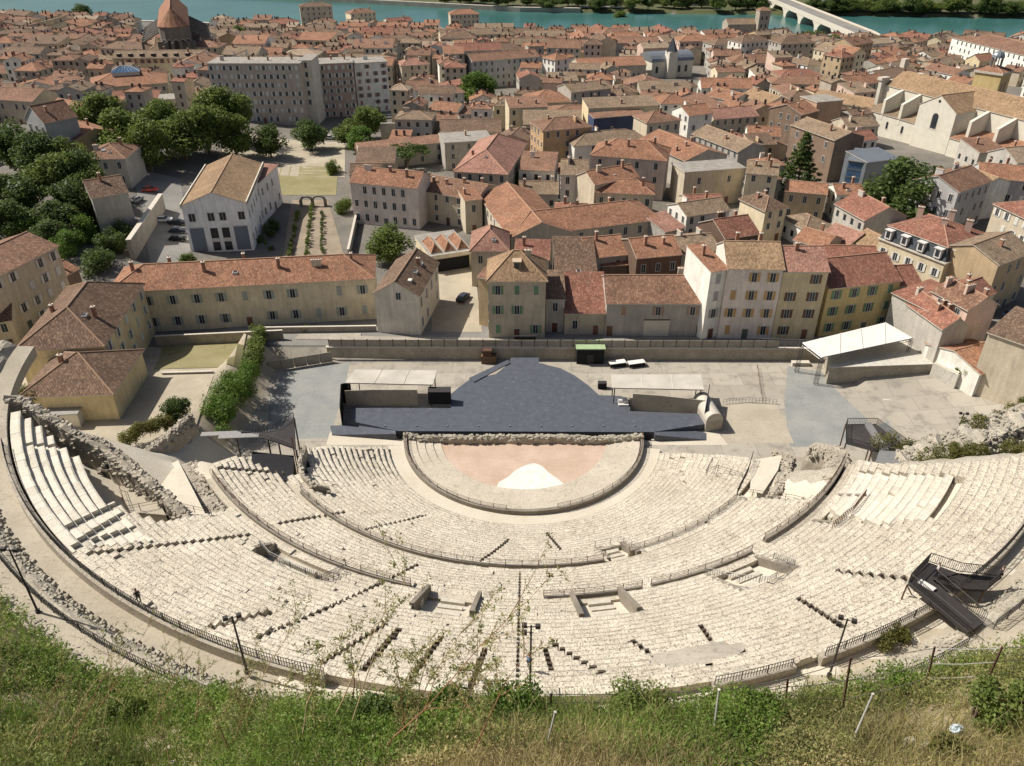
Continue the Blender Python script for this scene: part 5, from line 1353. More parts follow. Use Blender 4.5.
# stair flights cut into the seats: start bearing, radius, end bearing, radius, width, drop at the front and at the back of each row
FL = [(-37.2,53.2,-38.4,69.3,.58,.46,0),(-39.8,38.2,-38.9,48.8,.58,.46,0),(-17.2,44.2,-20.6,68.5,.58,.46,0),(-13.4,60.3,-14.8,68.9,.62,.85,.5),(-11.9,60.8,-11.9,69.2,.66,.85,.5),(-8.0,61.2,-8.5,68.4,.66,.85,.5),(-4.0,62.8,-4.4,69.8,.6,.85,.5),
      (1.6,61.6,4.9,67.9,.66,.85,.5),(24.6,61.8,23.2,68.6,.66,.85,.5),(30.9,60.4,32.6,66.8,.7,.85,.5),(14.8,61.4,14.1,64.8,.55,.85,.5),(8.2,62,9.0,65,.55,.85,.5),(.9,62.5,1.2,67,.5,.85,.5),(-56.2,40.8,-56.4,49.6,.7,.5,.1),(-31.4,28,-32,39.5,.45,.42,0),(6.2,27,7.2,35,.45,.7,.4),(-4.6,30,-8.5,39.5,.5,.85,.5),(-1.4,42.6,-1.3,69.2,.26,.42,0),
      (-46.2,63.2,-42.6,68.9,1.2,.5,0),(-44.2,63.2,-40.2,68.9,1.2,.5,0),(-41.6,63,-39.6,69.5,1.1,.5,0),(-58.4,64,-58.2,69,.7,.5,0),(-22.6,63,-24.2,69.6,.9,.85,.5)]
def tier(name, radii, label, bl=(.45,1.0), miss=.02, mat='seat', L=LB, Rr=RB, skip=None, jit=.018, only=None, wear=.2):
    V = []; F = []; T = []
    def block(r0, r1, a, c, z, zb, tn):
        g = .010/r0*57; ra = r0 + random.uniform(-.025,.025); n = len(V)
        for rr in (ra, r1+.05):
            for tt in (a+g, c-g):
                x, y = ring(rr, tt); V.append((x-TX, y-TY, z + random.gauss(0, jit*.3)))
        for rr, zz in ((ra, zb), (r1+.05, zb)):
            for tt in (a+g, c-g):
                x, y = ring(rr, tt); V.append((x-TX, y-TY, zz))
        m = len(V); f_ = random.uniform(.14,.2)             # the worn front edge of the block
        for q in (0, 1): V.append(tuple(V[n+q][k]+(V[n+2+q][k]-V[n+q][k])*f_ for k in range(3)))
        we = tn*random.uniform(.68,.9); chip = random.random() < wear
        if chip: we *= .75
        if chip:
            for q in (0, 1): V[n+q] = (V[n+q][0], V[n+q][1], V[n+q][2]-random.uniform(.02,.06))
        F.extend([(n, n+1, m+1, m), (m, m+1, n+3, n+2), (n+4, n+5, n+1, n), (n+4, n, n+2, n+6), (n+1, n+5, n+7, n+3), (n+2, n+3, n+7, n+6)]); T.extend([we]+[tn]*5)
    for r0, r1 in radii:
        z = prof(r0) + (prof(r1)-prof(r0))*.92; zb = prof(r0) - .75
        th = interp(L, r0); end = interp(Rr, r0)
        cuts = []
        for (t0, q0, t2, q1, w, d0, d1) in FL:
            if min(q0,q1)-.2 <= r0 <= max(q0,q1): m = t0+(t2-t0)*(r0-q0)/(q1-q0); h2 = math.degrees(w/r0)/2; cuts.append((m-h2, m+h2, d0, d1))
        cuts.sort()
        while th < end:
            cut = next((q for q in cuts if q[0] <= th+1e-6 < q[1]), None)
            nxt = min([q[0] for q in cuts if q[0] > th+1e-6] + [end])
            t1 = cut[1] if cut else min(nxt, th+math.degrees(random.uniform(*bl)/r0))
            mid = (th+t1)/2; tn = min(1.12, max(.8, random.gauss(1.0, .045)))
            if not (skip and skip(r0, mid)) and (only is None or only(r0, mid)):
                if cut:
                    block(r0, r0+(r1-r0)*.74, th, t1, z-cut[2], zb-.6, .8); block(r0+(r1-r0)*.74, r1, th, t1, z-cut[3], zb-.6, .9 if cut[3] else tn)
                else:
                    zz = z + random.gauss(0, jit*.6)
                    if random.random() < miss: zz -= random.uniform(.12, .34)
                    block(r0, r1, th, t1, zz, zb, tn)
            th = t1 if t1 > th+1e-6 else th+.01
    o = put(name, np_mesh(name, V, F, M[mat], tone=T), theatre); tag(o, label); return o
VOM = [(-12.6,-6.2,50.6,55.9),(5.0,11.0,50.6,56.4),(-34.2,-23.6,52.2,55.2),(22.2,29.5,51.8,57.5),(41.0,48.4,51.6,54.8),(14.2,19.9,36.0,40.6)]
def sk(r, th): return any(a < th < c and r0 < r < r1 for a, c, r0, r1 in VOM)
def isnew(r, th): return 51.5 < r < 62.8 and 41.2 + .5*abs(r-58) < th < 54.5 - .15*(r-52)
def grey(r, th): return ((th-12.2)/3.6)**2 + ((r-66.3)/1.7)**2 < 1
def rows(a, c, s): n = round((c-a)/s); return [(a+(c-a)*i/n, a+(c-a)*(i+1)/n) for i in range(n)]
big = lambda r, th: th < -39.2 and r > 63
tier('lower_tier', rows(23.1, 40.9, .88), 'lower tier of worn stone seats', skip=sk)
tier('middle_tier', rows(42.1, 50.5, .88), 'middle tier of worn stone seats', skip=sk)
tier('upper_tier', rows(51.5, 70.6, .88), 'upper tier of worn stone seats', skip=lambda r, th: sk(r, th) or isnew(r, th) or grey(r, th) or big(r, th))
tier('restored_block', rows(51.5, 62.5, .88), 'smooth almost white restored seats beside the stair canopy', bl=(.9,1.8), miss=.02, mat='newseat', only=isnew, jit=.02, wear=.08)
tier('restored_block', rows(63.2, 70.3, 1.02), 'large clean restored steps in the upper corner of the tiers', bl=(1.0,2.2), miss=.0, mat='newseat', only=lambda r, th: th < -39.2, jit=.015, wear=.06)

def arcsurf(name, r0, r1, z0, z1, t0, t1, mat, parent=None, n=120, th=None, m2=None):
    b = MB()
    for i in range(n):
        a, c = t0+(t1-t0)*i/n, t0+(t1-t0)*(i+1)/n
        p = [ring(r0,a), ring(r0,c), ring(r1,c), ring(r1,a)]
        off = (TX, TY) if parent else (0, 0)
        q = [(p[0][0]-off[0],p[0][1]-off[1],z0),(p[1][0]-off[0],p[1][1]-off[1],z0),(p[2][0]-off[0],p[2][1]-off[1],z1),(p[3][0]-off[0],p[3][1]-off[1],z1)]
        b.face(q)
        if th:
            lo = [(x, y, z-th) for x, y, z in q]
            b.face([lo[0],lo[1],q[1],q[0]]); b.face([lo[2],lo[3],q[3],q[2]])
            if i == 0: b.face([lo[3],lo[0],q[0],q[3]])
            if i == n-1: b.face([lo[1],lo[2],q[2],q[1]])
    return b.build(name, mat, parent)
b = MB(); b.face([(14.2*math.sin(R(t)), -14.2*math.cos(R(t)), .05) for t in range(-90, 91, 3)] + [(14.2, .9, .05), (-14.2, .9, .05)]); b.build('orchestra_floor', M['orch'], theatre)
b = MB(); pm = [(-2.52, 96.67), (-2.07, 98.15), (-0.64, 99.42), (0.65, 101.22), (2.30, 102.54), (3.62, 103.07), (4.91, 102.27), (5.99, 100.44), (7.37, 98.91), (8.41, 97.41), (7.89, 96.67), (5.66, 96.18), (3.13, 95.69), (0.00, 95.93)]; b.prism([(x-TX, y-TY) for x, y in pm], .03, .075); b.build('marble_patch', M['marble'], theatre)
for i in range(4): arcsurf('orchestra_step', 14.2+i*1.4, 15.6+i*1.4, .18+.2*i, .20+.2*i, -90, 90, M['rubble2'], theatre, 90, .3)
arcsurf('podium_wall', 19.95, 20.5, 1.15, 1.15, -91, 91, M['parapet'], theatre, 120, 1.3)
arcsurf('walkway', 20.5, 23.2, .42, .45, -82, 80, M['slab'], theatre, 90, .5)
arcsurf('walkway', 40.95, 42.15, prof(41.2)-.25, prof(41.2)-.2, -54, 46.6, M['rubble2'], theatre, 120, .9)
arcsurf('walkway', 50.55, 51.55, prof(50.8)-.2, prof(50.8)-.15, -54, 58, M['rubble2'], theatre, 120, .9)
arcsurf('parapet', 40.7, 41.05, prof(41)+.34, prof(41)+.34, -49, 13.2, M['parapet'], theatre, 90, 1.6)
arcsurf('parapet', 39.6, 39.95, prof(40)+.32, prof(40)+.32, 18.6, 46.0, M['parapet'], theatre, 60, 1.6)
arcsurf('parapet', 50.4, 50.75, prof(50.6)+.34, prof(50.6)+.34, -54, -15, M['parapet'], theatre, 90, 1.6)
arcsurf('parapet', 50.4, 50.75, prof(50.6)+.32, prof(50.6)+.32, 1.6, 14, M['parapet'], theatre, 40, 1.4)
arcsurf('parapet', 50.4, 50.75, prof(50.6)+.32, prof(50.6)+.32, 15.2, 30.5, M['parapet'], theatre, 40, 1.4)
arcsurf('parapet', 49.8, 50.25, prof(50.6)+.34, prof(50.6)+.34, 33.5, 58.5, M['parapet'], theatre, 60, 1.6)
arcsurf('rim_wall', 70.6, 71.3, 26.1, 26.1, -66, -14, M['rubble'], theatre, 90, 2.0)
arcsurf('rim_wall', 70.6, 71.2, 25.9, 25.9, 11.5, 17.5, M['rubble'], theatre, 30, 2.0)
arcsurf('rim_wall', 70.6, 71.2, 26.0, 26.0, 19.5, 56, M['rubble'], theatre, 60, 2.0)
b = MB(); b.face([(x-TX, y-TY, prof(math.hypot(x-TX, y-TY))+.12) for x, y in [ring(66.3+1.9*math.sin(R(a)), 12.2+4.0*math.cos(R(a))) for a in range(0, 360, 12)]]); b.build('mortar_patch', M['conc'], theatre)
M['seat2'] = plain('stair_limestone', (.50, .46, .38), .95, .15, 2)
M['step'] = plain('dark_timber_steps', (.085, .066, .048), .9, .3, 3)
def flight(t0, q0, t2, q1, w, n_):                # loose dark steps set on the rows, one mesh per flight
    e = empty('stair'); e.parent = theatre; n = max(2, round(abs(q1-q0)/n_))
    b = MB(); b.box(-.5,-.15,-.4,.5,.15,.26); me = b.mesh('step', [M['step']])
    for i in range(n):
        f = (i+.5)/n; r = q0+(q1-q0)*f; th = t0+(t2-t0)*f; x, y = ring(r, th)
        o = put('step', me, e, (x-TX, y-TY, prof(r)+.2), R(th+random.uniform(-.3,.3))); o.scale = (w*random.uniform(.65,.85), .7, .62)
for (t0, q0, t2, q1, w, d0, d1) in FL[:-5]: flight(t0, q0, t2, q1, w*(.72 if d0 < .5 else 1.05), .98 if d0 < .5 else .88)
def vomitory(a, c, r0, r1, wt=.45, both=True, steps=3, zup=.9):
    v = empty('vomitory', (0,0,0)); v.parent = theatre
    for th in (a, c):
        b = MB(); dth = math.degrees(wt/r0)/2
        p = [ring(r0, th-dth), ring(r0, th+dth), ring(r1, th+dth), ring(r1, th-dth)]
        pr = lambda x, y: prof(math.hypot(x, y)) + zup
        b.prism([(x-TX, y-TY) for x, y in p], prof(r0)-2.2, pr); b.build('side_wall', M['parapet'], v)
    b = MB(); p = [ring(r0, a), ring(r0, c), ring(r1-.3, c), ring(r1-.3, a)]
    b.prism([(x-TX, y-TY) for x, y in p], prof(r0)-2.3, lambda x, y: prof(math.hypot(x, y))*.25+.75*prof(r0)-.6); b.build('floor', M['walk'], v)
    for i in range(steps):
        rr = r0+1.0+i*1.3; m0 = a+(c-a)*.3; m1 = a+(c-a)*.75; p = [ring(rr, m0), ring(rr, m1), ring(rr+.5, m1), ring(rr+.5, m0)]
        b = MB(); b.prism([(x-TX, y-TY) for x, y in p], prof(r0)-1.5, prof(r0)+.5*i+.3); b.build('step', M['seat2'], v)
for q in VOM: vomitory(*q, zup=.8 if q[0] in (-12.6, 5.0) else .3)

# stone blocks, ruined walls and slabs beside the tiers
def rough_wall(name, pts, w, z0, z1, label, cat, mat='rubble', seg=.9, jit=.35, seed=1, rocks=9):
    rnd = random.Random(seed); P = []
    for (a, za), (c, zc) in zip(zip(pts, z1), zip(pts[1:], z1[1:])):
        n = max(1, int(math.dist(a, c)/seg))
        for i in range(n): f = i/n; P.append((a[0]+(c[0]-a[0])*f, a[1]+(c[1]-a[1])*f, za+(zc-za)*f))
    P.append((*pts[-1], z1[-1]))
    V = []; F = []
    for i, p in enumerate(P):
        q0 = P[max(0, i-1)]; q1 = P[min(len(P)-1, i+1)]; dx, dy = q1[0]-q0[0], q1[1]-q0[1]; l = math.hypot(dx, dy); nx_, ny_ = -dy/l, dx/l
        for k, (o, up) in enumerate(((-.5,0),(-.5,.55),(-.3,1),(0,1.02),(.3,1),(.5,.55),(.5,0))):
            ww = w*(1+rnd.uniform(-.15,.15)); z = z0 if up == 0 else z0 + (p[2]-z0)*up + rnd.uniform(-jit, jit)
            V.append((p[0]+nx_*o*ww+rnd.uniform(-.1,.1), p[1]+ny_*o*ww+rnd.uniform(-.1,.1), z))
    for i in range(len(P)-1):
        for k in range(6): F.append((i*7+k, i*7+k+1, (i+1)*7+k+1, (i+1)*7+k))
    me = np_mesh(name, V, F, M[mat])
    bm = bmesh.new(); bm.from_mesh(me); rock_on = rocks
    bmesh.ops.holes_fill(bm, edges=bm.edges)
    for i in range(len(P)-1):
        p, q = P[i], P[i+1]; dx, dy = q[0]-p[0], q[1]-p[1]; l = math.hypot(dx, dy) or 1
        for _ in range(int(rocks*w)):
            f = rnd.random(); o = rnd.uniform(-.55,.55); s_ = rnd.uniform(.12,.34); z = p[2]+(q[2]-p[2])*f
            z = z + .05 if abs(o) < .32 else z-(abs(o)-.3)*4*(z-z0)*rnd.uniform(.1,.35)
            c_ = (p[0]+dx*f-dy/l*o*w, p[1]+dy*f+dx/l*o*w, z)
            vs_ = [bm.verts.new((c_[0]+a*s_*rnd.uniform(.6,1.3), c_[1]+b_*s_*rnd.uniform(.6,1.3), c_[2]+e_*s_*rnd.uniform(.5,1.0))) for a, b_, e_ in ((-1,-1,-.7),(1,-1,-.7),(1,1,-.7),(-1,1,-.7),(-.7,-.7,.7),(.7,-.7,.7),(.7,.7,.7),(-.7,.7,.7))]
            for k in ((4,5,6,7),(0,1,5,4),(1,2,6,5),(2,3,7,6),(3,0,4,7)): bm.faces.new([vs_[m_] for m_ in k])
    bmesh.ops.recalc_face_normals(bm, faces=bm.faces); bm.to_mesh(me); bm.free(); me.shade_flat()
    return tag(put(name, me), label, cat)
rough_wall('ruined_wall', [(-63.00, 81.95), (-61.46, 82.48), (-58.26, 81.06), (-54.33, 79.59), (-50.44, 78.28), (-44.81, 74.43), (-41.16, 72.10), (-37.50, 68.52)], 2.0, 8, [26.4,26.2,24.8,23.2,21.6,20.4,19.4,18.6], 'long rubble wall ruin descending from the left rim of the theatre', 'wall', seed=3)
rough_wall('ruined_wall', [(-57.66, 81.66), (-53.85, 82.20), (-48.62, 78.91), (-44.66, 75.58)], 3.0, 8, [21,19.8,18.2,17.4], 'broad broken rubble bank between the gravel yard and the long rubble wall', 'wall', jit=.6, seed=4)
rough_wall('ruined_wall', [(-44.83, 85.76), (-40.41, 78.20), (-35.64, 72.34), (-33.93, 73.63)], 4.5, 6, [13.2,14.6,15.2,14.6], 'cracked block of old masonry between the pale ramp and the middle seats', 'wall', jit=.25, seed=5)
rough_wall('ruined_wall', [(-55.00, 90.83), (-54.58, 94.21), (-52.87, 98.96), (-51.84, 104.59)], 1.6, 4, [9.4,9.2,9,8.6], 'grey garden wall ruin under the yard bushes', 'wall', jit=.3, seed=6)
rough_wall('ruined_wall', [(46.81, 99.07), (49.13, 95.37), (46.99, 89.20), (42.24, 81.95)], 3.2, 2, [6.6,8.6,11,13.4], 'lumpy masonry stump left of the dark stair canopy', 'wall', jit=.4, seed=7)
rough_wall('ruined_wall', [(41.03, 98.19), (41.60, 94.05), (37.54, 85.77), (34.32, 80.17)], 1.8, 2, [6.2,8.2,10.5,12], 'leaning old wall beside the pale right passage', 'wall', jit=.4, seed=8)
rough_wall('ruined_wall', [(53.16, 84.44), (61.64, 88.90), (69.25, 92.44), (78.49, 95.64)], 6.5, 4, [14.4,14.6,15.2,16], 'stony overgrown bank at the right end of the upper seats', 'bank', mat='bank', jit=.7, seed=9)
wall = rough_wall('ruined_wall', [(-18.45, 109.34), (-15.66, 108.76), (-12.28, 109.05), (-7.15, 108.76), (-2.05, 109.05), (3.06, 108.76), (8.18, 109.05), (13.27, 108.76), (18.41, 109.05), (22.12, 108.76)], 1.1, 0, [1.5,1.1,1.2,1.3,1.2,1.35,1.2,1.1,1.0,1.5], 'low knobbly ruined wall with niches along the front of the stage', 'wall', mat='bank', jit=.22, seed=10)
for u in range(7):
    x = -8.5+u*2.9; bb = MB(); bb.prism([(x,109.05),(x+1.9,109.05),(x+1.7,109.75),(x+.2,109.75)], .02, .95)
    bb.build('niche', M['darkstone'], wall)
def slab_on(name, pts, z, mat, th=.8):
    b = MB(); b.prism(pts, min(z)-th if isinstance(z, (list, tuple)) else z-th, z if not isinstance(z, (list, tuple)) else z[0]); return tag(b.build(name, M[mat]), kind='structure')
slab_on('terrace_slab', [(-47.91, 74.49), (-46.30, 75.63), (-43.63, 74.11), (-40.25, 69.60), (-44.54, 70.12)], 18.4, 'walk', 3)
b = MB(); q = [(-46.20, 86.80, 13.20), (-36.06, 70.51, 17.60), (-38.63, 69.24, 17.80), (-48.13, 82.29, 14.00)]; b.face(q); tag(b.build('ramp', M['slab']), kind='structure')
b = MB(); q = [(35.69, 93.30, 8.20), (40.50, 94.52, 8.20), (38.17, 89.27, 9.50), (33.71, 82.18, 11.00), (32.40, 83.26, 10.80)]; b.face(q); tag(b.build('passage_floor', M['slab']), kind='structure')

rough_wall('ruined_wall', [(-31.15, 95.53), (-30.87, 91.35), (-29.69, 87.62), (-27.66, 85.42), (-25.55, 85.71)], .8, 4, [9.2,9.8,10.2,10,9.2], 'small curved wall round the dark pit at the upper left of the lower seats', 'wall', jit=.15, seed=21, rocks=4)
# ring walk and paths behind the rim
o = arcsurf('rim_walk', 71.2, 73.4, 24.9, 25.2, -80, 58, M['walk'], None, 120, 1.5); tag(o, kind='structure')
o = arcsurf('path', 75.2, 79.6, 26.2, 26.6, -80, 58, M['walk'], None, 120, 1.5); tag(o, kind='structure')
V = []; F = []; n = 150
for i in range(n+1):
    th = -80+138*i/n
    for k, (rr, zz) in enumerate(((73.3,25.1),(73.8,25.7),(74.3,26.1),(74.8,26.3),(75.3,26.15))):
        x, y = ring(rr+random.uniform(-.12,.12), th); V.append((x, y, zz+random.uniform(-.14,.14)))
for i in range(n):
    for k in range(4): F.append((i*5+k, i*5+k+1, (i+1)*5+k+1, (i+1)*5+k))
tag(put('rubble_strip', np_mesh('rubble_strip', V, F, M['bank'])), kind='structure')
# loose rocks on the strip, each one small and countless
V = []; F = []
for _ in range(2600):
    th = random.uniform(-62, 52); rr = random.uniform(73.2, 75.2); x, y = ring(rr, th); s = random.uniform(.08,.26); z = 25.2 + .9*min(1,(rr-73.2)/1.2)
    n = len(V)
    for dx, dy, dz in ((-1,-1,-.6),(1,-1,-.6),(1,1,-.6),(-1,1,-.6),(-.7,-.7,.8),(.7,-.6,.7),(.6,.7,.8),(-.7,.6,.6)):
        V.append((x+dx*s*random.uniform(.6,1.2), y+dy*s*random.uniform(.6,1.2), z+dz*s))
    F += [(n+4,n+5,n+6,n+7),(n,n+1,n+5,n+4),(n+1,n+2,n+6,n+5),(n+2,n+3,n+7,n+6),(n+3,n,n+4,n+7)]
tag(put('stones', np_mesh('stones', V, F, M['bank'])), 'countless loose stones strewn on the strip behind the theatre rim', 'stones', kind='stuff')

# ------------------------------------------------------------------ railings
_post = {}
def railing(pts, h, label, cat='railing', mat='steel', bars=0.0, rails=2, posts=2.0, name='railing', r=.035, group=None):
    """pts: world points along the foot of the railing"""
    P = [Vector(p) for p in pts]; root = empty(name, P[0], 0, label, cat, group); o = P[0]
    b = MB()
    for k in range(rails):
        z = Vector((0, 0, h*(1-k/max(1, rails)*.86)))
        for a, c in zip(P, P[1:]): b.bar(a-o+z, c-o+z, r if k == 0 else r*.75)
    b.build('rail', M[mat], root)
    D = [0]
    for a, c in zip(P, P[1:]): D.append(D[-1]+(c-a).length)
    def along(s):
        for i in range(len(D)-1):
            if s <= D[i+1]+1e-6: f = (s-D[i])/max(1e-6, D[i+1]-D[i]); return P[i].lerp(P[i+1], f)
        return P[-1]
    if bars:
        b = MB(); s = 0
        while s < D[-1]: p = along(s)-o; b.bar(p+Vector((0,0,.08)), p+Vector((0,0,h)), r*(.95 if bars > .24 else .5), 0, 3); s += bars
        b.build('bars', M[mat], root)
    k = (h, mat)
    if k not in _post: q = MB(); q.bar((0,0,-.15),(0,0,h+.02), r*1.15, 0, 5); _post[k] = q.mesh('post', [M[mat]])
    n = max(1, int(D[-1]/posts))
    n = min(n, 95)
    for i in range(n+1): put('post', _post[k], root, along(D[-1]*i/n)-o)
    return root
def arc(r, a, c, z, n=None): 
    n = n or max(2, int(abs(c-a)/1.2)); return [(*ring(r, a+(c-a)*i/n), z) for i in range(n+1)]
railing(arc(71.0,-58,-14,26.1), 1.05, 'dark barred railing along the left rim of the top seats', bars=.26)
railing(arc(71.0,11.6,17.2,25.9), 1.0, 'short dark railing on the rim right of the gap at the bottom centre', bars=.26)
railing(arc(71.0,19.8,29.5,26.0), 1.0, 'dark railing on the right rim between the lamp post and the footbridge', bars=.26)
railing(arc(71.0,33.5,50,26.0), 1.05, 'dark railing along the right rim beyond the steel footbridge', bars=.26)
railing(arc(75.35,-48,-14,26.25), 1.15, 'dark barred fence between the left stony strip and the outer path', bars=.30, cat='fence')
railing(arc(75.3,-14,11,26.3), 1.0, 'thin curved railing just above the hillside bushes at the bottom centre', posts=.5)
railing(arc(75.3,11,28.6,26.3), 1.15, 'dark barred fence along the right outer path up to the footbridge', bars=.30, cat='fence')
railing(arc(75.3,31.5,47,26.3), 1.15, 'dark barred fence along the outer path beyond the footbridge at the right edge', bars=.30, cat='fence')
railing(arc(20.2,-88,-8,1.15), .8, 'thin grey railing on the left half of the orchestra wall', mat='rust', bars=0, rails=3)
railing(arc(20.2,14,88,1.15), .8, 'thin grey railing on the right half of the orchestra wall', mat='rust', bars=0, rails=3)
railing(arc(40.85,-49,13,prof(41)+.34), .85, 'thin curved railing over the long left parapet of the lower tier', mat='rust', rails=3)
railing(arc(39.8,18.6,46,prof(40)+.32), .85, 'thin curved railing over the right parapet of the lower tier', mat='rust', rails=3)
railing(arc(50.55,-54,-15,prof(50.6)+.34), .85, 'thin curved railing over the left parapet of the middle tier', mat='rust', rails=3)
railing(arc(50.55,1.6,14,prof(50.6)+.32), .8, 'thin railing above the central opening with dark side walls', mat='rust', rails=3)
railing(arc(50.55,15.2,30.5,prof(50.6)+.32), .8, 'thin railing right of the central opening in the middle tier', mat='rust', rails=3)
railing(arc(50.0,33.5,58.5,prof(50.6)+.34), .9, 'curved railing climbing to the dark stair canopy on the right', mat='rust', rails=3)
rp = lambda *q: [(*ring(r_, t_), prof(r_)+.35) for r_, t_ in q]
railing(rp((54.2,-34.0),(55.2,-31),(55.4,-27),(55.2,-23.4),(51.8,-23.4)), .9, 'railing cage round the opening full of broken stones in the left seats', mat='galv', bars=.25, rails=2)
railing(rp((51.6,22),(55.5,23.5),(57.8,25),(57,29.5),(54,29.8)), .9, 'railing cage round the opening in the right seats', mat='galv', bars=.3, rails=2)
railing(rp((54.8,39.5),(55.0,44),(54.8,48.2)), .9, 'railing beside the small stepped opening below the pale restored seats', mat='rust', posts=.4, rails=2)
railing(rp((35.8,14.2),(36.2,19.8),(40.4,20.2)), .9, 'square-cornered railing round the small steps above the lower tier', mat='galv', rails=2)
railing([(30.29, 94.88, 6.60), (28.46, 91.27, 6.80), (30.31, 92.43, 7.00), (33.06, 88.82, 8.40)], .9, 'dark railing with swinging corner on the right lower seats', mat='steel', rails=2)
railing([(35.61, 93.26, 8.60), (33.79, 88.93, 9.40), (30.46, 82.45, 10.60)], 1.2, 'dark railing along the edge of the pale right passage', mat='steel', bars=.2, rails=2)
railing([(30.57, 82.86, 10.60), (35.93, 78.36, 13.20), (37.08, 77.31, 13.60)], .9, 'rusty railing across the head of the pale right passage', mat='rust', rails=2)
railing([(-47.43, 74.06, 18.60), (-44.74, 69.90, 18.60), (-40.96, 71.25, 18.50), (-35.41, 70.56, 17.40)], .9, 'thin railing round the small plaza below the left rim', mat='rust', rails=2)
# ------------------------------------------------------------------ the stage
st = empty('stage', (0, 120, 0), 0, 'large slate-blue open-air stage tapering to a narrow end at the back', 'stage')
deck = [(-31.29, 110.53), (-19.58, 110.39), (24.00, 110.10), (33.58, 112.49), (33.87, 115.57), (21.04, 116.52), (21.50, 120.10), (20.01, 121.44), (16.01, 121.78), (14.27, 125.24), (11.88, 128.84), (9.33, 131.45), (5.30, 133.36), (5.37, 135.51), (-0.20, 135.51), (-0.78, 132.97), (-3.07, 129.21), (-7.98, 127.38), (-10.07, 124.19), (-11.25, 122.12), (-10.94, 117.48), (-28.52, 117.48), (-28.17, 113.40)]
b = MB(); b.prism([(x, y-120) for x, y in deck[1:]], .02, 1.3); b.build('deck', M['deck'], st)
def ramp(q, z, name='ramp'):
    b = MB(); n = [(x, y-120, zz) for (x, y), zz in zip(q, z)]; lo = [(x, y, .02) for x, y, _ in n]
    b.face(n); 
    for i in range(4): j = (i+1)%4; b.face([lo[i],lo[j],n[j],n[i]])
    b.build(name, M['deck'], st)
ramp([(-31.13, 110.90), (-19.82, 109.54), (-20.61, 113.12), (-32.01, 113.61)], [.15,1.28,1.28,.15])
ramp([(24.38, 109.25), (33.25, 109.44), (33.68, 111.50), (24.36, 112.51)], [1.28,.15,.15,1.28])
b = MB(); b.box(-26, -9.05, .02, 27, -9.0, 1.15); 
ft = [(-19.50, 109.80), (23.91, 109.51)]
b = MB(); b.prism([(ft[0][0], ft[0][1]-120), (ft[1][0], ft[1][1]-120), (ft[1][0], ft[1][1]-119.94), (ft[0][0], ft[0][1]-119.94)], .02, 1.24); b.build('skirt', M['black'], st)
b = MB(); b.prism([(x, y-120) for x, y in ((-8.16, 127.49), (-0.79, 134.28), (-0.39, 133.11), (-7.15, 126.05))], 1.31, 1.5); b.build('side_riser', M['deck'], st)
for i in range(9):
    x = -22+i*5.4; b = MB(); b.box(-.12,-.12,0,.12,.12,.2); b.build('footlight', M['galv'], st, (x, -8.2, 1.3))
def wing(name, roof, zr, label, wallpts, dark):
    p = [Vector((x, y, 0)) for x, y in roof]; o = sum(p, Vector())/4
    root = empty(name, (o.x, o.y, 0), 0, label, 'shed')
    L = lambda v: (v.x-o.x, v.y-o.y)
    b = MB(); b.prism([L(v) for v in p], lambda x, y: zr[0]+zr[1]*y-.22, lambda x, y: zr[0]+zr[1]*y); b.build('roof', M['sheet'], root)
    b = MB()
    n = 3
    for i in range(1, n):
        a = p[0].lerp(p[1], i/n); c = p[3].lerp(p[2], i/n); a, c = L(a), L(c)
        b.bar((*a, zr[0]+zr[1]*a[1]+.03), (*c, zr[0]+zr[1]*c[1]+.03), .05)
    b.build('seam', M['plaster'], root)
    for k, v in enumerate(p):
        q = MB(); l = Vector(L(v))*.94; q.bar((l.x, l.y, 0), (l.x, l.y, zr[0]+zr[1]*l.y-.23), .1); q.build('post', M['steel'], root)
    w = [Vector((x-o.x, y-o.y)) for x, y in wallpts]
    q = MB()
    for a, c in zip(w, w[1:]):
        d = (c-a).normalized(); nn = Vector((-d.y, d.x))*.12
        q.prism([tuple(a), tuple(c), tuple(c+nn), tuple(a+nn)], .05, zr[0]-.9)
    q.build('back_wall', M['conc'], root)
    d0 = [Vector((x-o.x, y-o.y)) for x, y in dark]; q = MB()
    for a, c in zip(d0, d0[1:]):
        d = (c-a).normalized(); nn = Vector((-d.y, d.x))*.12
        q.prism([tuple(a), tuple(c), tuple(c+nn), tuple(a+nn)], .05, zr[0]-.3)
    q.build('side_screen', M['black'], root)
    return root
wing('stage_wing', [(-30.15, 120.67), (-14.21, 119.99), (-13.91, 125.21), (-29.18, 125.58)], (4.6,-.03), 'open stage shed with pale sheet roof on the left of the blue stage', [(-30.12, 119.44), (-25.46, 119.77), (-17.09, 119.77)], [(-29.74, 113.40), (-30.91, 120.77), (-29.38, 121.44)])
wing('stage_wing', [(17.88, 118.98), (34.18, 118.31), (34.76, 123.79), (18.21, 123.79)], (4.6,-.03), 'open stage shed with pale sheet roof on the right of the blue stage', [(21.65, 118.46), (26.60, 117.81), (34.17, 116.21)], [(33.59, 113.40), (35.85, 120.77)])
c = empty('storage_box', (*(-13.07, 119.44), 1.3), 0, 'black box standing at the right end of the left stage shed', 'box')
b = MB(); b.box(-2,-.8,.02,2,.9,2.6); b.build('body', M['black'], c); b = MB(); b.box(-2.05,-.85,2.602,2.05,.95,2.68); b.build('lid', M['steel'], c)
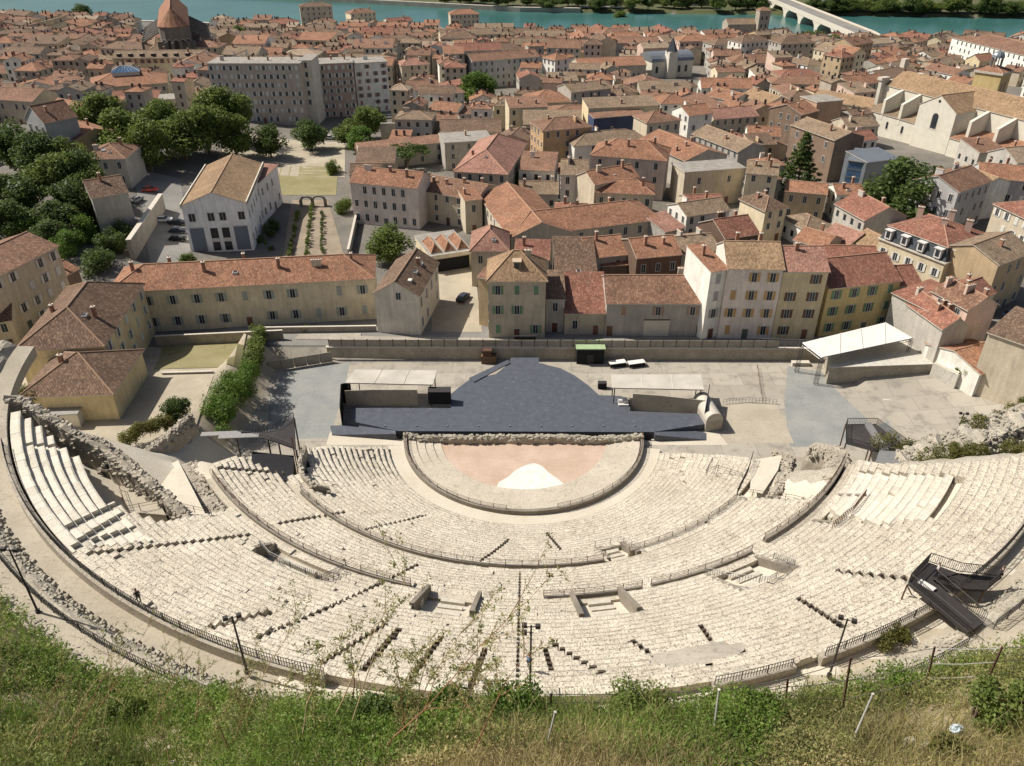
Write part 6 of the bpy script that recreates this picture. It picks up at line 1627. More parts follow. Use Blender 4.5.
# half-round grey hood and long white edge at the right of the stage
p = (35.09, 112.21)
c = empty('barrel_hood', (p[0], p[1], 0), R(8), 'white half-round hood at the right front corner of the blue stage', 'hood')
b = MB(); n = 10
for i in range(n):
    a0, a1 = math.pi*i/n, math.pi*(i+1)/n; f = lambda a, y: (1.5*math.cos(a), y, 2.2+1.5*math.sin(a))
    b.face([f(a0,0), f(a1,0), f(a1,7), f(a0,7)])
b.face([(1.5*math.cos(math.pi*i/n), 0, 2.2+1.5*math.sin(math.pi*i/n)) for i in range(n+1)])
b.build('shell', M['sheet'], c)
b = MB(); b.box(-1.5,0,.02,1.5,7,2.2); b.build('base', M['conc'], c)
def simple(name, label, cat, loc, rz, boxes, group=None):
    """boxes: (part name, material, (x0,y0,z0,x1,y1,z1))"""
    root = empty(name, loc, rz, label, cat, group)
    for pn, mt, bx in boxes:
        b = MB(); b.box(*bx); b.build(pn, M[mt], root)
    return root
simple('kiosk', 'black cabin with pale green roof against the wall behind the stage', 'cabin', (*(15.54, 135.17), 0), 0, [('body','black',(-2.7,0,.02,2.7,3.4,3.4)),('roof','green',(-2.9,-.3,3.402,2.9,3.6,3.6)),('door','steel',(-.6,-.06,.05,.6,-.003,2.1))])
for tp_, lb in (((20.84, 134.39),'left white trestle table beside the green-roofed black cabin'),((24.61, 134.39),'right white trestle table beside the green-roofed black cabin')):
    t_ = simple('trestle_table', lb, 'table', (*tp_, 0), R(14), [('table_top','canvas',(-1.7,-.7,.92,1.7,.7,1.0))])
    for sx in (-1.5, 1.5):
        for sy in (-.6, .6): b = MB(); b.bar((sx,sy,0),(sx,sy,.92),.06); b.build('leg', M['steel'], t_)
    b = MB(); b.box(-1.65,-.66,.1,1.65,-.6,.9); b.build('skirt', M['black'], t_)
simple('storage_box', 'dark brown crate stack against the wall left of the stage end', 'crate', (*(-4.60, 135.96), 0), 0, [('lower_crate','wood',(-1.5,-.8,.02,1.5,.8,1.7)),('upper_crate','rust',(-1.2,-.7,1.702,.6,.7,2.9))])
simple('storage_box', 'small white cabinet against the dark wall left of the crate stack', 'cabinet', (*(-8.48, 137.55), 0), 0, [('body','plaster',(-.8,-.4,.02,.8,.4,1.3)),('lid','frame',(-.85,-.45,1.302,.85,.45,1.38))])
simple('storage_box', 'small black flight case behind the right stage shed', 'case', (*(17.07, 126.24), 0), 0, [('body','black',(-.8,-.5,.02,.8,.5,1.2)),('lid','steel',(-.82,-.52,1.202,.82,.52,1.3))])
simple('stair_unit', 'small white steps at the corner of the right stage shed', 'steps', (*(20.06, 118.78), 1.3), 0, [('lower_step','frame',(-.9,-.8,.0,.9,-.2,.35)),('upper_step','frame',(-.9,-.2,.0,.9,.5,.75))])
simple('stage_gate', 'dark gate tower at the narrow back end of the stage', 'gate', (*(2.63, 137.95), 0), 0, [('door','black',(-1.9,0,.02,1.9,.2,4.4)),('frame','steel',(-2.2,-.05,.02,-1.9,.3,4.6)),('frame','steel',(1.9,-.05,.02,2.2,.3,4.6)),('lintel','steel',(-2.2,-.05,4.602,2.2,.3,4.8))])
# wall behind the stage with a panel fence on it
b = MB()
b.prism([(-37,137.0),(61,136.4),(61,136.9),(-37,137.5)], -.3, lambda x, y: 2.7)
w_ = tag(b.build('retaining_wall', M['rubble']), 'long dark stone wall running behind the blue stage', 'wall')
b = MB(); b.prism([(-37.2,136.9),(61.2,136.3),(61.2,137.0),(-37.2,137.6)], 2.702, 2.85); b.build('coping', M['trim'], w_)
M['panel'] = plain('taupe_fence_panel', (.36, .32, .26), .85, .15, 1.2)
fr = empty('screen_fence', (-36.5, 137.3, 2.85), -.0061, 'long taupe panel fence on the wall behind the stage', 'fence')
pm_ = MB(); pm_.box(.04,-.04,.05,2.5,.04,1.55)
for i in range(9): pm_.box(.04,-.055,.12+i*.16,2.5,-.0405,.2+i*.16)
pm_ = pm_.mesh('panel', [M['panel']]); pp = MB(); pp.box(-.06,-.07,0,.06,.07,1.7); pp = pp.mesh('post', [M['steel']])
for i in range(35):
    put('panel', pm_, fr, (i*2.56, 0, 0)); put('post', pp, fr, (i*2.56, 0, 0))
fr = empty('screen_fence', (*(-47.62, 132.09), 0), 0, 'grey panel gate fence closing the yard below the hedge', 'fence')
e = Vector((-34.89, 136.35)) - Vector((-47.62, 132.09)); fr.rotation_euler.z = math.atan2(e.y, e.x); n = int(e.length/2.5)
gp = MB(); gp.box(.05,-.04,.1,2.4,.04,2.3)
for i in range(12): gp.box(.05,-.055,.15+i*.18,2.4,-.0405,.23+i*.18)
gp = gp.mesh('panel', [M['panel']])
for i in range(n): put('panel', gp, fr, (i*2.5,0,0)); put('post', pp, fr, (i*2.5,0,.4))
railing([(48.85, 137.15, 3.00), (53.71, 136.74, 3.00), (59.55, 136.34, 3.00)], 1.8, 'pale mesh gate in the wall right of the panel fence', 'gate', 'galv', .3, 3, 2.5, 'mesh_gate')
railing([(38.77, 120.75, 0.00), (42.98, 121.41, 0.00), (48.51, 120.75, 0.00)], 1.0, 'low pipe barrier on the concrete right of the stage', 'barrier', 'galv', 0, 2, .6, 'barrier')
railing([(48.41, 133.62, 0.00), (46.12, 121.41, 0.00)], .8, 'thin rusty rail standing on the yard concrete', 'barrier', 'rust', 0, 2, 2.5, 'barrier')
simple('concrete_block', 'pale concrete block lying by the wall left of the white awning', 'block', (*(57.27, 134.78), 0), 0, [('block','concwall',(-1.7,-.5,.0,1.7,.5,.7)),('cap','trim',(-1.75,-.55,.702,1.75,.55,.78))])
# white awning over the entrance terrace
ap = [(58.00, 127.60, 6.00), (77.17, 133.53, 6.80), (73.93, 138.81, 7.40), (55.74, 132.10, 6.60)]
o = Vector(ap[0]); o.z = 0
aw = empty('awning', o, 0, 'large white canvas awning on steel trusses over the entrance terrace', 'awning')
L = [Vector(p)-o for p in ap]
b = MB(); b.face(L); b.face([p-Vector((0,0,.08)) for p in L][::-1])
for i in range(4): j=(i+1)%4; b.face([L[i]-Vector((0,0,.08)),L[j]-Vector((0,0,.08)),L[j],L[i]])
b.build('canvas', M['canvas'], aw)
b = MB()
for f in (.0,.2,.45,.7,1.0):
    a, c_ = L[0].lerp(L[1], f), L[3].lerp(L[2], f); b.bar(a+Vector((0,0,.06)), c_+Vector((0,0,.06)), .05)
for f0, f1 in ((.2,.45),(.45,.7),(.7,1)): b.bar(L[0].lerp(L[1],f0)+Vector((0,0,.06)), L[3].lerp(L[2],f1)+Vector((0,0,.06)), .03)
for a, c_ in ((0,1),(1,2),(2,3),(3,0)):
    b.bar(L[a]+Vector((0,0,-.15)), L[c_]+Vector((0,0,-.15)), .07); b.bar(L[a]+Vector((0,0,-.7)), L[c_]+Vector((0,0,-.7)), .05)
    for i in range(12): b.bar(L[a].lerp(L[c_],i/12)+Vector((0,0,-.15)), L[a].lerp(L[c_],(i+.5)/12)+Vector((0,0,-.7)), .03); b.bar(L[a].lerp(L[c_],(i+.5)/12)+Vector((0,0,-.7)), L[a].lerp(L[c_],(i+1)/12)+Vector((0,0,-.15)), .03)
b.build('truss', M['galv'], aw)
for p in L:
    b = MB()
    for dx, dy in ((-.3,-.3),(.3,-.3),(.3,.3),(-.3,.3)): b.bar((p.x+dx,p.y+dy,0),(p.x+dx*.7,p.y+dy*.7,p.z-.1),.05)
    for i in range(6): z=i*p.z/6.5; b.bar((p.x-.3,p.y-.3,z),(p.x+.3,p.y-.3,z+p.z/7),.03); b.bar((p.x-.3,p.y+.3,z),(p.x-.3,p.y-.3,z+p.z/7),.03)
    b.build('leg', M['steel'], aw)
# terrace with stone front wall under the awning
tp = [(60.03, 127.67), (83.58, 129.20), (85.59, 135.77), (64.10, 132.99)]
b = MB(); b.prism([tp[0], tp[1], (tp[1][0]+1, tp[1][1]+10), (tp[0][0]+2, tp[0][1]+7)], -.5, 3.6)
w_ = tag(b.build('terrace_wall', M['rubble']), 'stone retaining wall of the entrance terrace right of the stage', 'wall')
b = MB(); b.prism([(tp[0][0]-.1,tp[0][1]-.1), (tp[1][0]+.1,tp[1][1]-.1), (tp[1][0]+1,tp[1][1]+10), (tp[0][0]+2,tp[0][1]+7)], 3.602, 3.75); b.build('terrace_floor', M['concwall'], w_)
for i in range(4):
    a = (68.83, 127.67); b = MB(); b.box(-.9,-.0,0,.9,.4,.18*(1)); b.build('path_step', M['trim'], w_, (a[0]+i*.0+2.2-i*.5, a[1]-1.2-i*1.6, .02))
pb = empty('planter', (*(85.72, 126.07), .8), .55, 'white-walled roof planter with green plants beside the orange lean-to', 'planter')
b = MB(); b.box(-4.2,-.1,-1,3.2,5,3.6); b.build('wall', M['concwall'], pb)
b = MB(); b.box(-4,.1,3.602,3,4.8,3.9); b.build('coping', M['plaster'], pb)
simple('parapet_house', 'grey concrete shed with rough top at the right edge of the yard', 'shed', (*(88.65, 121.13), 1.2), -.6, [('wall','concwall',(-3,0,-1,5.5,3,3.8)),('roof','flatroof',(-3.1,-.1,3.802,5.6,3.1,4.0)),('door','wood',(0,-.05,.0,1.1,-.003,2.0))])
# stair canopy, right
cp = [(53.16, 102.91, 8.00), (57.94, 102.91, 8.00), (57.00, 89.56, 12.50), (55.69, 88.17, 12.50), (51.98, 91.37, 11.50), (50.62, 96.46, 9.00)]
o = Vector(cp[0]); sc_ = empty('stair_canopy', o, 0, 'dark steel covered stair beside the pale restored seats on the right', 'stairs')
L = [Vector(p)-o for p in cp]
b = MB(); b.face(L); b.face([p-Vector((0,0,.2)) for p in L][::-1])
for i in range(6): j=(i+1)%6; b.face([L[i]-Vector((0,0,.2)),L[j]-Vector((0,0,.2)),L[j],L[i]])
b.build('deck', M['steel'], sc_)
b = MB(); m0, m1 = L[0].lerp(L[1],.72), L[4].lerp(L[3],.35)
b.prism([(m0.x-.5,m0.y),(m0.x+.5,m0.y),(m1.x+.5,m1.y),(m1.x-.5,m1.y)], 0, lambda x, y: .25+4.2*max(0,min(1,(m0.y-y)/max(.1,m0.y-m1.y)))); b.build('white_step', M['galv'], sc_)
b = MB()
for i in range(6):
    j=(i+1)%6; b.bar(L[i]+Vector((0,0,1.1)), L[j]+Vector((0,0,1.1)), .06)
    n = max(2,int((L[j]-L[i]).length/.25))
    for k in range(n): p = L[i].lerp(L[j],k/n); b.bar(p, p+Vector((0,0,1.1)), .03, 0, 3)
b.build('railing', M['steel'], sc_)
for p in L:
    b = MB(); b.bar(p-Vector((0,0,8)), p, .12); b.build('leg', M['rust'], sc_)
bp = [(48.49, 83.57), (52.83, 83.35), (55.30, 86.96), (50.77, 87.41)]
b = MB(); b.prism(bp, 9, 14.0); bw = tag(b.build('platform', M['plaster']), 'cream rendered platform block below the dark covered stair', 'platform')
b = MB(); b.prism([(x+(.1),y+.15) for x, y in bp], 14.002, 14.3); b.build('top_slab', M['galv'], bw)
# metal stair and sheds, left
cp = [(-42.61, 98.82, 8.60), (-36.94, 100.70, 8.40), (-35.29, 105.17, 7.60), (-32.05, 93.90, 9.60), (-36.97, 96.68, 9.40)]
o = Vector(cp[0]); ls = empty('metal_stair', o, 0, 'black steel stair landing between the hedge and the lower seats', 'stairs')
L = [Vector(p)-o for p in cp]
b = MB(); b.face(L)
b.build('landing', M['steel'], ls)
b = MB()
for i in range(5):
    j=(i+1)%5; b.bar(L[i]+Vector((0,0,1.1)), L[j]+Vector((0,0,1.1)), .06)
    for k in range(14): p = L[i].lerp(L[j],k/14); b.bar(p, p+Vector((0,0,1.1)), .03, 0, 3)
b.build('railing', M['steel'], ls)
for p in L:
    b = MB(); b.bar(p-Vector((0,0,7)), p, .14); b.build('leg', M['steel'], ls)
for k, p in enumerate(((-41.37, 96.98, 9.00), (-44.44, 98.01, 9.00))):
    b = MB(); b.box(-3,-.5,.0,3,.5,.12); b.build('canopy_strip', M['galv'], ls, Vector(p)-o+Vector((0,0,.9-k*.3)), R(4))
b = MB(); p0=(-31.20, 90.49, 10.00); b.bar(Vector(p0)-o-Vector((0,0,4)), Vector(p0)-o+Vector((0,0,4.5)), .1); b.build('mast', M['rust'], ls)
b = MB(); q = [Vector(p)-o for p in ((-38.15, 89.84, 10.50), (-31.73, 89.38, 10.50), (-33.07, 95.43, 9.20), (-39.67, 96.45, 9.20))]
b.prism([(p.x,p.y) for p in q], -6, -1.2); b.build('base_block', M['black'], ls)
# steel footbridge, right rim
fb = empty('steel_footbridge', (*(38.77, 45.98), 26.6), 0, 'dark steel footbridge and viewing platform over the right rim of the theatre', 'footbridge')
o = Vector(fb.location)
def plank(pts, name, w=None, rail=True, mat='steel'):
    L = [Vector(p)-o for p in pts]; b = MB(); b.face(L); b.face([p-Vector((0,0,.25)) for p in L][::-1])
    for i in range(len(L)): j=(i+1)%len(L); b.face([L[i]-Vector((0,0,.25)),L[j]-Vector((0,0,.25)),L[j],L[i]])
    b.build(name, M[mat], fb)
    return L
def sider(pts):
    b = MB(); L = [Vector(p)-o for p in pts]
    for a, c_ in zip(L, L[1:]):
        for z in (.12, 1.15): b.bar(a+Vector((0,0,z)), c_+Vector((0,0,z)), .05)
        n = max(2, int((c_-a).length/.16))
        for k in range(n): p = a.lerp(c_, k/n); b.bar(p+Vector((0,0,.1)), p+Vector((0,0,1.15)), .025, 0, 3)
    b.build('railing', M['steel'], fb)
A1,A2,B1,B2 = (38.60, 45.36, 26.70), (40.56, 46.54, 26.70), (35.61, 50.56, 27.20), (37.43, 52.03, 27.20)
plank([A1,A2,B2,B1], 'gangway'); sider([A1,B1,(38.58, 53.17, 27.20)]); sider([A2,(38.20, 50.92, 27.20)])
plank([B1,(38.27, 51.02, 27.10),(40.77, 51.88, 27.10),(38.65, 53.27, 27.10)], 'platform')
sider([(38.58, 53.17, 27.20),(40.75, 51.91, 27.20),(43.36, 51.93, 26.80),(44.86, 51.87, 26.60)])
plank([(38.29, 50.99, 27.00),(40.85, 51.98, 27.00),(44.85, 51.97, 26.50),(42.66, 50.38, 26.50),(39.92, 50.43, 26.70)], 'stair_ramp')
sider([(38.49, 50.90, 27.10),(40.00, 50.10, 26.80),(42.61, 50.17, 26.60),(44.79, 51.75, 26.60)])
for p in ((35.74, 50.75, 27.00), (37.35, 51.73, 27.00), (38.35, 51.12, 27.00), (39.67, 49.91, 27.00), (42.18, 49.91, 27.00)):
    q = Vector(p)-o; b = MB(); b.bar(q-Vector((.3,.2,5.5)), q-Vector((0,0,.2)), .09); b.build('leg', M['rust'], fb)
q0 = Vector((35.74, 50.75, 27.00))-o; q1 = Vector((38.35, 51.12, 27.00))-o
b = MB(); b.bar(q0-Vector((0,0,.3)), q1-Vector((0,0,4.5)), .06); b.bar(q1-Vector((0,0,.3)), q0-Vector((0,0,4.5)), .06); b.build('cross_brace', M['rust'], fb)
b = MB(); L = [Vector(p)-o for p in ((36.46, 50.63, 27.50), (36.98, 51.00, 27.50), (37.85, 49.89, 27.40), (37.34, 49.54, 27.40))]; b.prism([(p.x,p.y) for p in L], .58, .66); b.build('white_panel', M['frame'], fb)
# lamp posts
def lamp(x, y, z, h, label, lamps=3, rz=0):
    root = empty('lamp_post', (x, y, z), rz, label, 'lamp post', 'floodlight posts round the theatre')
    b = MB(); b.bar((0,0,-.3),(0,0,h),.11,0,6,.07); b.bar((0,0,-.1),(0,0,.25),.22,0,6); b.build('pole', M['steel'], root)
    b = MB(); b.bar((-.55,0,h-.15),(.55,0,h-.15),.05); b.bar((-.5,0,h-.75),(.2,0,h-.75),.04); b.build('arm', M['steel'], root)
    for i in range(lamps):
        q = MB(); q.box(-.19,-.14,-.16,.19,.14,.16); q.box(-.16,-.155,-.13,.16,-.141,.13,1); q.build('floodlight', [M['steel'], M['glass']], root, ((-.5,0,h),(.5,0,h-.1),(-.5,0,h-.75))[i], R(180))
    return root
lamp(*(-41.61, 48.01, 26.30), 7.5, 'dark lamp post at the left edge leaning over the outer path', 2)
lamp(*(-21.75, 42.29, 25.60), 6.6, 'slim lamp post on the left rim near the bottom', 2, .4)
lamp(*(1.42, 39.85, 26.20), 7.8, 'lamp post with three floodlights at the bottom centre', 3)
lamp(*(25.99, 42.05, 25.40), 6.8, 'lamp post with broad floodlight head on the right rim', 3, -.3)
lamp(*(65.82, 94.95, 9.00), 6.5, 'slim lamp post at the right end of the yard', 2)
# ------------------------------------------------------------------ houses
_win = {}
def win_mesh(w, h):
    k = (w, h)
    if k not in _win:
        b = MB(); e = .09
        b.box(-w/2-e, -.07, -e*.8, -w/2, 0, h+e); b.box(w/2, -.07, -e*.8, w/2+e, 0, h+e)
        b.box(-w/2, -.07, h, w/2, 0, h+e); b.box(-w/2-e-.05, -.13, -e-.05, w/2+e+.05, 0, -e*.8-.001)
        b.face([(-w/2,-.012,-.07),(w/2,-.012,-.07),(w/2,-.012,h),(-w/2,-.012,h)], 1)
        b.box(-.03, -.04, 0, .03, -.015, h, 0)
        _win[k] = b.mesh('window', [M['frame'], M['glass']])
    return _win[k]
def shut_mesh(w, h):
    k = ('s', w, h)
    if k not in _win:
        b = MB(); b.box(0, -.06, 0, w, -.001, h)
        for i in range(1, 5): b.box(.05, -.075, h*i/5-.03, w-.05, -.0605, h*i/5+.03)
        _win[k] = b.mesh('shutter', [M['tint']])
    return _win[k]
def plain_win(w, h):
    k = ('p', w, h)
    if k not in _win:
        b = MB(); b.box(-w/2, -.03, 0, w/2, .0, h, 0); b.box(-w/2-.12, -.02, -.15, w/2+.12, 0, -.002, 1)
        _win[k] = b.mesh('window', [M['glass'], M['frame']])
    return _win[k]
_ch = {}
def chimney_mesh(i):
    if i not in _ch:
        b = MB(); w, d, h = ((.7,.5,1.5),(1.3,.55,1.7),(.6,.6,2.1),(2.0,.5,1.4))[i]
        b.box(-w/2, -d/2, -1.2, w/2, d/2, h, 0, 'b'); b.box(-w/2-.08, -d/2-.08, h+.002, w/2+.08, d/2+.08, h+.14, 1)
        for k in range(max(1, int(w/.5))):
            x = -w/2 + (k+.5)*w/max(1, int(w/.5)); b.bar((x,0,h+.142), (x,0,h+.5), .13, 2, 6, .1)
        _ch[i] = b.mesh('chimney', [M['brick'] if i % 2 == 0 else M['wall'], M['trim'], M['pot']])
    return _ch[i]

def roof_into(b, w, d, h, roof, rise, o=.4, th=.16, rdir=0):
    """roof planes over a w x d footprint whose wall tops are at h; material 0 tiles, 1 ridge and hip tiles, 2 verges"""
    if roof == 'gx':
        k = rise/(d/2); z = h-o*k
        b.slab([(-o*.6,-o,z),(w+o*.6,-o,z),(w+o*.6,d/2,h+rise),(-o*.6,d/2,h+rise)], th, 0, 2)
        b.slab([(w+o*.6,d+o,z),(-o*.6,d+o,z),(-o*.6,d/2,h+rise),(w+o*.6,d/2,h+rise)], th, 0, 2)
        b.bar((-o*.6,d/2,h+rise+th), (w+o*.6,d/2,h+rise+th), .17, 1, 6)
    elif roof == 'gy':
        k = rise/(w/2); z = h-o*k
        b.slab([(-o,d+o*.6,z),(-o,-o*.6,z),(w/2,-o*.6,h+rise),(w/2,d+o*.6,h+rise)], th, 0, 2)
        b.slab([(w+o,-o*.6,z),(w+o,d+o*.6,z),(w/2,d+o*.6,h+rise),(w/2,-o*.6,h+rise)], th, 0, 2)
        b.bar((w/2,-o*.6,h+rise+th), (w/2,d+o*.6,h+rise+th), .17, 1, 6)
    elif roof == 'hip':
        s = min(w, d)/2; k = rise/s; z = h-o*k; T = h+rise
        if w >= d: A, B = (s, d/2, T), (w-s, d/2, T)
        else: A, B = (w/2, s, T), (w/2, d-s, T)
        c = [(-o,-o,z),(w+o,-o,z),(w+o,d+o,z),(-o,d+o,z)]
        if w >= d:
            b.slab([c[0],c[1],B,A], th, 0, 2); b.slab([c[2],c[3],A,B], th, 0, 2); b.slab([c[1],c[2],B], th, 0, 2); b.slab([c[3],c[0],A], th, 0, 2)
            hp = ((c[0],A),(c[3],A),(c[1],B),(c[2],B))
        else:
            b.slab([c[0],c[1],A], th, 0, 2); b.slab([c[2],c[3],B], th, 0, 2); b.slab([c[1],c[2],B,A], th, 0, 2); b.slab([c[3],c[0],A,B], th, 0, 2)
            hp = ((c[0],A),(c[1],A),(c[2],B),(c[3],B))
        up = lambda p: (p[0], p[1], p[2]+th)
        for p, q in hp: b.bar(up(p), up(q), .15, 1, 6)
        if abs(w-d) > .1: b.bar(up(A), up(B), .17, 1, 6)
    elif roof == 'shed':
        z0 = h-o*rise/d; z1 = h+rise
        b.slab([(-.2,-o,z0),(w+.2,-o,z0),(w+.2,d+.1,z1+.1*rise/d),(-.2,d+.1,z1+.1*rise/d)], th, 0, 2)
    else:
        b.slab([(-.25,-.25,h),(w+.25,-.25,h),(w+.25,d+.25,h),(-.25,d+.25,h)], .3, 0, 2)
def walls_into(b, w, d, h, roof, rise, m=0, base=-2.0):
    lo = [(0,0,base),(w,0,base),(w,d,base),(0,d,base)]
    zf = zr = zb = zl = None
    hf = hb = h
    if roof == 'shed': hb = h+rise
    t = [(0,0,h),(w,0,h),(w,d,hb),(0,d,hb)]
    b.face([lo[0],lo[1],t[1]] + ([(w/2,0,h+rise)] if roof == 'gy' else []) + [t[0]], m)
    b.face([lo[2],lo[3],t[3]] + ([(w/2,d,h+rise)] if roof == 'gy' else []) + [t[2]], m)
    b.face([lo[1],lo[2],t[2]] + ([(w,d/2,h+rise)] if roof == 'gx' else []) + [t[1]], m)
    b.face([lo[3],lo[0],t[0]] + ([(0,d/2,h+rise)] if roof == 'gx' else []) + [t[3]], m)
def roof_z(w, d, h, roof, rise, x, y):
    if roof == 'gx': return h + rise*(1-abs(y-d/2)/(d/2))
    if roof == 'gy': return h + rise*(1-abs(x-w/2)/(w/2))
    if roof == 'shed': return h + rise*y/d
    if roof == 'hip':
        s = min(w,d)/2; return h + rise*min(1, min(x, w-x, y, d-y)/s)
    return h+.3
def lum(c, f): return tuple(min(.85, max(0, v*f)) for v in c)

def house(name, label, x, y, z, rot, w, d, h, roof, rise, wc, rc, fl, cat='house', group=None, far=False, chim=None, cols=None, faces='f', sh=None, lights=0,
          dorm=0, garage=0, attic=0, lantern=0, pyr=0, opening=0, school=0, modern=0, rdir=0):
    rnd = random.Random(hash((round(x*10), round(y*10))) & 0xffff)
    root = empty(name, (x, y, z), rot, label, cat, group)
    jit = rnd.uniform(.93, 1.07)
    wcol = lum(PAL[wc], jit*1.14); rcol = lum(ROOF[rc], rnd.uniform(.9, 1.1))
    b = MB(); walls_into(b, w, d, h, roof, rise)
    b.build('wall', M['concwall'] if wc == 'concrete' else M['zinc'] if wc == 'zincw' else M['wall'], root, color=wcol)
    b = MB(); roof_into(b, w, d, h, roof, rise)
    rm = M['flatroof'] if roof == 'flat' and rc != 'zinc' else M['zinc'] if rc == 'zinc' else M['roof']
    ro = b.build('roof', [rm, M['ridge'], M['trim']], root, color=rcol)
    n = chim if chim is not None else rnd.choice([0,1,1,2,2,3])
    for i in range(n):
        cx = w*((i+.5)/n + rnd.uniform(-.12,.12)/n) if n > 1 else w*rnd.uniform(.2,.8)
        cy = d*rnd.choice([.3,.42,.58,.66]); cx = min(w-.6, max(.6, cx))
        put('chimney', chimney_mesh(rnd.choice([0,0,1,2,2,3])), ro, (cx, cy, roof_z(w,d,h,roof,rise,cx,cy)), rnd.choice([0,math.pi/2]), wcol)
    for i in range(lights):
        cx = w*(.3+.4*rnd.random()) if roof != 'gy' else w*.72; cy = d*(.2+.25*i) if roof == 'gy' else d*(.16+.14*rnd.random())
        q = MB(); q.box(-.5,-.6,-.3,.5,.6,.3,0); q.box(-.4,-.5,.301,.4,.5,.33,1)
        q.build('skylight', [M['frame'], M['glass'] if i or lights == 1 else M['marble']], ro, (cx, cy, roof_z(w,d,h,roof,rise,cx,cy)))
    # windows
    for fc in faces:
        if wc == 'glass' or opening: break
        L = w if fc == 'f' else d
        nc = cols if cols is not None and (fc == faces[0]) else max(1, int(L/3.0))
        if not fl or not nc: continue
        hs = h/fl; ww = .95 if L/nc > 1.9 else .7; wh = min(1.75, hs*.52)
        if far: wh = min(1.6, hs*.5)
        for r_ in range(fl):
            for c_ in range(nc):
                p = L*(c_+.5)/nc; zz = hs*r_ + hs*.3
                if garage and r_ == 0: continue
                if rnd.random() < (.10 if not far else .05): continue
                isdoor = (not far) and r_ == 0 and c_ == nc//2 and fc == 'f' and not school
                if fc == 'f': loc, rz = (p, -.002, zz), 0
                elif fc == 'r': loc, rz = (w+.002, p, zz), math.pi/2
                else: loc, rz = (-.002, L-p, zz), -math.pi/2
                if isdoor:
                    q = MB(); q.box(-.55,-.08,-.05,.55,0,2.2,0); q.box(-.7,-.05,-.05,-.552,0,2.35,1); q.box(.552,-.05,-.05,.7,0,2.35,1); q.box(-.55,-.05,2.202,.55,0,2.35,1)
                    q.build('door', [M['tint'], M['trim']], root, (loc[0], loc[1], 0), rz, color=rnd.choice([(.13,.06,.04),(.2,.1,.06),(.1,.12,.1)]))
                    continue
                if far: put('window', plain_win(ww+.1, round(wh,1)), root, loc, rz); continue
                wn = put('window', win_mesh(ww, round(wh,1)), root, loc, rz)
                if sh:
                    closed = rnd.random() < .25
                    sc = lum(SHUT[sh], rnd.uniform(.85,1.1))
                    for sd in (-1, 1):
                        sw = ww/2 if closed else .5
                        sx = (-ww/2 if sd < 0 else 0) if closed else (-ww/2-.1-sw if sd < 0 else ww/2+.1)
                        put('shutter', shut_mesh(round(sw,2), round(wh,1)), wn, (sx, -.075, 0), 0, sc)
    if attic: put('window', win_mesh(.95, 1.4), root, (w*.55, -.002, h-1.0))
    if garage:
        q = MB(); q.box(-2.6,-.06,-.02,2.6,-.003,3.6); q.box(-2.6,-.1,3.602,2.6,-.003,3.85,1)
        for i in range(1,6): q.box(-2.6,-.08,.6*i,2.6,-.0605,.6*i+.05)
        q.build('garage_door', [M['plaster'], M['wood']], root, (w/2, 0, 0))
        for xx in (.9, w-1.6):
            q = MB(); q.box(-.6,-.08,-.02,.6,-.003,2.3); q.build('door', M['wood'], root, (xx, 0, 0))
    for i in range(dorm):
        cx = w*(i+.5)/dorm; q = MB(); yy = 1.2 if roof != 'hip' else 2.2
        zz = roof_z(w,d,h,roof,rise,cx if roof != 'hip' else w/2,yy)
        q.box(-.7,-.3,-.9,.7,1.6,1.15,0); q.box(-.5,-.34,-.1,.5,-.302,.95,1); q.box(-.9,-.5,1.152,.9,1.9,1.3,2)
        q.build('dormer', [M['wall'], M['glass'], M['ridge']], ro, (cx, yy, zz), color=lum(wcol,.8) if dorm == 1 else (.09,.085,.08))
    if lantern:
        q = MB(); q.box(0,0,-2,11,7,1.0,0); A = [(-.3,-.3,1.002),(11.3,-.3,1.002),(11.3,7.3,1.002),(-.3,7.3,1.002)]; P, Q = (3.5,3.5,3.2),(7.5,3.5,3.2)
        q.face([A[0],A[1],Q,P],1); q.face([A[1],A[2],Q],1); q.face([A[2],A[3],P,Q],1); q.face([A[3],A[0],P],1); q.face(A[::-1],0)
        for a_, b_ in ((A[0],P),(A[3],P),(A[1],Q),(A[2],Q),(P,Q)): q.bar(a_, b_, .12, 0)
        for i in range(1,8):
            f = i/8; q.bar((A[0][0]+(A[1][0]-A[0][0])*f,-.3,1.05),(P[0]+(Q[0]-P[0])*f,3.5,3.24),.06,0)
        q.build('glass_lantern', [M['whitewall'], M['bluegl']], ro, (w/2-5.5, d/2-3.5, h+rise-.6))
    for i in range(pyr):
        s = w/pyr; q = MB(); roof_into(q, s-.7, d*.55, .05, 'hip', 1.7, o=.0); q.build('pyramid_roof', [M['roof'], M['ridge'], M['trim']], ro, (s*i+.35, 1.0, h+.31), color=ROOF['orange'])
    if opening:
        q = MB(); q.box(.5,-.05,.1,w-.5,-.004,h-.9); q.build('opening', M['black'], root)
        q = MB(); q.box(-.3,-.4,h-.5,w+.3,-.251,h+.4); q.build('fascia', M['plaster'], root)
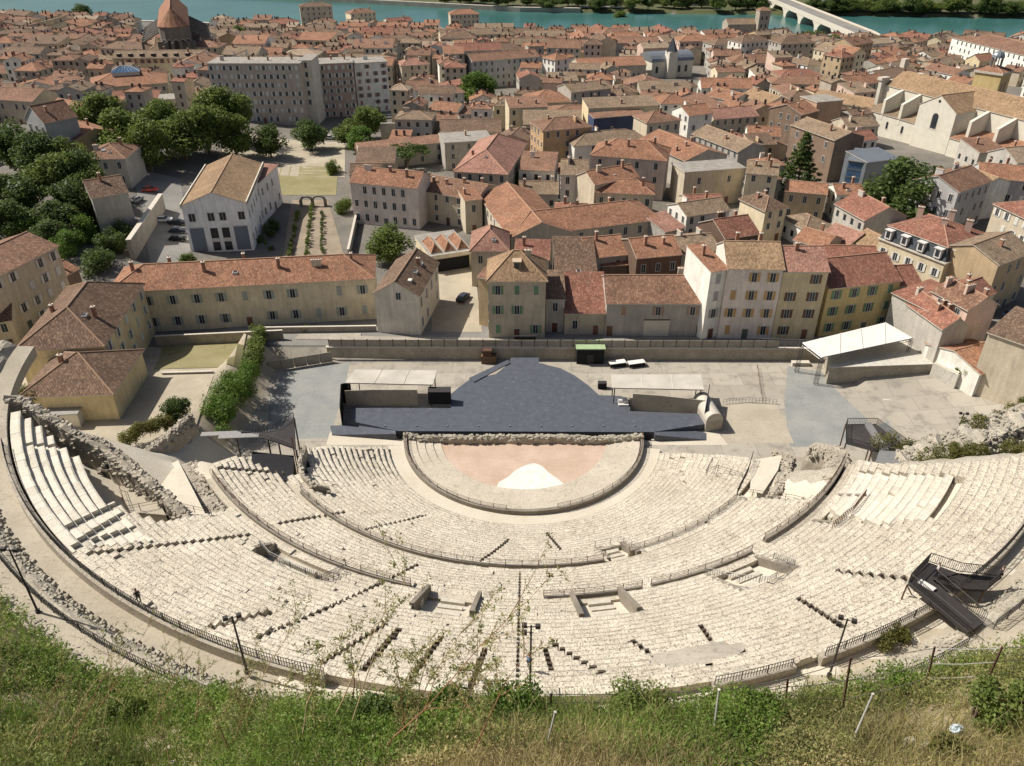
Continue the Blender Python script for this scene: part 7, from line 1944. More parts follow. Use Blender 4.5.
    if school:
        for xx in (.7, w-4.1):
            q = MB(); q.box(0,-.05,.2,3.4,-.003,6.4,0); q.box(-.2,-.12,6.402,3.6,-.003,6.6,1); q.build('tall_panel', [M['tint'], M['frame']], root, (xx,0,0), color=(.16,.19,.23))
        for xx in (1.2, 5.7, 8.5, 13.0): put('window', win_mesh(1.5, 1.9), root, (xx+.75, -.002, 8.2))
        for xx in (5.6, 8.4):
            q = MB(); q.box(0,-.06,.3,1.8,-.003,2.6,0); q.box(0,-.06,3.6,1.8,-.003,6.2,0); q.box(-.1,-.14,2.602,1.9,-.003,3.598,1); q.build('window_bay', [M['glass'], M['frame']], root, (xx,0,0))
        for sx in (-.25, w): 
            q = MB(); q.box(sx,-.3,h-.6,sx+.25,d+.3,h+.55); q.build('parapet', M['whitewall'], root)
    if modern:
        for k in range(4):
            q = MB(); q.box(.3,-.05,.3+k*2.3,w-.3,-.004,2.3+k*2.3,0); q.box(.1,-.1,2.302+k*2.3,w-.1,-.004,2.55+k*2.3,1); q.build('glass_panel', [M['bluegl'], M['zinc']], root)
    return root
# ------------------------------------------------------------------ landmarks
def vol(root, nm, x, y, w, d, h, roof, rise, wm, rc, z0=0, rz=0, wcol=None, rm='roof', o=.3):
    e = empty(nm, (x, y, z0), rz); e.parent = root
    b = MB(); walls_into(b, w, d, h, roof, rise); b.build('wall', M[wm], e, color=wcol)
    b = MB(); roof_into(b, w, d, h, roof, rise, o); b.build('roof', [M[rm], M['ridge'], M['trim']], e, color=ROOF[rc])
    return e
def arch_win(parent, x, y, z, w, h, rz=0, name='arched_window', mat='glass', frame='trim'):
    b = MB(); n = 8; pts = [(-w/2, 0), (w/2, 0)] + [(w/2*math.cos(math.pi*i/n), h+w/2*math.sin(math.pi*i/n)) for i in range(n+1)]
    b.face([(a, -.03, c) for a, c in pts], 0)
    big_ = [(a*1.22, (c-h)*1.22+h if c > h else c-.12*(c == 0)) for a, c in pts]
    b.face([(a, -.015, c) for a, c in big_], 1); b.box(-w*.7, -.12, -.3, w*.7, 0, -.121, 1)
    return b.build(name, [M[mat], M[frame]], parent, (x, y, z), rz)
# the cathedral
cx, cy = (-179.25, 433.63); cz = ground(cx, cy)
ca = empty('cathedral', (cx, cy, cz), .35, 'dark Gothic cathedral choir with steep orange roof rising at the top left', 'cathedral')
e = vol(ca, 'nave', 0, 0, 15, 75, 26, 'gy', 8, 'darkstone', 'orange', wcol=None)
b = MB(); n = 7; P = [(7.5-7.5*math.cos(math.pi*i/n), -7.5*math.sin(math.pi*i/n)) for i in range(n+1)]
for (x0,y0),(x1,y1) in zip(P, P[1:]): b.face([(x0,y0,-2),(x1,y1,-2),(x1,y1,26),(x0,y0,26)])
b.build('apse', M['darkstone'], ca)
b = MB()
for (x0,y0),(x1,y1) in zip(P, P[1:]): b.slab([(7.5+(x0-7.5)*1.05,y0*1.05,25.8),(7.5+(x1-7.5)*1.05,y1*1.05,25.8),(7.5,0,34.1)], .2)
b.build('apse_roof', [M['roof']], ca, color=ROOF['orange'])
for i in (1,2,3,4,5):
    (x0,y0),(x1,y1) = P[i], P[i+1]; arch_win(ca, (x0+x1)/2*1.0, (y0+y1)/2-.05, 10, 2.2, 9, math.atan2(y1-y0, x1-x0))
for i in (1,2,3,4,5,6):
    x0, y0 = P[i]; b = MB(); dx, dy = (x0-7.5)/7.5, y0/7.5
    b.prism([(x0-.5,y0-.5),(x0+.5,y0-.5),(x0+.5+dx*2,y0+.5+dy*2.5),(x0-.5+dx*2,y0+.5+dy*2.5)], -2, 19); b.build('buttress', M['darkstone'], ca)
for sx in (-8.2, 15.2): vol(ca, 'aisle', sx, 6, 8, 66, 13, 'hip', 2.0, 'darkstone', 'dun')
for sx in (-1, 1):
    for i in range(7):
        x0 = 0 if sx < 0 else 15; y = 8+i*9; b = MB()
        b.box(x0+sx*9.2-.6, y-.6, 0, x0+sx*9.2+.6, y+.6, 18); b.bar((x0+sx*9.2,y,17.5),(x0,y,22.5),.55); b.build('flying_buttress', M['darkstone'], ca)
# the pale church on the right
cx, cy = (139.83, 279.63); cz = ground(cx, cy)
ch = empty('church', (cx, cy, cz), -1.17, 'big pale church with buttresses and mottled tan roof on the right', 'church')
vol(ch, 'nave', -25, 9, 66, 16, 15, 'gx', 4.2, 'whitewall', 'tan')
vol(ch, 'aisle', -24, 1.5, 23.5, 7.5, 7, 'shed', 1.8, 'whitewall', 'dun')
tr = vol(ch, 'transept', 0, 0, 15, 17, 14, 'gy', 4.2, 'whitewall', 'tan')
arch_win(tr, 7.5, 0, 7.5, 2.4, 3.8)
q = MB(); q.bar((7.5,-.06,16.4),(7.5,.0,16.4),.5,0,10); q.build('round_window', M['glass'], tr)
for x in (-17, -9):
    b = MB(); b.prism([(x,1.4),(x+1.1,1.4),(x+1.1,9),(x,9)], 5, lambda xx, yy: 12+.38*(yy-1.4)); b.build('buttress', M['whitewall'], ch)
for x in (19, 29):
    b = MB(); b.prism([(x,2),(x+1.1,2),(x+1.1,9),(x,9)], 2, lambda xx, yy: 12.3+.38*(yy-2)); b.build('buttress', M['whitewall'], ch)
vol(ch, 'chapel', 16, -1, 30, 9.9, 6.5, 'shed', 2.2, 'whitewall', 'orange')
b = MB(); b.prism([(-26.5,7),(-25.002,7),(-25.002,27),(-26.5,27)], -2, lambda x, y: 16.5+4.4*(1-abs(y-17)/10)); b.build('facade', M['concwall'], ch)
for bx in ((-27,6.5,16.6,-24.8,10.5,17.6),(-27,23.5,16.6,-24.8,27.5,17.6),(-26.9,15.9,20.4,-24.9,18.1,23.4)): b = MB(); b.box(*bx); b.build('finial', M['trim'], ch)
for i in range(3): arch_win(ch, -20+i*7, 1.5, 2.5, 1, 2)
# square bell tower with a lantern dome
cx, cy = (177.73, 295.96); cz = ground(cx, cy)
bt = empty('bell_tower', (cx, cy, cz), .72, 'square yellow bell tower with small grey dome at the right edge', 'tower')
b = MB(); b.box(-9,0,-2,0,9,22); b.build('wall', M['wall'], bt, color=(.62,.48,.23))
b = MB(); b.box(-9.4,-.4,22.002,.4,9.4,22.7); b.build('cornice', M['trim'], bt)
b = MB(); roof_into(b, 9, 9, 22.7, 'hip', 1.6, .3); b.build('roof', [M['roof'], M['ridge'], M['trim']], bt, (-9,0,0), color=ROOF['orange'])
for i in (-6.2,-3.4): arch_win(bt, i, -.002, 16, 1.3, 2.6)
for i in (2.6,5.8): arch_win(bt, .002, i, 16, 1.3, 2.6, R(90))
b = MB(); n = 10
for i in range(n):
    a = 2*math.pi*i/n; b.bar((1.7*math.cos(a),1.7*math.sin(a),19.5),(1.7*math.cos(a),1.7*math.sin(a),23),.2)
    a2 = 2*math.pi*(i+1)/n
    for k in range(4):
        p0, p1 = k/4*math.pi/2, (k+1)/4*math.pi/2; f = lambda aa, pp: (2.1*math.cos(aa)*math.cos(pp), 2.1*math.sin(aa)*math.cos(pp), 23+2.1*math.sin(pp))
        b.face([f(a,p0),f(a2,p0),f(a2,p1),f(a,p1)])
b.bar((0,0,25),(0,0,27),.1); b.build('lantern', M['zinc'], bt, (-4.5,4.5,4))
# old campanile near the bridge
cx, cy = (170.42, 593.85); cz = ground(cx, cy)
tw = empty('bell_tower', (cx, cy, cz), .1, 'slim old stone bell tower with arched openings near the bridge', 'tower')
b = MB(); b.box(0,0,-2,7.5,7.5,19); b.build('wall', M['rubble'], tw)
for zz in (8,13):
    for xx in (2.2,5.3): arch_win(tw, xx, -.002, zz, 1.2, 2)
b = MB(); roof_into(b, 7.5, 7.5, 19, 'hip', 1.8, .4); b.build('roof', [M['roof'], M['ridge'], M['trim']], tw, color=ROOF['rust'])
vol(tw, 'church_nave', -20, 4, 20, 12, 10, 'gx', 3, 'rubble', 'dun')
# domed chapel
cx, cy = (73.41, 438.52); cz = ground(cx, cy)
dc = empty('chapel', (cx, cy, cz), .3, 'white chapel with curved grey metal roof and little dark spire among the roofs', 'chapel')
b = MB(); b.box(0,0,-2,24,14,8); b.build('wall', M['whitewall'], dc)
b = MB(); n = 8
for i in range(n):
    a0, a1 = math.pi*i/n, math.pi*(i+1)/n; f = lambda a, x: (x, 7-7.3*math.cos(a), 8+4*math.sin(a))
    b.face([f(a0,-.3),f(a0,24.3),f(a1,24.3),f(a1,-.3)])
b.face([(-.3,7-7.3*math.cos(math.pi*i/n),8+4*math.sin(math.pi*i/n)) for i in range(n+1)]); b.face([(24.3,7-7.3*math.cos(math.pi*i/n),8+4*math.sin(math.pi*i/n)) for i in range(n+1)])
b.build('roof', M['zinc'], dc)
b = MB(); b.box(8,-3,-2,13,2,13); b.build('tower', M['whitewall'], dc)
b = MB(); b.bar((10.5,-.5,13),(10.5,-.5,20),3.3,0,4,.1); b.build('spire', M['slate'], dc)
for x in (3,16,20): arch_win(dc, x, -.002, 2.5, 1.5, 2.6)
# slate mansard house
r_ = SP['mansard']; ms = empty('mansard_house', (r_['x'], r_['y'], r_['z']), r_['r'], 'grand cream house with dark slate mansard storey, white dormers and red hipped roof', 'house')
w, d, h = r_['w'], r_['d'], r_['h']
b = MB(); b.box(0,0,-2,w,d,h); b.build('wall', M['wall'], ms, color=PAL['cream'])
b = MB(); b.box(-.35,-.35,h+.002,w+.35,d+.35,h+.3); b.build('cornice', M['trim'], ms)
b = MB(); i_ = .9; zt = h+3.3
lo = [(0,0,h+.3),(w,0,h+.3),(w,d,h+.3),(0,d,h+.3)]; hi = [(i_,i_,zt),(w-i_,i_,zt),(w-i_,d-i_,zt),(i_,d-i_,zt)]
for k in range(4): j=(k+1)%4; b.face([lo[k],lo[j],hi[j],hi[k]])
mn = b.build('mansard', M['slate'], ms)
b = MB(); roof_into(b, w-2*i_, d-2*i_, zt, 'hip', 2.6, .35); ro = b.build('roof', [M['roof'], M['ridge'], M['trim']], ms, (i_,i_,0), color=ROOF['red'])
def dormer(x, y, rz):
    q = MB(); q.box(-.75,-.5,0,.75,1.2,2.0,0); q.box(-.45,-.54,.35,.45,-.502,1.75,1); q.box(-.95,-.7,2.002,.95,1.3,2.2,0); q.build('dormer', [M['frame'], M['glass']], mn, (x, y, h+.7), rz)
for k in range(4): dormer(w*(k+.5)/4, .1, 0)
for k in range(3): dormer(w-.1, d*(k+.5)/3, R(90))
for r0 in range(2):
    for k in range(5):
        wn = put('window', win_mesh(.95,1.7), ms, (w*(k+.5)/5, -.002, h/2*r0+1.4))
        for sd in (-1,1): put('shutter', shut_mesh(.5,1.7), wn, (-1.07 if sd < 0 else .57, -.075, 0), 0, SHUT['white'])
    for k in range(3):
        wn = put('window', win_mesh(.95,1.7), ms, (w+.002, d*(k+.5)/3, h/2*r0+1.4), R(90))
        for sd in (-1,1): put('shutter', shut_mesh(.5,1.7), wn, (-1.07 if sd < 0 else .57, -.075, 0), 0, SHUT['white'])
for x, y in ((1.5,d*.5),(w*.55,d*.35),(w*.75,d*.6),(w*.4,d*.75)): put('chimney', chimney_mesh(1), ro, (x, y, zt+1.7), .5, PAL['pink'])
# stone bridge over the river
br = empty('stone_bridge', (239, 560, 0), 0, 'pale stone arch bridge carrying a road across the river at the upper right', 'bridge')
b = MB(); L_ = 215; zt = -2.2
prof_ = []
for k in range(5):
    y0 = 12+k*40; prof_ += [(y0, -14)] + [(y0+3+17*(1-math.cos(math.pi*i/10)), -10.5+7.2*math.sin(math.pi*i/10)) for i in range(11)] + [(y0+37, -14)]
prof_ = [(-25,-14)] + prof_ + [(L_+10,-14)]
top = lambda y: zt - 3.5*sm(25,-25,y)
for x in (-8, 8):
    for (ya,za),(yb,zb) in zip(prof_, prof_[1:]):
        if yb-ya > 1e-6: b.face([(x,ya,za),(x,yb,zb),(x,yb,top(yb)),(x,ya,top(ya))])
for (ya,za),(yb,zb) in zip(prof_, prof_[1:]): b.face([(-8,ya,za),(8,ya,za),(8,yb,zb),(-8,yb,zb)])
b.build('arches', M['trim'], br)
b = MB()
ys = lines((-40,L_+11,5))
for ya, yb in zip(ys, ys[1:]): b.face([(-7.6,ya,top(ya)+.05),(7.6,ya,top(ya)+.05),(7.6,yb,top(yb)+.05),(-7.6,yb,top(yb)+.05)])
b.build('roadway', M['road'], br)
for x in (-8.2, 7.7):
    b = MB()
    for ya, yb in zip(ys, ys[1:]): b.prism([(x,ya),(x+.5,ya),(x+.5,yb),(x,yb)], -4.5, lambda xx, yy: top(yy)+1.1)
    b.build('parapet', M['trim'], br)
    b = MB()
    for ya, yb in zip(ys, ys[1:]): b.face([(x*.86-.7,ya,top(ya)+.16),(x*.86+.9,ya,top(ya)+.16),(x*.86+.9,yb,top(yb)+.16),(x*.86-.7,yb,top(yb)+.16)])
    b.build('pavement', M['walk'], br)
# barge and far bank buildings
bx, by = (83.32, 767.05)
bo = empty('barge', (bx, by, -10.8), -.12, 'long white passenger barge moored along the far river bank', 'boat')
b = MB(); b.prism([(-24,-2.6),(20,-2.6),(25,0),(20,2.6),(-24,2.6)], -.3, 1.6); b.build('hull', M['steel'], bo)
b = MB(); b.box(-22,-2.2,1.602,14,2.2,3.8); b.build('cabin', M['frame'], bo); b = MB(); b.box(-21.5,-2.25,2.3,13.5,-2.202,3.3); b.build('window_band', M['glass'], bo); b = MB(); b.box(-22.5,-2.5,3.802,14.5,2.5,4.0); b.build('roof', M['canvas'], bo)
for k, (x, dy, w, d, h, wc, rc, lb) in enumerate(((-150,45,40,14,12,'white','rust','long white building behind the far river road at the top left'),(150,40,30,12,10,'whitegrey','rust','pale building among the trees on the far bank left of the bridge'),(275,30,26,12,10,'white','zinc','low white boathouse on the far bank right of the bridge'),(90,60,26,14,14,'cream','orange','cream house beyond the trees of the far bank at the top centre'))):
    house('riverside_house', lb, x, far_y(x)+dy, -8, -.08, w, d, h, 'hip', 2, wc, rc, 3, cat='building', far=True)
# old stone arch wall behind the garden
aw_ = empty('stone_wall', (*(-47.12, 287.72), 1.5), .05, 'old stone wall with one arched gateway below the parked cars', 'wall')
b = MB(); b.box(0,0,-2,4,1,8); b.box(8,0,-2,40,1.2,8.2); b.box(4,0,5.2,8,1,8); b.build('masonry', M['rubble'], aw_)
b = MB(); n = 6; b.face([(4,-.02,3.2)]+[(6-2*math.cos(math.pi*i/n),-.02,3.2+2*math.sin(math.pi*i/n)) for i in range(n+1)]+[(8,-.02,3.2)] if False else [(4,-.02,5.2),(8,-.02,5.2),(8,-.02,5.9),(4,-.02,5.9)]); b.build('arch_stones', M['trim'], aw_)
# antique arches in the garden
ar = empty('ruined_arch', (*(-61.20, 219.68), 2.3), .1, 'antique ruined stone arches standing in the garden right of the school', 'ruin')
for x0 in (0, 4.6, 9.6):
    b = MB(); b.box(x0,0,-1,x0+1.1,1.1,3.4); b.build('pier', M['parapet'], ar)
for x0, w_ in ((1.1,3.5),(5.7,3.9)):
    b = MB(); n = 8
    for i in range(n):
        a0, a1 = math.pi*i/n, math.pi*(i+1)/n; cx_ = x0+w_/2; r0_, r1_ = w_/2, w_/2+.8
        f = lambda a, r_, y: (cx_-r_*math.cos(a), y, 3.4+r_*math.sin(a)*.8)
        for y in (0, 1): b.face([f(a0,r0_,y),f(a1,r0_,y),f(a1,r1_,y),f(a0,r1_,y)])
        b.face([f(a0,r0_,0),f(a1,r0_,0),f(a1,r0_,1),f(a0,r0_,1)]); b.face([f(a0,r1_,0),f(a1,r1_,0),f(a1,r1_,1),f(a0,r1_,1)])
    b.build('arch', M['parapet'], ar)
ar.scale = (.72, .9, .62)
simple('garden_wall', 'white wall running beside the terraced garden path', 'wall', (*(-40.54, 182.70), 2.5), 1.66, [('wall','concwall',(0,-.2,-.5,34,.2,2.2)),('coping','trim',(0,-.3,2.202,34,.3,2.35))])
simple('garden_wall', 'long low wall along the road in front of the cream terrace', 'wall', (*(-51.02, 143.52), 2.5), .03, [('wall','rubble',(0,-.2,-.5,23,.2,1.3)),('coping','trim',(0,-.25,1.302,23,.25,1.4))])
simple('garden_wall', 'low stone wall between the dry garden and the gravel yard at the left', 'wall', (*(-63.08, 121.45), 5.3), .06, [('wall','rubble',(0,-.2,-.5,9,.2,1.0)),('coping','trim',(0,-.25,1.002,9,.25,1.1))])
simple('garden_wall', 'dark wall at the foot of the cream terrace above the dry garden', 'wall', (*(-71.32, 138.27), 3.0), .1, [('wall','rubble',(0,-.2,-.5,25,.2,1.6)),('coping','trim',(0,-.25,1.602,25,.25,1.7))])
simple('metal_shed', 'small shed with corrugated pale metal roof behind the left theatre rim', 'shed', (*(-75.20, 104.34), 6), .1, [('wall','plaster',(0,0,-1,5.2,4.2,2.6)),('roof','galv',(-.2,-.2,2.602,5.4,4.4,2.75)),('door','wood',(2,-.04,0,3,-.003,2))])
simple('retaining_wall', 'pale retaining wall on the wooded bank at the left edge', 'wall', (*(-128.01, 183.50), 7), .62, [('wall','concwall',(0,-.4,-4,30,.4,4.0)),('coping','trim',(0,-.5,4.002,30,.5,4.2))])
simple('retaining_wall', 'tall ivy-covered wall between the street and the wooded bank', 'wall', (*(-91.21, 176.72), 4), 1.72, [('wall','rubble',(0,-.5,-4,34,.5,5.5)),('coping','trim',(0,-.6,5.502,34,.6,5.7))])
# ------------------------------------------------------------------ town houses
for r_ in HOUSES:
    o = dict(r_[-1]); kw = dict(o)
    house(r_[0], r_[1], *r_[2:14], **kw)
ORD = None
RF = ('gx','gy','hip','shed'); WN = ('cream','white','beige','stone','grey','pink','yellow','ochre'); RN = ('orange','red','brown','rust','pale','dun')
ORD = 'nearest second third fourth fifth sixth seventh eighth ninth tenth eleventh twelfth thirteenth fourteenth fifteenth farthest'.split()
num = list(map(int, FAR.split()))
for i in range(0, len(num), 14):
    x, y, z, rot, w, d, h, roof, rise, wc, rc, n, di, rf_ = num[i:i+14]; z, rot, w, d, h, rise = z/10, rot/100, w/10, d/10, h/10, rise/10; roof = RF[roof]; wc = WN[wc]; rc = RN[rc]
    lb = '%s %s house, %s %s roof, %s %s %s' % ('big' if w*d > 220 else 'narrow' if w < 8.5 else 'plain', wc, 'rusty' if rc == 'rust' else rc, dict(gx='ridged', gy='gabled', hip='hipped', shed='single-pitch')[roof], ORD[n], ('right of','left of','in front of','behind')[di], REF[rf_])
    house('town_house', lb, x, y, z, rot, w, d, h, roof, rise, wc, rc, max(1, int(h/3.1)), far=True, faces='f'+('r' if x < 0 else 'l'), group='houses of the old town', lights=1 if (x+y) % 4 == 0 and roof != 'shed' else 0)
# the small remaining roofs of the town, too many to be told apart
b = MB(); bw = MB(); cols_ = {}
num = list(map(int, MASS.split()))
for i in range(0, len(num), 11):
    x, y, z, rot, w, d, h, roof, rise, wc, rc = num[i:i+11]; z, rot, w, d, h, rise = z/10, rot/100, w/10, d/10, h/10, rise/10; roof = RF[roof]; wc = WN[wc]; rc = RN[rc]
    for key, fn in ((('w', wc), walls_into), (('r', rc), roof_into)):
        if key not in cols_: cols_[key] = MB()
        q = MB(); fn(q, w, d, h, roof, rise); m = cols_[key]; n = len(m.v); c_, s_ = math.cos(rot), math.sin(rot)
        m.v += [(x+a*c_-b_*s_, y+a*s_+b_*c_, z+e_) for a, b_, e_ in q.v]; m.f += [tuple(i+n for i in f) for f in q.f]; m.m += q.m; m.uv += q.uv
    q = MB()
    for r0 in range(max(1, int(h/3.1))):
        nc = max(1, int(w/3))
        for k in range(nc): q.box(w*(k+.5)/nc-.5, -.05, r0*3.1+1, w*(k+.5)/nc+.5, -.003, r0*3.1+2.6)
    for cc in range(2): q.box(w*(.3+.4*cc)-.4, d*.4, h, w*(.3+.4*cc)+.4, d*.4+.5, h+rise+1.2, 0)
    m = cols_.setdefault(('g', 0), MB()); n = len(m.v); m.v += [(x+a*c_-b_*s_, y+a*s_+b_*c_, z+e_) for a, b_, e_ in q.v]; m.f += [tuple(i+n for i in f) for f in q.f]; m.m += q.m; m.uv += q.uv
root = None
allm = MB(); mats = []
for key, m in cols_.items():
    kind_, c0 = key
    if kind_ == 'g': mt = plain('dark_openings', (.09,.075,.065), .8)
    else:
        col = lum(PAL[c0], 1.1) if kind_ == 'w' else ROOF[c0]; mt = (M['wall'] if kind_ == 'w' else M['roof']).copy()
        for n_ in mt.node_tree.nodes:
            if n_.type == 'OBJECT_INFO' and n_.outputs['Color'].is_linked:
                for l in list(n_.outputs['Color'].links):
                    sk_ = l.to_socket; mt.node_tree.links.remove(l); rgb = mt.node_tree.nodes.new('ShaderNodeRGB'); rgb.outputs[0].default_value = (*col, 1); mt.node_tree.links.new(rgb.outputs[0], sk_)
    n = len(allm.v); allm.v += m.v; allm.f += [tuple(i+n for i in f) for f in m.f]; allm.m += [len(mats)]*len(m.f); allm.uv += m.uv; mats.append(mt)
me = bpy.data.meshes.new('small_distant_roofs'); me.from_pydata(allm.v, [], allm.f)
for mt in mats: me.materials.append(mt)
me.polygons.foreach_set('material_index', allm.m); l = me.uv_layers.new(name='UVMap'); l.data.foreach_set('uv', [c for u in allm.uv for c in u])
o = put('small_distant_houses', me); tag(o, 'the many small tiled houses filling the gaps of the old town', 'houses', kind='stuff')
# ------------------------------------------------------------------ trees and plants
def leaf_cloud(n, lobes, size, rng, shell=.55, flat=1.0):
    """n leaf quads spread through ellipsoid lobes (x,y,z,r)"""
    lob = np.array(lobes); wgt = lob[:,3]**2; k = rng.choice(len(lob), n, p=wgt/wgt.sum())
    d = rng.normal(size=(n,3)); d /= np.linalg.norm(d, axis=1)[:,None]
    rad = lob[k,3]*(shell+(1-shell)*rng.random(n)**.5)*(1+.16*rng.normal(size=n))
    c = lob[k,:3] + d*rad[:,None]*np.array([1,1,flat])
    nrm = d*.6 + rng.normal(size=(n,3))*.7 + np.array([0,0,.35]); nrm /= np.linalg.norm(nrm, axis=1)[:,None]
    u = np.cross(nrm, rng.normal(size=(n,3))); u /= np.linalg.norm(u, axis=1)[:,None]; v = np.cross(nrm, u)
    s = (size*(.55+.9*rng.random(n)))[:,None]
    V = np.stack([c-u*s, c-v*s*.62, c+u*s, c+v*s*.62], 1).reshape(-1,3)
    F = np.arange(n*4).reshape(-1,4)
    lt = rng.random(len(lob))*.35
    tone = np.clip(.15 + .55*rng.random(n) + lt[k] - .1, 0, 1)
    return V, F, tone
_tree = {}
def tree_meshes(kind, var):
    key = (kind, var)
    if key in _tree: return _tree[key]
    rng = np.random.default_rng(var*7+len(kind)); rnd = random.Random(var*13+len(kind))
    if kind == 'conifer':
        lob = []
        for i in range(12):                     # whorls of drooping branches
            z = .17+.072*i; rr = .36*(1-i/12.2)*rnd.uniform(.85,1.1); m = 9 if i < 8 else 5; a0 = rnd.random()*6
            for k in range(m):
                a = a0+6.283*k/m+rnd.uniform(-.2,.2); q = rr*rnd.uniform(.8,1.15)
                lob += [(q*math.cos(a), q*math.sin(a), z-.045, .035+.02*(1-i/12)), (q*.55*math.cos(a), q*.55*math.sin(a), z-.01, .04+.02*(1-i/12))]
        V, F, T = leaf_cloud(8000, lob, .018, rng, .2, .38)
    elif kind == 'flat':
        lob = [(rnd.uniform(-.5,.5), rnd.uniform(-.5,.5), .8+rnd.uniform(-.08,.08), rnd.uniform(.12,.24)) for _ in range(16)]
        V, F, T = leaf_cloud(4200, lob, .03, rng, .3, .5)
    else:
        n = 24; lob = []
        for i in range(n):
            a = rnd.random()*6.28; q = rnd.random()**.6; zz = rnd.uniform(-.55,.9); rr = .30*math.sqrt(max(.05,1-min(1,abs(zz))**2))*q*1.35
            lob.append((rr*math.cos(a), rr*math.sin(a), .50+zz*.38, rnd.uniform(.12,.2)))
        V, F, T = leaf_cloud(6800 if kind == 'tree' else 3600, lob, .026 if kind == 'tree' else .034, rng)
    b = MB(); b.bar((0,0,-.05),(0,.01,.42),.028,0,7,.02)
    for i in range(6):
        a = i*1.05+rnd.random(); e = (.22*math.cos(a), .22*math.sin(a), .58+.2*rnd.random()); b.bar((0,0,.28+.04*i*.5), e, .014, 0, 5, .004)
    if kind == 'conifer': b = MB(); b.bar((0,0,-.05),(0,0,1.0),.022,0,7,.003)
    lm = {'conifer':'leafd','flat':'leafd'}.get(kind)
    _tree[key] = (V, F, T, b.mesh('trunk', [M['bark']])); return _tree[key]
_crown = {}
def tree(x, y, ht, rad, label, kind='tree', var=0, leaf='leaf', name='tree', group=None, z=None, cat='tree'):
    z = land(x, y) if z is None else z
    V, F, T, tm = tree_meshes(kind, var)
    k = (kind, var, leaf)
    if k not in _crown: _crown[k] = np_mesh('crown', V, F, [M[leaf]], tone=T)
    root = empty(name, (x, y, z-.1), random.random()*6.28, label, cat, group); 
    tr = put('trunk', tm, root); cr = put('crown', _crown[k], root)
    sx = rad/.40
    for o in (tr, cr): o.scale = (sx, sx, ht) if kind != 'flat' else (rad/.7, rad/.7, ht)
    return root
rf = random.Random(3)
for i in range(70):                       # the long row of trees on the far bank
    x = -60+i*12+rf.uniform(-4,4) if i < 44 else 255+(i-44)*11+rf.uniform(-4,4)
    if 225 < x < 255: continue
    TREES.append((x, far_y(x)+(rf.uniform(3,24) if i < 44 else rf.uniform(4,13)), rf.uniform(8,16) if i < 44 else rf.uniform(7,11), rf.uniform(6,9), rf.choice(['leaf','leafd','leafd']), 'tree', 'tree', 'leafy tree in the long row on the far river bank', 'trees on the far river bank'))
for i, (x, y, ht, rad, leaf, kind, nm, lb, gr) in enumerate(TREES):
    tree(x, y, ht, rad, lb, kind, i % 6, leaf, nm, gr)
def bush(name, pts, label, leaf, n, size, cat='bush', parent=None):
    """pts: leaf lobes in world metres (x, y, z, r)"""
    o = Vector(pts[0][:3]); lob = [(x-o.x, y-o.y, z-o.z, r) for x, y, z, r in pts]
    V, F, T = leaf_cloud(n, lob, size, np.random.default_rng(n), .35)
    root = empty(name, o, 0, label, cat)
    put('foliage', np_mesh('foliage', V, F, [M[leaf]], tone=T), root)
    b = MB(); rnd = random.Random(n)
    for l in lob[:24]: b.bar((l[0]*.9, l[1]*.9, l[2]-l[3]-.6), (l[0]+rnd.uniform(-.2,.2), l[1], l[2]), .05, 0, 5, .02)
    b.build('stems', M['bark'], root)
    return root
def lobes(path, w, zlo, zhi, r0, r1, n, seed=0):
    rnd = random.Random(seed); out = []
    for i in range(n):
        f = rnd.random()*(len(path)-1); k = min(len(path)-2, int(f)); f -= k
        x = path[k][0]+(path[k+1][0]-path[k][0])*f+rnd.uniform(-w,w); y = path[k][1]+(path[k+1][1]-path[k][1])*f+rnd.uniform(-w,w)
        out.append((x, y, rnd.uniform(zlo, zhi), rnd.uniform(r0, r1)))
    return out
bush('hedge', lobes([(-51.12, 140.16), (-49.44, 133.98), (-48.17, 125.27)], .8, 3.0, 7.0, .7, 1.3, 40, 1), 'tall narrow green hedge at the right end of the dry garden', 'leaf', 9000, .16, 'hedge')
bush('hedge', lobes([(-49.30, 122.19), (-48.36, 117.76), (-49.14, 112.31), (-50.02, 108.67)], 2.2, 3.5, 7.6, 1.0, 1.7, 60, 2), 'bright green clipped hedge on the bank between gravel yard and stage yard', 'leafb', 20000, .15, 'hedge')
bush('bush', lobes([(-60.24, 98.66), (-57.16, 101.42), (-54.75, 102.91)], .9, 7.4, 9.2, .6, 1.1, 26, 3), 'row of yellow-green bushes along the ruined garden wall', 'leafy', 9000, .12)
bush('bush', lobes([(-54.94, 105.16), (-53.21, 105.73)], .8, 7.4, 10.4, .7, 1.2, 18, 4), 'dark rounded bush at the top of the ruined garden wall', 'leafd', 6000, .13)
bush('bush', lobes([(-81.78, 105.88), (-79.84, 107.67), (-77.76, 107.42)], 1.0, 8, 11, .8, 1.4, 20, 5), 'yellowish bush behind the left theatre rim', 'leafy', 8000, .13)
bush('ivy', lobes([(-104.30, 169.75), (-104.44, 180.08), (-106.06, 193.58), (-107.80, 204.81)], 1.6, 6.5, 12.5, 1.0, 1.7, 60, 6), 'thick bright ivy spilling over the tall wall by the street', 'leafb', 14000, .2, 'ivy')
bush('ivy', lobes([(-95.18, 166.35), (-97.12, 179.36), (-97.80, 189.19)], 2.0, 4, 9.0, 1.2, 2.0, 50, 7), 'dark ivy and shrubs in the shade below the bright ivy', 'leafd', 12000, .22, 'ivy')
bush('bush', lobes([(-43.89, 144.39), (-39.34, 144.39)], .4, 2.6, 3.6, .5, .8, 14, 8), 'low green bush on the wall in front of the cream terrace', 'leafb', 3500, .11)
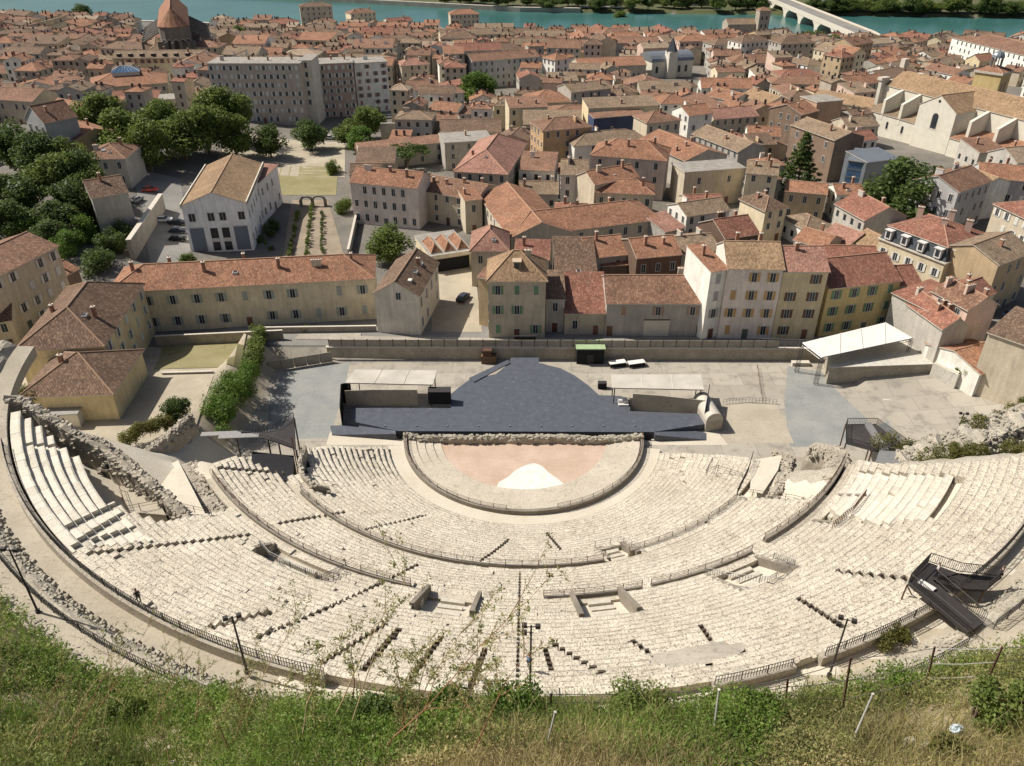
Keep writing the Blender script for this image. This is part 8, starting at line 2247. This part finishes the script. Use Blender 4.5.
bush('bush', lobes([(-78.90, 176.72), (-78.06, 179.16)], .8, 3, 5.5, .8, 1.3, 12, 9), 'small green bush at the street corner of the school', 'leaf', 3500, .17)
bush('bush', lobes([(-57.20, 253.85), (-58.72, 251.70)], 1.0, 3, 5.4, 1, 1.6, 12, 10), 'round green shrub on the garden lawn by the ruin arches', 'leaf', 4000, .18)
bush('bush', lobes([(-47.88, 213.57), (-46.34, 217.70)], 1.0, 3, 5.6, 1, 1.6, 12, 11), 'shrub in the shade beside the pinkish house', 'leaf', 4000, .18)
bush('bush', lobes([(54.16, 91.49), (59.54, 90.84), (62.25, 92.03)], 1.4, 10.6, 12.8, .7, 1.3, 26, 12), 'dry olive bushes beside the cream platform block', 'leafy', 7000, .12)
bush('bush', lobes([(64.96, 91.95), (68.01, 93.43), (74.36, 95.51), (76.84, 98.12)], 1.6, 13.6, 15.6, .6, 1.1, 26, 13), 'yellow-green shrubs on the stony bank at the right edge', 'leafy', 8000, .12)
bush('bush', lobes([(53.62, 82.73), (58.57, 84.25), (63.31, 84.70), (68.19, 85.37)], 1.3, 15.2, 17.2, .5, .95, 34, 22), 'yellow-green scrub growing along the serrated upper edge of the right seats', 'leafy', 9000, .11)
bush('bush', lobes([(82.16, 125.21), (84.98, 123.44), (88.28, 124.50)], .7, 4.3, 5.2, .4, .8, 14, 14), 'green plants growing in the roof planter', 'leaf', 3500, .11, 'plants')
bush('bush', lobes([(31.69, 45.21), (34.20, 46.49)], .5, 25.2, 26.2, .4, .7, 10, 15), 'orange-green weeds below the steel footbridge', 'leafy', 2500, .09)
for i, (p, l) in enumerate((((285,240),'left row of small climbing plants in the terraced garden'),((306,240),'right row of small climbing plants in the terraced garden'))):
    pass
bush('vine_row', lobes([(-46.96, 181.52), (-53.68, 214.39)], .25, 2.9, 3.8, .3, .5, 40, 18), 'right-hand low planting along the terraced garden wall', 'leafd', 3000, .12, 'vines')
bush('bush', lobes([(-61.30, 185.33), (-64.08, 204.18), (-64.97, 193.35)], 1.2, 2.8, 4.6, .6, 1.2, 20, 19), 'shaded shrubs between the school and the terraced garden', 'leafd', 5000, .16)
bush('vine_row', lobes([(-55.11, 181.52), (-60.46, 214.39)], .25, 2.9, 4.0, .35, .55, 60, 16), 'left row of vines in the terraced garden', 'leaf', 5000, .12, 'vines')
bush('vine_row', lobes([(-50.91, 181.52), (-57.76, 220.23)], .25, 2.9, 4.0, .35, .55, 60, 17), 'right row of vines in the terraced garden', 'leaf', 5000, .12, 'vines')

# ------------------------------------------------------------------ the hillside below the viewpoint
def base_dist(ph):
    dx, dy = math.sin(ph), math.cos(ph)         # along this bearing from the viewpoint to the circle r = 77.6 round the theatre
    B_ = -(dx*TX + dy*TY); disc = B_*B_ - (TX*TX + TY*TY - 77.6**2)
    return min(74.0, -B_ - math.sqrt(disc)) if disc > 0 else 74.0
def brow(ph):
    d = math.degrees(ph); a = abs(d)
    tab = ((0,54.2),(10,53.9),(20,52.4),(27,50.7),(32.5,48.3),(39,44.9),(43,41.9),(52,37),(90,33))
    for (p, v), (q, w) in zip(tab, tab[1:]):
        if a <= q: break
    ab = v + (w-v)*(a-p)/(q-p)
    sb = 14 + (20 if d < 0 else 9)*sm(22, 42, a)
    return ab, sb
def alpha(s, ph):
    D = base_dist(ph); at_ = math.degrees(math.atan2(80-26.4, D)); ab, sb = brow(ph)
    if s < 6: return 62
    if s < sb: return 62 + (ab-62)*((s-6)/(sb-6))**.75
    return ab + (at_-ab)*min(1, (s-sb)/(D-sb))
def hill(s, ph):
    if s <= 0: return 78.2
    return 80 - s*math.tan(R(alpha(s, ph))) if s >= 6 else 78.2 + (80-6*math.tan(R(62))-78.2)*(s/6)
V = []; F = []; NP, NS = 130, 70
for i in range(NP+1):
    ph = R(-66+132*i/NP); D = base_dist(ph)
    for k in range(NS+1):
        f = k/NS; s = D*f**1.35; x, y = s*math.sin(ph), s*math.cos(ph)
        nz = .22*math.sin(x*1.3+y*.7)*math.sin(y*1.1-x*.5)+.12*math.sin(x*3.1)*math.sin(y*2.7)
        V.append((x, y, hill(s, ph)-.25+nz*(1 if f < .95 else 0)))
for i in range(NP):
    for k in range(NS): F.append((i*(NS+1)+k, (i+1)*(NS+1)+k, (i+1)*(NS+1)+k+1, i*(NS+1)+k+1))
hs = put('hillside', np_mesh('hillside', V, F, M['soil'])); tag(hs, kind='structure')
hs.data.shade_smooth()

def scatter(n, amin, amax, seed, phmax=56):
    """points on the hillside with an even spread over the slope as it is looked down on"""
    rng = np.random.default_rng(seed); out = []
    while len(out) < n:
        ph = R(rng.uniform(-phmax, phmax)); a = rng.uniform(amin, amax); D = base_dist(ph); ab, sb = brow(ph)
        at_ = math.degrees(math.atan2(53.6, D))
        if a > 62 or a < min(ab, at_): continue
        if a >= ab: s = 6 + (sb-6)*((62-a)/(62-ab))**(1/.75)
        else: s = sb + (D-sb)*(ab-a)/max(.01, ab-at_)
        if s > D-.3: continue
        x, y = s*math.sin(ph), s*math.cos(ph); out.append((x, y, hill(s, ph)-.2, s, ph, a))
    return out
def vnoise(x, y, f, sd):
    return .5+.25*(math.sin(x*f+sd)+math.sin(y*f*1.3+sd*2.1)+.6*math.sin((x+y)*f*.7+sd*.7))/1.3
def foliage(name, label, spots, per, leaf, spread, hgt, dryf, seed, mat='herb', size_grow=True, keep=None):
    rng = np.random.default_rng(seed); C = []; S = []; D = []; T = []
    for (x, y, z, s, ph, a) in spots:
        dr = dryf(x, y, s, ph, a)
        if dr is None: continue
        dist = math.sqrt(s*s+(80-z)**2); g = max(1.0, dist/24) if size_grow else 1
        hh = hgt*(.5+1.0*vnoise(x, y, .9, 3)); n = max(3, int(per*(.4+1.2*vnoise(x, y, .6, 9))))
        p = rng.normal(size=(n,3))*np.array([spread, spread, 0])*g; p[:,2] = hh*rng.random(n)**.8
        p[:,:2] *= (1.15-.55*p[:,2:3]/max(.05,hh)); C.append(p+np.array([x, y, z])); S.append(np.full(n, leaf*g))
        D.append(np.clip(dr+rng.normal(size=n)*.14, 0, 1)); T.append(np.clip(.1+.6*p[:,2]*0+rng.random(n)*.55+.35*vnoise(x,y,1.7,5), 0, 1))
    C = np.concatenate(C); S = np.concatenate(S)[:,None]*(.55+.8*rng.random((len(C),1))); n = len(C)
    nrm = rng.normal(size=(n,3))*.75+np.array([0,-.25,.7]); nrm /= np.linalg.norm(nrm,axis=1)[:,None]
    u = np.cross(nrm, rng.normal(size=(n,3))); u /= np.linalg.norm(u,axis=1)[:,None]; v = np.cross(nrm, u)
    V = np.stack([C-u*S, C-v*S*.5, C+u*S, C+v*S*.5],1).reshape(-1,3)
    o = put(name, np_mesh(name, V, np.arange(n*4).reshape(-1,4), M[mat], tone=np.concatenate(T), dry=np.concatenate(D)))
    return tag(o, label, 'plants', kind='stuff')
def blades(name, label, spots, per, ln, dryf, seed, wid=.012):
    rng = np.random.default_rng(seed); B0 = []; L = []; D = []; W = []
    for (x, y, z, s, ph, a) in spots:
        dr = dryf(x, y, s, ph, a)
        if dr is None: continue
        dist = math.sqrt(s*s+(80-z)**2); g = max(1.0, dist/24)
        p = rng.normal(size=(per,3))*np.array([.16,.16,0])*g+np.array([x,y,z]); B0.append(p)
        L.append(np.full(per, ln*(.6+.8*vnoise(x,y,.8,1)))); D.append(np.clip(dr+rng.normal(size=per)*.15,0,1)); W.append(np.full(per, wid*g))
    B0 = np.concatenate(B0); n = len(B0); L = np.concatenate(L)[:,None]*(.4+.8*rng.random((n,1))); W = np.concatenate(W)[:,None]
    d = rng.normal(size=(n,3))*.42+np.array([0,.12,1]); d /= np.linalg.norm(d,axis=1)[:,None]
    u = np.cross(d, rng.normal(size=(n,3))); u /= np.linalg.norm(u,axis=1)[:,None]
    mid = B0+d*L*.55; tip = B0+d*L+rng.normal(size=(n,3))*L*.16-np.array([0,0,.1])*L
    V = np.stack([B0-u*W, B0+u*W, mid+u*W*.8, mid-u*W*.8, mid-u*W*.8, mid+u*W*.8, tip+u*W*.2, tip-u*W*.2],1).reshape(-1,3)
    F = np.arange(n*8).reshape(-1,4); D = np.concatenate(D)
    o = put(name, np_mesh(name, V, F, M['herb'], tone=np.repeat(rng.random(n),2), dry=np.repeat(D,2)))
    return tag(o, label, 'grass', kind='stuff')
def dry_herb(x, y, s, ph, a):
    d = math.degrees(ph); v = vnoise(x, y, .8, 2); e = a-brow(ph)[0]       # e: degrees below the brow
    if a > 56.8 + 1.2*vnoise(x,y,1.3,4): return None if v < .62 else .75
    if d > 16 and e > 3.5+3*v: return None if v < .56 else .8
    if d > 28 and e > 1.2: return None if v < .45 else .55
    if d < -34 and 2.5 < e < 5.5+2*v: return None if v < .55 else .4
    return .06+.5*max(0,v-.55)*2
foliage('undergrowth', 'dense green undergrowth covering the hillside below the viewpoint', scatter(7600, 36, 58, 1), 46, .042, .21, .55, dry_herb, 2)
foliage('undergrowth', 'sparse dry leaves among the straw on the hillside', scatter(2000, 36, 59.5, 5), 14, .032, .22, .25, lambda x,y,s,ph,a: .45+.4*vnoise(x,y,1.1,8), 6)
def dry_grass(x, y, s, ph, a):
    d = math.degrees(ph); v = vnoise(x, y, .7, 6); e = a-brow(ph)[0]
    if a > 56.2: return .62+.3*v
    if d > 15 and e > 3: return .5+.45*v
    if d > 0: return .15+.4*v
    return .04+.3*v
blades('dry_grass', 'straw-coloured dry grass on the hillside at the bottom edge', scatter(10500, 36, 61.8, 7), 18, .55, dry_grass, 8, .010)
blades('dry_grass', 'thick straw grass along the lowest edge of the hillside', scatter(3200, 56, 60.5, 9), 22, .42, lambda x,y,s,ph,a: .68+.3*vnoise(x,y,1,2), 10)
blades('long_grass', 'fresh long green grass blades on the hillside', scatter(3200, 36, 57.5, 21), 15, .75, lambda x,y,s,ph,a: None if (vnoise(x,y,.55,4) < .5 or math.degrees(ph) > 22) else .05+.3*vnoise(x,y,1,3), 22, .011)
blades('tall_straw', 'tall pale straw stems standing above the hillside bushes', scatter(500, 38, 57, 23), 5, 1.15, lambda x,y,s,ph,a: None if vnoise(x,y,.7,1) < .45 else .8, 24, .006)
# pale stones between the grass
V = []; F = []
for (x, y, z, s, ph, a) in scatter(520, 45, 60, 12):
    if vnoise(x, y, 1.1, 7) < .5: continue
    r_ = random.uniform(.04,.14); n = len(V)
    for dx, dy, dz in ((-1,-1,-.6),(1,-1,-.6),(1,1,-.6),(-1,1,-.6),(-.7,-.7,.7),(.7,-.6,.6),(.6,.7,.7),(-.7,.6,.5)):
        V.append((x+dx*r_*random.uniform(.6,1.3), y+dy*r_*random.uniform(.6,1.2), z+.12+dz*r_))
    F += [(n+4,n+5,n+6,n+7),(n,n+1,n+5,n+4),(n+1,n+2,n+6,n+5),(n+2,n+3,n+7,n+6),(n+3,n,n+4,n+7)]
tag(put('stones', np_mesh('stones', V, F, M['bank'])), 'pale stones lying in the hillside grass', 'stones', kind='stuff')

def on_hill(u_):                 # (azimuth in degrees, distance) -> point
    ph, s = R(u_[0]), u_[1]; return Vector((s*math.sin(ph), s*math.cos(ph), hill(s, ph)-.1))
# tall dry stalks
def stalk(base, tip, label, mat, seed, nb=9):
    rnd = random.Random(seed); o = Vector(base); root = empty('dry_stalk', o, 0, label, 'dry weed', 'tall dry weeds on the hillside')
    d = Vector(tip)-o; b = MB(); lv = []
    def limb(a, v, r, depth):
        p = a; n = 5
        for i in range(n):
            q = p+v/n+Vector((rnd.uniform(-1,1),rnd.uniform(-1,1),rnd.uniform(-1,1)))*v.length*.025
            b.bar(p, q, r*(1-.15*i), 0, 4, r*(1-.15*(i+1))); p = q
            if depth < 2 and (depth or i > 0):
                for _ in range(2 if depth == 0 else 1):
                    if rnd.random() < .8:
                        w = v.normalized()*.8+Vector((rnd.uniform(-1,1),rnd.uniform(-1,1),rnd.uniform(-.4,.7))); limb(q, w.normalized()*v.length*rnd.uniform(.16,.34), r*.45, depth+1)
            if depth >= 1: lv.append(q)
    limb(Vector((0,0,0)), d, .021, 0)
    b.build('stem', M[mat], root)
    rng = np.random.default_rng(seed); C = np.repeat(np.array([tuple(p) for p in lv]), 3, 0)+rng.normal(size=(len(lv)*3,3))*.035; n = len(C)
    nrm = rng.normal(size=(n,3)); nrm /= np.linalg.norm(nrm,axis=1)[:,None]; u = np.cross(nrm, rng.normal(size=(n,3))); u /= np.linalg.norm(u,axis=1)[:,None]; v = np.cross(nrm,u)
    S = .022*(.5+rng.random((n,1)))
    V = np.stack([C-u*S*1.6, C-v*S*.6, C+u*S*1.6, C+v*S*.6],1).reshape(-1,3)
    put('leaves', np_mesh('leaves', V, np.arange(n*4).reshape(-1,4), [M['herb']], tone=rng.random(n), dry=.25+.5*rng.random(n)), root)
ST = [((-8.48, 14.33, 58.21), (-6.02, 15.53, 62.63), 'tall bent stalk crossing the left rim railing', 'straw'), ((-3.81, 11.33, 63.15), (-3.0, 11.57, 66.66), 'upright stalk with sparse twigs left of the longest one', 'straw'), ((-2.6, 10.55, 63.78), (-1.16, 10.8, 67.1), 'thin straw stalk beside the longest reddish one', 'straw'), ((-0.87, 9.61, 64.7), (0.33, 9.64, 68.21), 'reddish twiggy stalk rising at the bottom centre', 'redstalk'), ((-11.41, 15.54, 55.27), (-11.02, 15.82, 58.78), 'short stalk at the lower left under the others', 'straw'), ((-14.88, 15.39, 55.45), (-13.13, 16.91, 59.09), 'leaning reddish stalk at the far bottom left', 'redstalk'), ((-15.76, 18.32, 52.45), (-14.34, 19.45, 57.83), 'thin stalk in front of the left barred fence', 'straw'), ((-13.95, 18.56, 52.41), (-11.97, 19.9, 56.23), 'reddish stalk leaning right near the lower left', 'redstalk'), ((-4.43, 11.87, 62.76), (-2.52, 12.42, 66.97), 'tall forked dry stalk reaching over the lower seats', 'straw'), ((-2.89, 9.89, 64.43), (-0.04, 10.3, 68.64), 'longest reddish stalk crossing the seats diagonally', 'redstalk'), ((-4.8, 10.8, 63.58), (-3.92, 11.15, 66.68), 'slender stalk left of the tall forked one', 'straw'), ((-9.94, 15.34, 56.4), (-7.87, 16.5, 59.59), 'pale stalk under the left lamp post', 'straw'), ((-2.34, 10.94, 63.36), (-1.82, 11.04, 66.51), 'short bare stalk between the two tallest ones', 'straw'), ((-32.39, 69.84, -15.82), (-28.91, 71.35, 0.56), 'green-tipped stalk standing by the left rim railing', 'straw'), ((-16.31, 15.53, 55.56), (-15.1, 16.71, 57.07), 'pale stick lying low at the bottom left corner', 'straw'), ((-1.28, 10.63, 63.65), (-0.65, 10.69, 66.78), 'thin bent stalk just left of the bottom centre', 'straw')]
ST += [(a, c_, 'thin dry stalk among the many that cross the hillside bushes', m_) for a, c_, m_ in MORE_STALKS]
for i, (bp_, tp_, lb, mt) in enumerate(ST): stalk(bp_, tp_, lb, mt, 40+i)
# wire fence on the slope
fe = empty('wire_fence', FENCE_PTS[0][0], 0, 'leaning wire fence with dark posts across the hillside at the bottom right', 'fence')
o = Vector(FENCE_PTS[0][0]); tops = []
for a, c_ in FENCE_PTS:
    a, c_ = Vector(a), Vector(c_); b = MB(); b.bar(a-o-Vector((0,0,.3)), c_-o, .035, 0, 5); b.build('post', M['rust'], fe); tops.append((a-o, c_-o))
for f in (.97, .6, .25):
    b = MB()
    for (a0, c0), (a1, c1) in zip(tops, tops[1:]):
        p, q = a0.lerp(c0, f), a1.lerp(c1, f); m = (p+q)/2-Vector((0,0,.06)); b.path([p, m, q], .013, 0, 3)
    b.build('wire', M['galv'], fe)
for i, (a, c_, lb) in enumerate(POLES):
    root = empty('wooden_stake', a, 0, lb, 'stake'); a, c_ = Vector(a), Vector(c_); b = MB(); b.bar((0,0,-.2), c_-a, .03, 0, 6, .024); b.build('shaft', M['frame'], root); b = MB(); b.bar((c_-a)*.99, (c_-a)*1.01, .036, 0, 6); b.build('cap', M['trim'], root)
def hbush(p, r, label, leaf, n, size, seed):
    p = Vector(p); rnd = random.Random(seed)
    bush('bush', [(p.x+rnd.uniform(-r,r)*.8, p.y+rnd.uniform(-r,r)*.5, p.z+rnd.uniform(.1,r*1.0), r*rnd.uniform(.3,.5)) for _ in range(14)], label, leaf, n, size)
hbush((12.95, 12.89, 61.41), 1.0, 'dark leafy bush on the slope at the bottom right corner', 'leaf', 5000, .05, 1)
hbush((-0.18, 12.74, 61.62), .95, 'leafy bush with bright top in the bottom middle', 'leafb', 4500, .045, 2)
hbush((-1.8, 13.25, 61.19), .7, 'broad-leaved green bush left of the bottom centre', 'leafb', 3000, .045, 3)
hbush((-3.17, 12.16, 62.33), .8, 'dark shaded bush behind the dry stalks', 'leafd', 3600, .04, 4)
hbush((3.34, 12.86, 61.74), .8, 'low dark bush right of the bottom centre', 'leaf', 3600, .04, 5)
hbush((-15.87, 20.35, 50.78), .9, 'dense green bush at the bottom left', 'leaf', 4500, .045, 6)
hbush((10.82, 11.78, 61.67), .5, 'tuft of yellow-green grass-like bush at the bottom right', 'leafy', 2600, .05, 7)
hbush((6.53, 13.01, 61.65), .6, 'small round green bush below the fence at the lower right', 'leafb', 2200, .04, 8)
# a piece of plastic litter and the slope nets
p = Vector((11.7, 12.75, 61.04)); lt = empty('plastic_bag', p+Vector((0,0,.25)), .4, 'crumpled pale blue plastic bag lying in the dry grass', 'litter')
b = MB(); n = 9; rnd = random.Random(3)
for i in range(n):
    for k in range(4):
        f = lambda i_, k_: (.22*math.cos(6.28*i_/n)*math.cos(k_*.42-.2)*(.8+.4*((i_*7+k_*3)%5)/5), .15*math.sin(6.28*i_/n)*math.cos(k_*.42-.2), .13*math.sin(k_*.42-.2)*(.8+.5*((i_*5+k_)%3)/3))
        b.face([f(i%n,k), f((i+1)%n,k), f((i+1)%n,k+1), f(i%n,k+1)])
b.build('film', plain('pale_blue_film', (.45,.52,.58), .4), lt)

# ------------------------------------------------------------------ cars
def car_proto():
    root = empty('parked_car', (0,0,0), 0)
    b = MB(); n = len
    s = [(-2.1,.35),(2.1,.35),(2.15,.75),(1.9,.92),(1.0,1.0),(-2.0,1.02),(-2.15,.8)]
    for y in (-.85,.85): b.face([(x,y,z) for x, z in s])
    for (x0,z0),(x1,z1) in zip(s, s[1:]+s[:1]): b.face([(x0,-.85,z0),(x1,-.85,z1),(x1,.85,z1),(x0,.85,z0)])
    c_ = [(1.0,1.0),(.35,1.45),(-1.3,1.48),(-2.0,1.02)]
    b.face([(.35,-.66,1.45),(-1.3,-.66,1.48),(-1.3,.66,1.48),(.35,.66,1.45)])
    b.build('body', M['car'], root)
    b = MB(); lo = [(1.0,-.8,1.0),(-2.0,-.8,1.02),(-2.0,.8,1.02),(1.0,.8,1.0)]; hi = [(.35,-.66,1.449),(-1.3,-.66,1.479),(-1.3,.66,1.479),(.35,.66,1.449)]
    for i in range(4): j=(i+1)%4; b.face([lo[i],lo[j],hi[j],hi[i]])
    b.build('windows', M['glass'], root)
    wm = MB(); wm.bar((0,-.1,0),(0,.1,0),.32,0,12); wm.bar((0,-.12,0),(0,.12,0),.18,1,10); wm = wm.mesh('wheel', [M['tyre'], M['galv']])
    for x in (-1.35,1.3):
        for y in (-.82,.82): put('wheel', wm, root, (x,y,.33))
    lm = MB(); lm.box(0,-.2,0,.03,.2,.14); lm = lm.mesh('headlight', [M['frame']])
    for y in (-.6,.6): put('headlight', lm, root, (2.12,y,.6))
    return root
cp_ = car_proto()
for i, (x, y, rz, col, lb) in enumerate(CARS):
    r_ = cp_ if i == 0 else copy_tree(cp_)
    r_.location = (x, y, land(x, y)+.08); r_.rotation_euler.z = rz; tag(r_, lb, 'car', 'cars parked in the town')
    for ch_ in r_.children:
        if ch_.name.startswith('body'): ch_.color = (*col, 1)
# ------------------------------------------------------------------ people
def person(x, y, z, rz, label, shirt, legs, sit=False, reach=0):
    root = empty('person', (x, y, z), rz, label, 'person')
    J = [(0,0,.92),(0,0,1.15),(0,.01,1.40),(0,.0,1.52),(0,-.02,1.68),(.19,0,1.40),(.24,-.04,1.12),(.2,-.18-reach*.1,.92+reach*.2),(-.19,0,1.40),(-.25,-.03,1.12),(-.24,-.1,.88),(.1,0,.90),(.11,-.10,.50),(.11,.02,.08),(.11,-.14,.04),(-.1,0,.90),(-.12,.05,.50),(-.12,.18,.1),(-.12,.06,.04)]
    E = [(0,1),(1,2),(2,3),(3,4),(2,5),(5,6),(6,7),(2,8),(8,9),(9,10),(0,11),(11,12),(12,13),(13,14),(0,15),(15,16),(16,17),(17,18)]
    rad = [.15,.14,.16,.06,.105,.065,.045,.035,.065,.045,.035,.095,.065,.04,.045,.095,.065,.04,.045]
    def skinned(nm, J_, E_, rad_, mt, col=None):
        me = bpy.data.meshes.new(nm); me.from_pydata(J_, E_, []); o_ = put(nm, me, root, color=col); me.materials.append(mt)
        md = o_.modifiers.new('Skin', 'SKIN'); sv = me.skin_vertices[0].data if me.skin_vertices else None
        if sv is None:
            bm = bmesh.new(); bm.from_mesh(me); bm.verts.layers.skin.verify(); bm.to_mesh(me); bm.free(); sv = me.skin_vertices[0].data
        for i_, r_ in enumerate(rad_): sv[i_].radius = (r_, r_*.85)
        sv[0].use_root = True
        ss = o_.modifiers.new('Smooth', 'SUBSURF'); ss.levels = 1; ss.render_levels = 1
        return o_
    skinned('body', J, E, rad, M['skin'])
    skinned('shirt', [J[i] for i in (0,1,2,5,6,8,9)], [(0,1),(1,2),(2,3),(3,4),(2,5),(5,6)], [.175,.165,.185,.085,.062,.085,.062], M['tint'], shirt)
    skinned('trousers', [J[i] for i in (0,11,12,13,15,16,17)], [(0,1),(1,2),(2,3),(0,4),(4,5),(5,6)], [.17,.115,.085,.06,.115,.085,.06], M['tint'], legs)
    b = MB(); n = 8
    for i in range(n):
        for k in range(3):
            f = lambda i_, k_: (.118*math.cos(6.283*i_/n)*math.cos(k_*.52), .02+.125*math.sin(6.283*i_/n)*math.cos(k_*.52), 1.69+.13*math.sin(k_*.52))
            b.face([f(i,k), f(i+1,k), f(i+1,k+1), f(i,k+1)])
    b.build('hair', M['bark'], root)
    return root
person(1.43, 43.40, 24.69, 2.6, 'person in a blue shirt standing on the seats beside the central lamp post', (0.1, 0.22, 0.42), (0.05, 0.05, 0.07))
person(-33.19, 49.22, 26.10, 0.6, 'person in dark clothes standing at the left rim railing', (0.05, 0.05, 0.06), (0.1, 0.09, 0.08))
person(38.51, 51.48, 27.00, 1.0, 'person in a white shirt and dark cap on the footbridge platform', (0.6, 0.58, 0.55), (0.04, 0.04, 0.05))
person(44.39, 51.50, 26.60, -2.0, 'person in black with a pale bag at the end of the footbridge', (0.04, 0.035, 0.03), (0.04, 0.04, 0.04))
# ------------------------------------------------------------------ camera, sun, sky
cd = bpy.data.cameras.new('Camera'); co = bpy.data.objects.new('Camera', cd); COL.objects.link(co)
co.location = (0, 0, 80); co.rotation_euler = (R(90-32), 0, 0)
cd.sensor_width = 36; cd.lens = 36*788/1024; cd.clip_start = .1; cd.clip_end = 9000
scene.camera = co
SUN_EL, SUN_AZ = 49, (-.96, .28)
sl = bpy.data.lights.new('Sun', 'SUN'); so = bpy.data.objects.new('Sun', sl); COL.objects.link(so)
sl.energy = 4.7; sl.angle = R(.5); sl.color = (1, .948, .865)
h_ = math.hypot(*SUN_AZ); sd = Vector((SUN_AZ[0]/h_*math.cos(R(SUN_EL)), SUN_AZ[1]/h_*math.cos(R(SUN_EL)), math.sin(R(SUN_EL))))
so.rotation_euler = sd.to_track_quat('Z', 'Y').to_euler()
wd = bpy.data.worlds.new('World'); scene.world = wd; wd.use_nodes = True
sky = wd.node_tree.nodes.new('ShaderNodeTexSky'); sky.sky_type = 'NISHITA'; sky.sun_disc = False; sky.air_density = .8; sky.dust_density = 2.5; sky.ozone_density = .6
sky.sun_elevation = R(SUN_EL); sky.sun_rotation = math.atan2(sd.x, sd.y)
bg = wd.node_tree.nodes['Background']; bg.inputs[1].default_value = .066
wd.node_tree.links.new(sky.outputs[0], bg.inputs[0])
vs = scene.view_settings; vs.view_transform = 'Standard'; vs.look = 'None'; vs.gamma = 1; vs.use_curve_mapping = False; vs.exposure = .32
scene.render.engine = 'CYCLES'
scene.cycles.max_bounces = 5; scene.cycles.diffuse_bounces = 2; scene.cycles.glossy_bounces = 2; scene.cycles.transmission_bounces = 2
scene.cycles.use_denoising = True
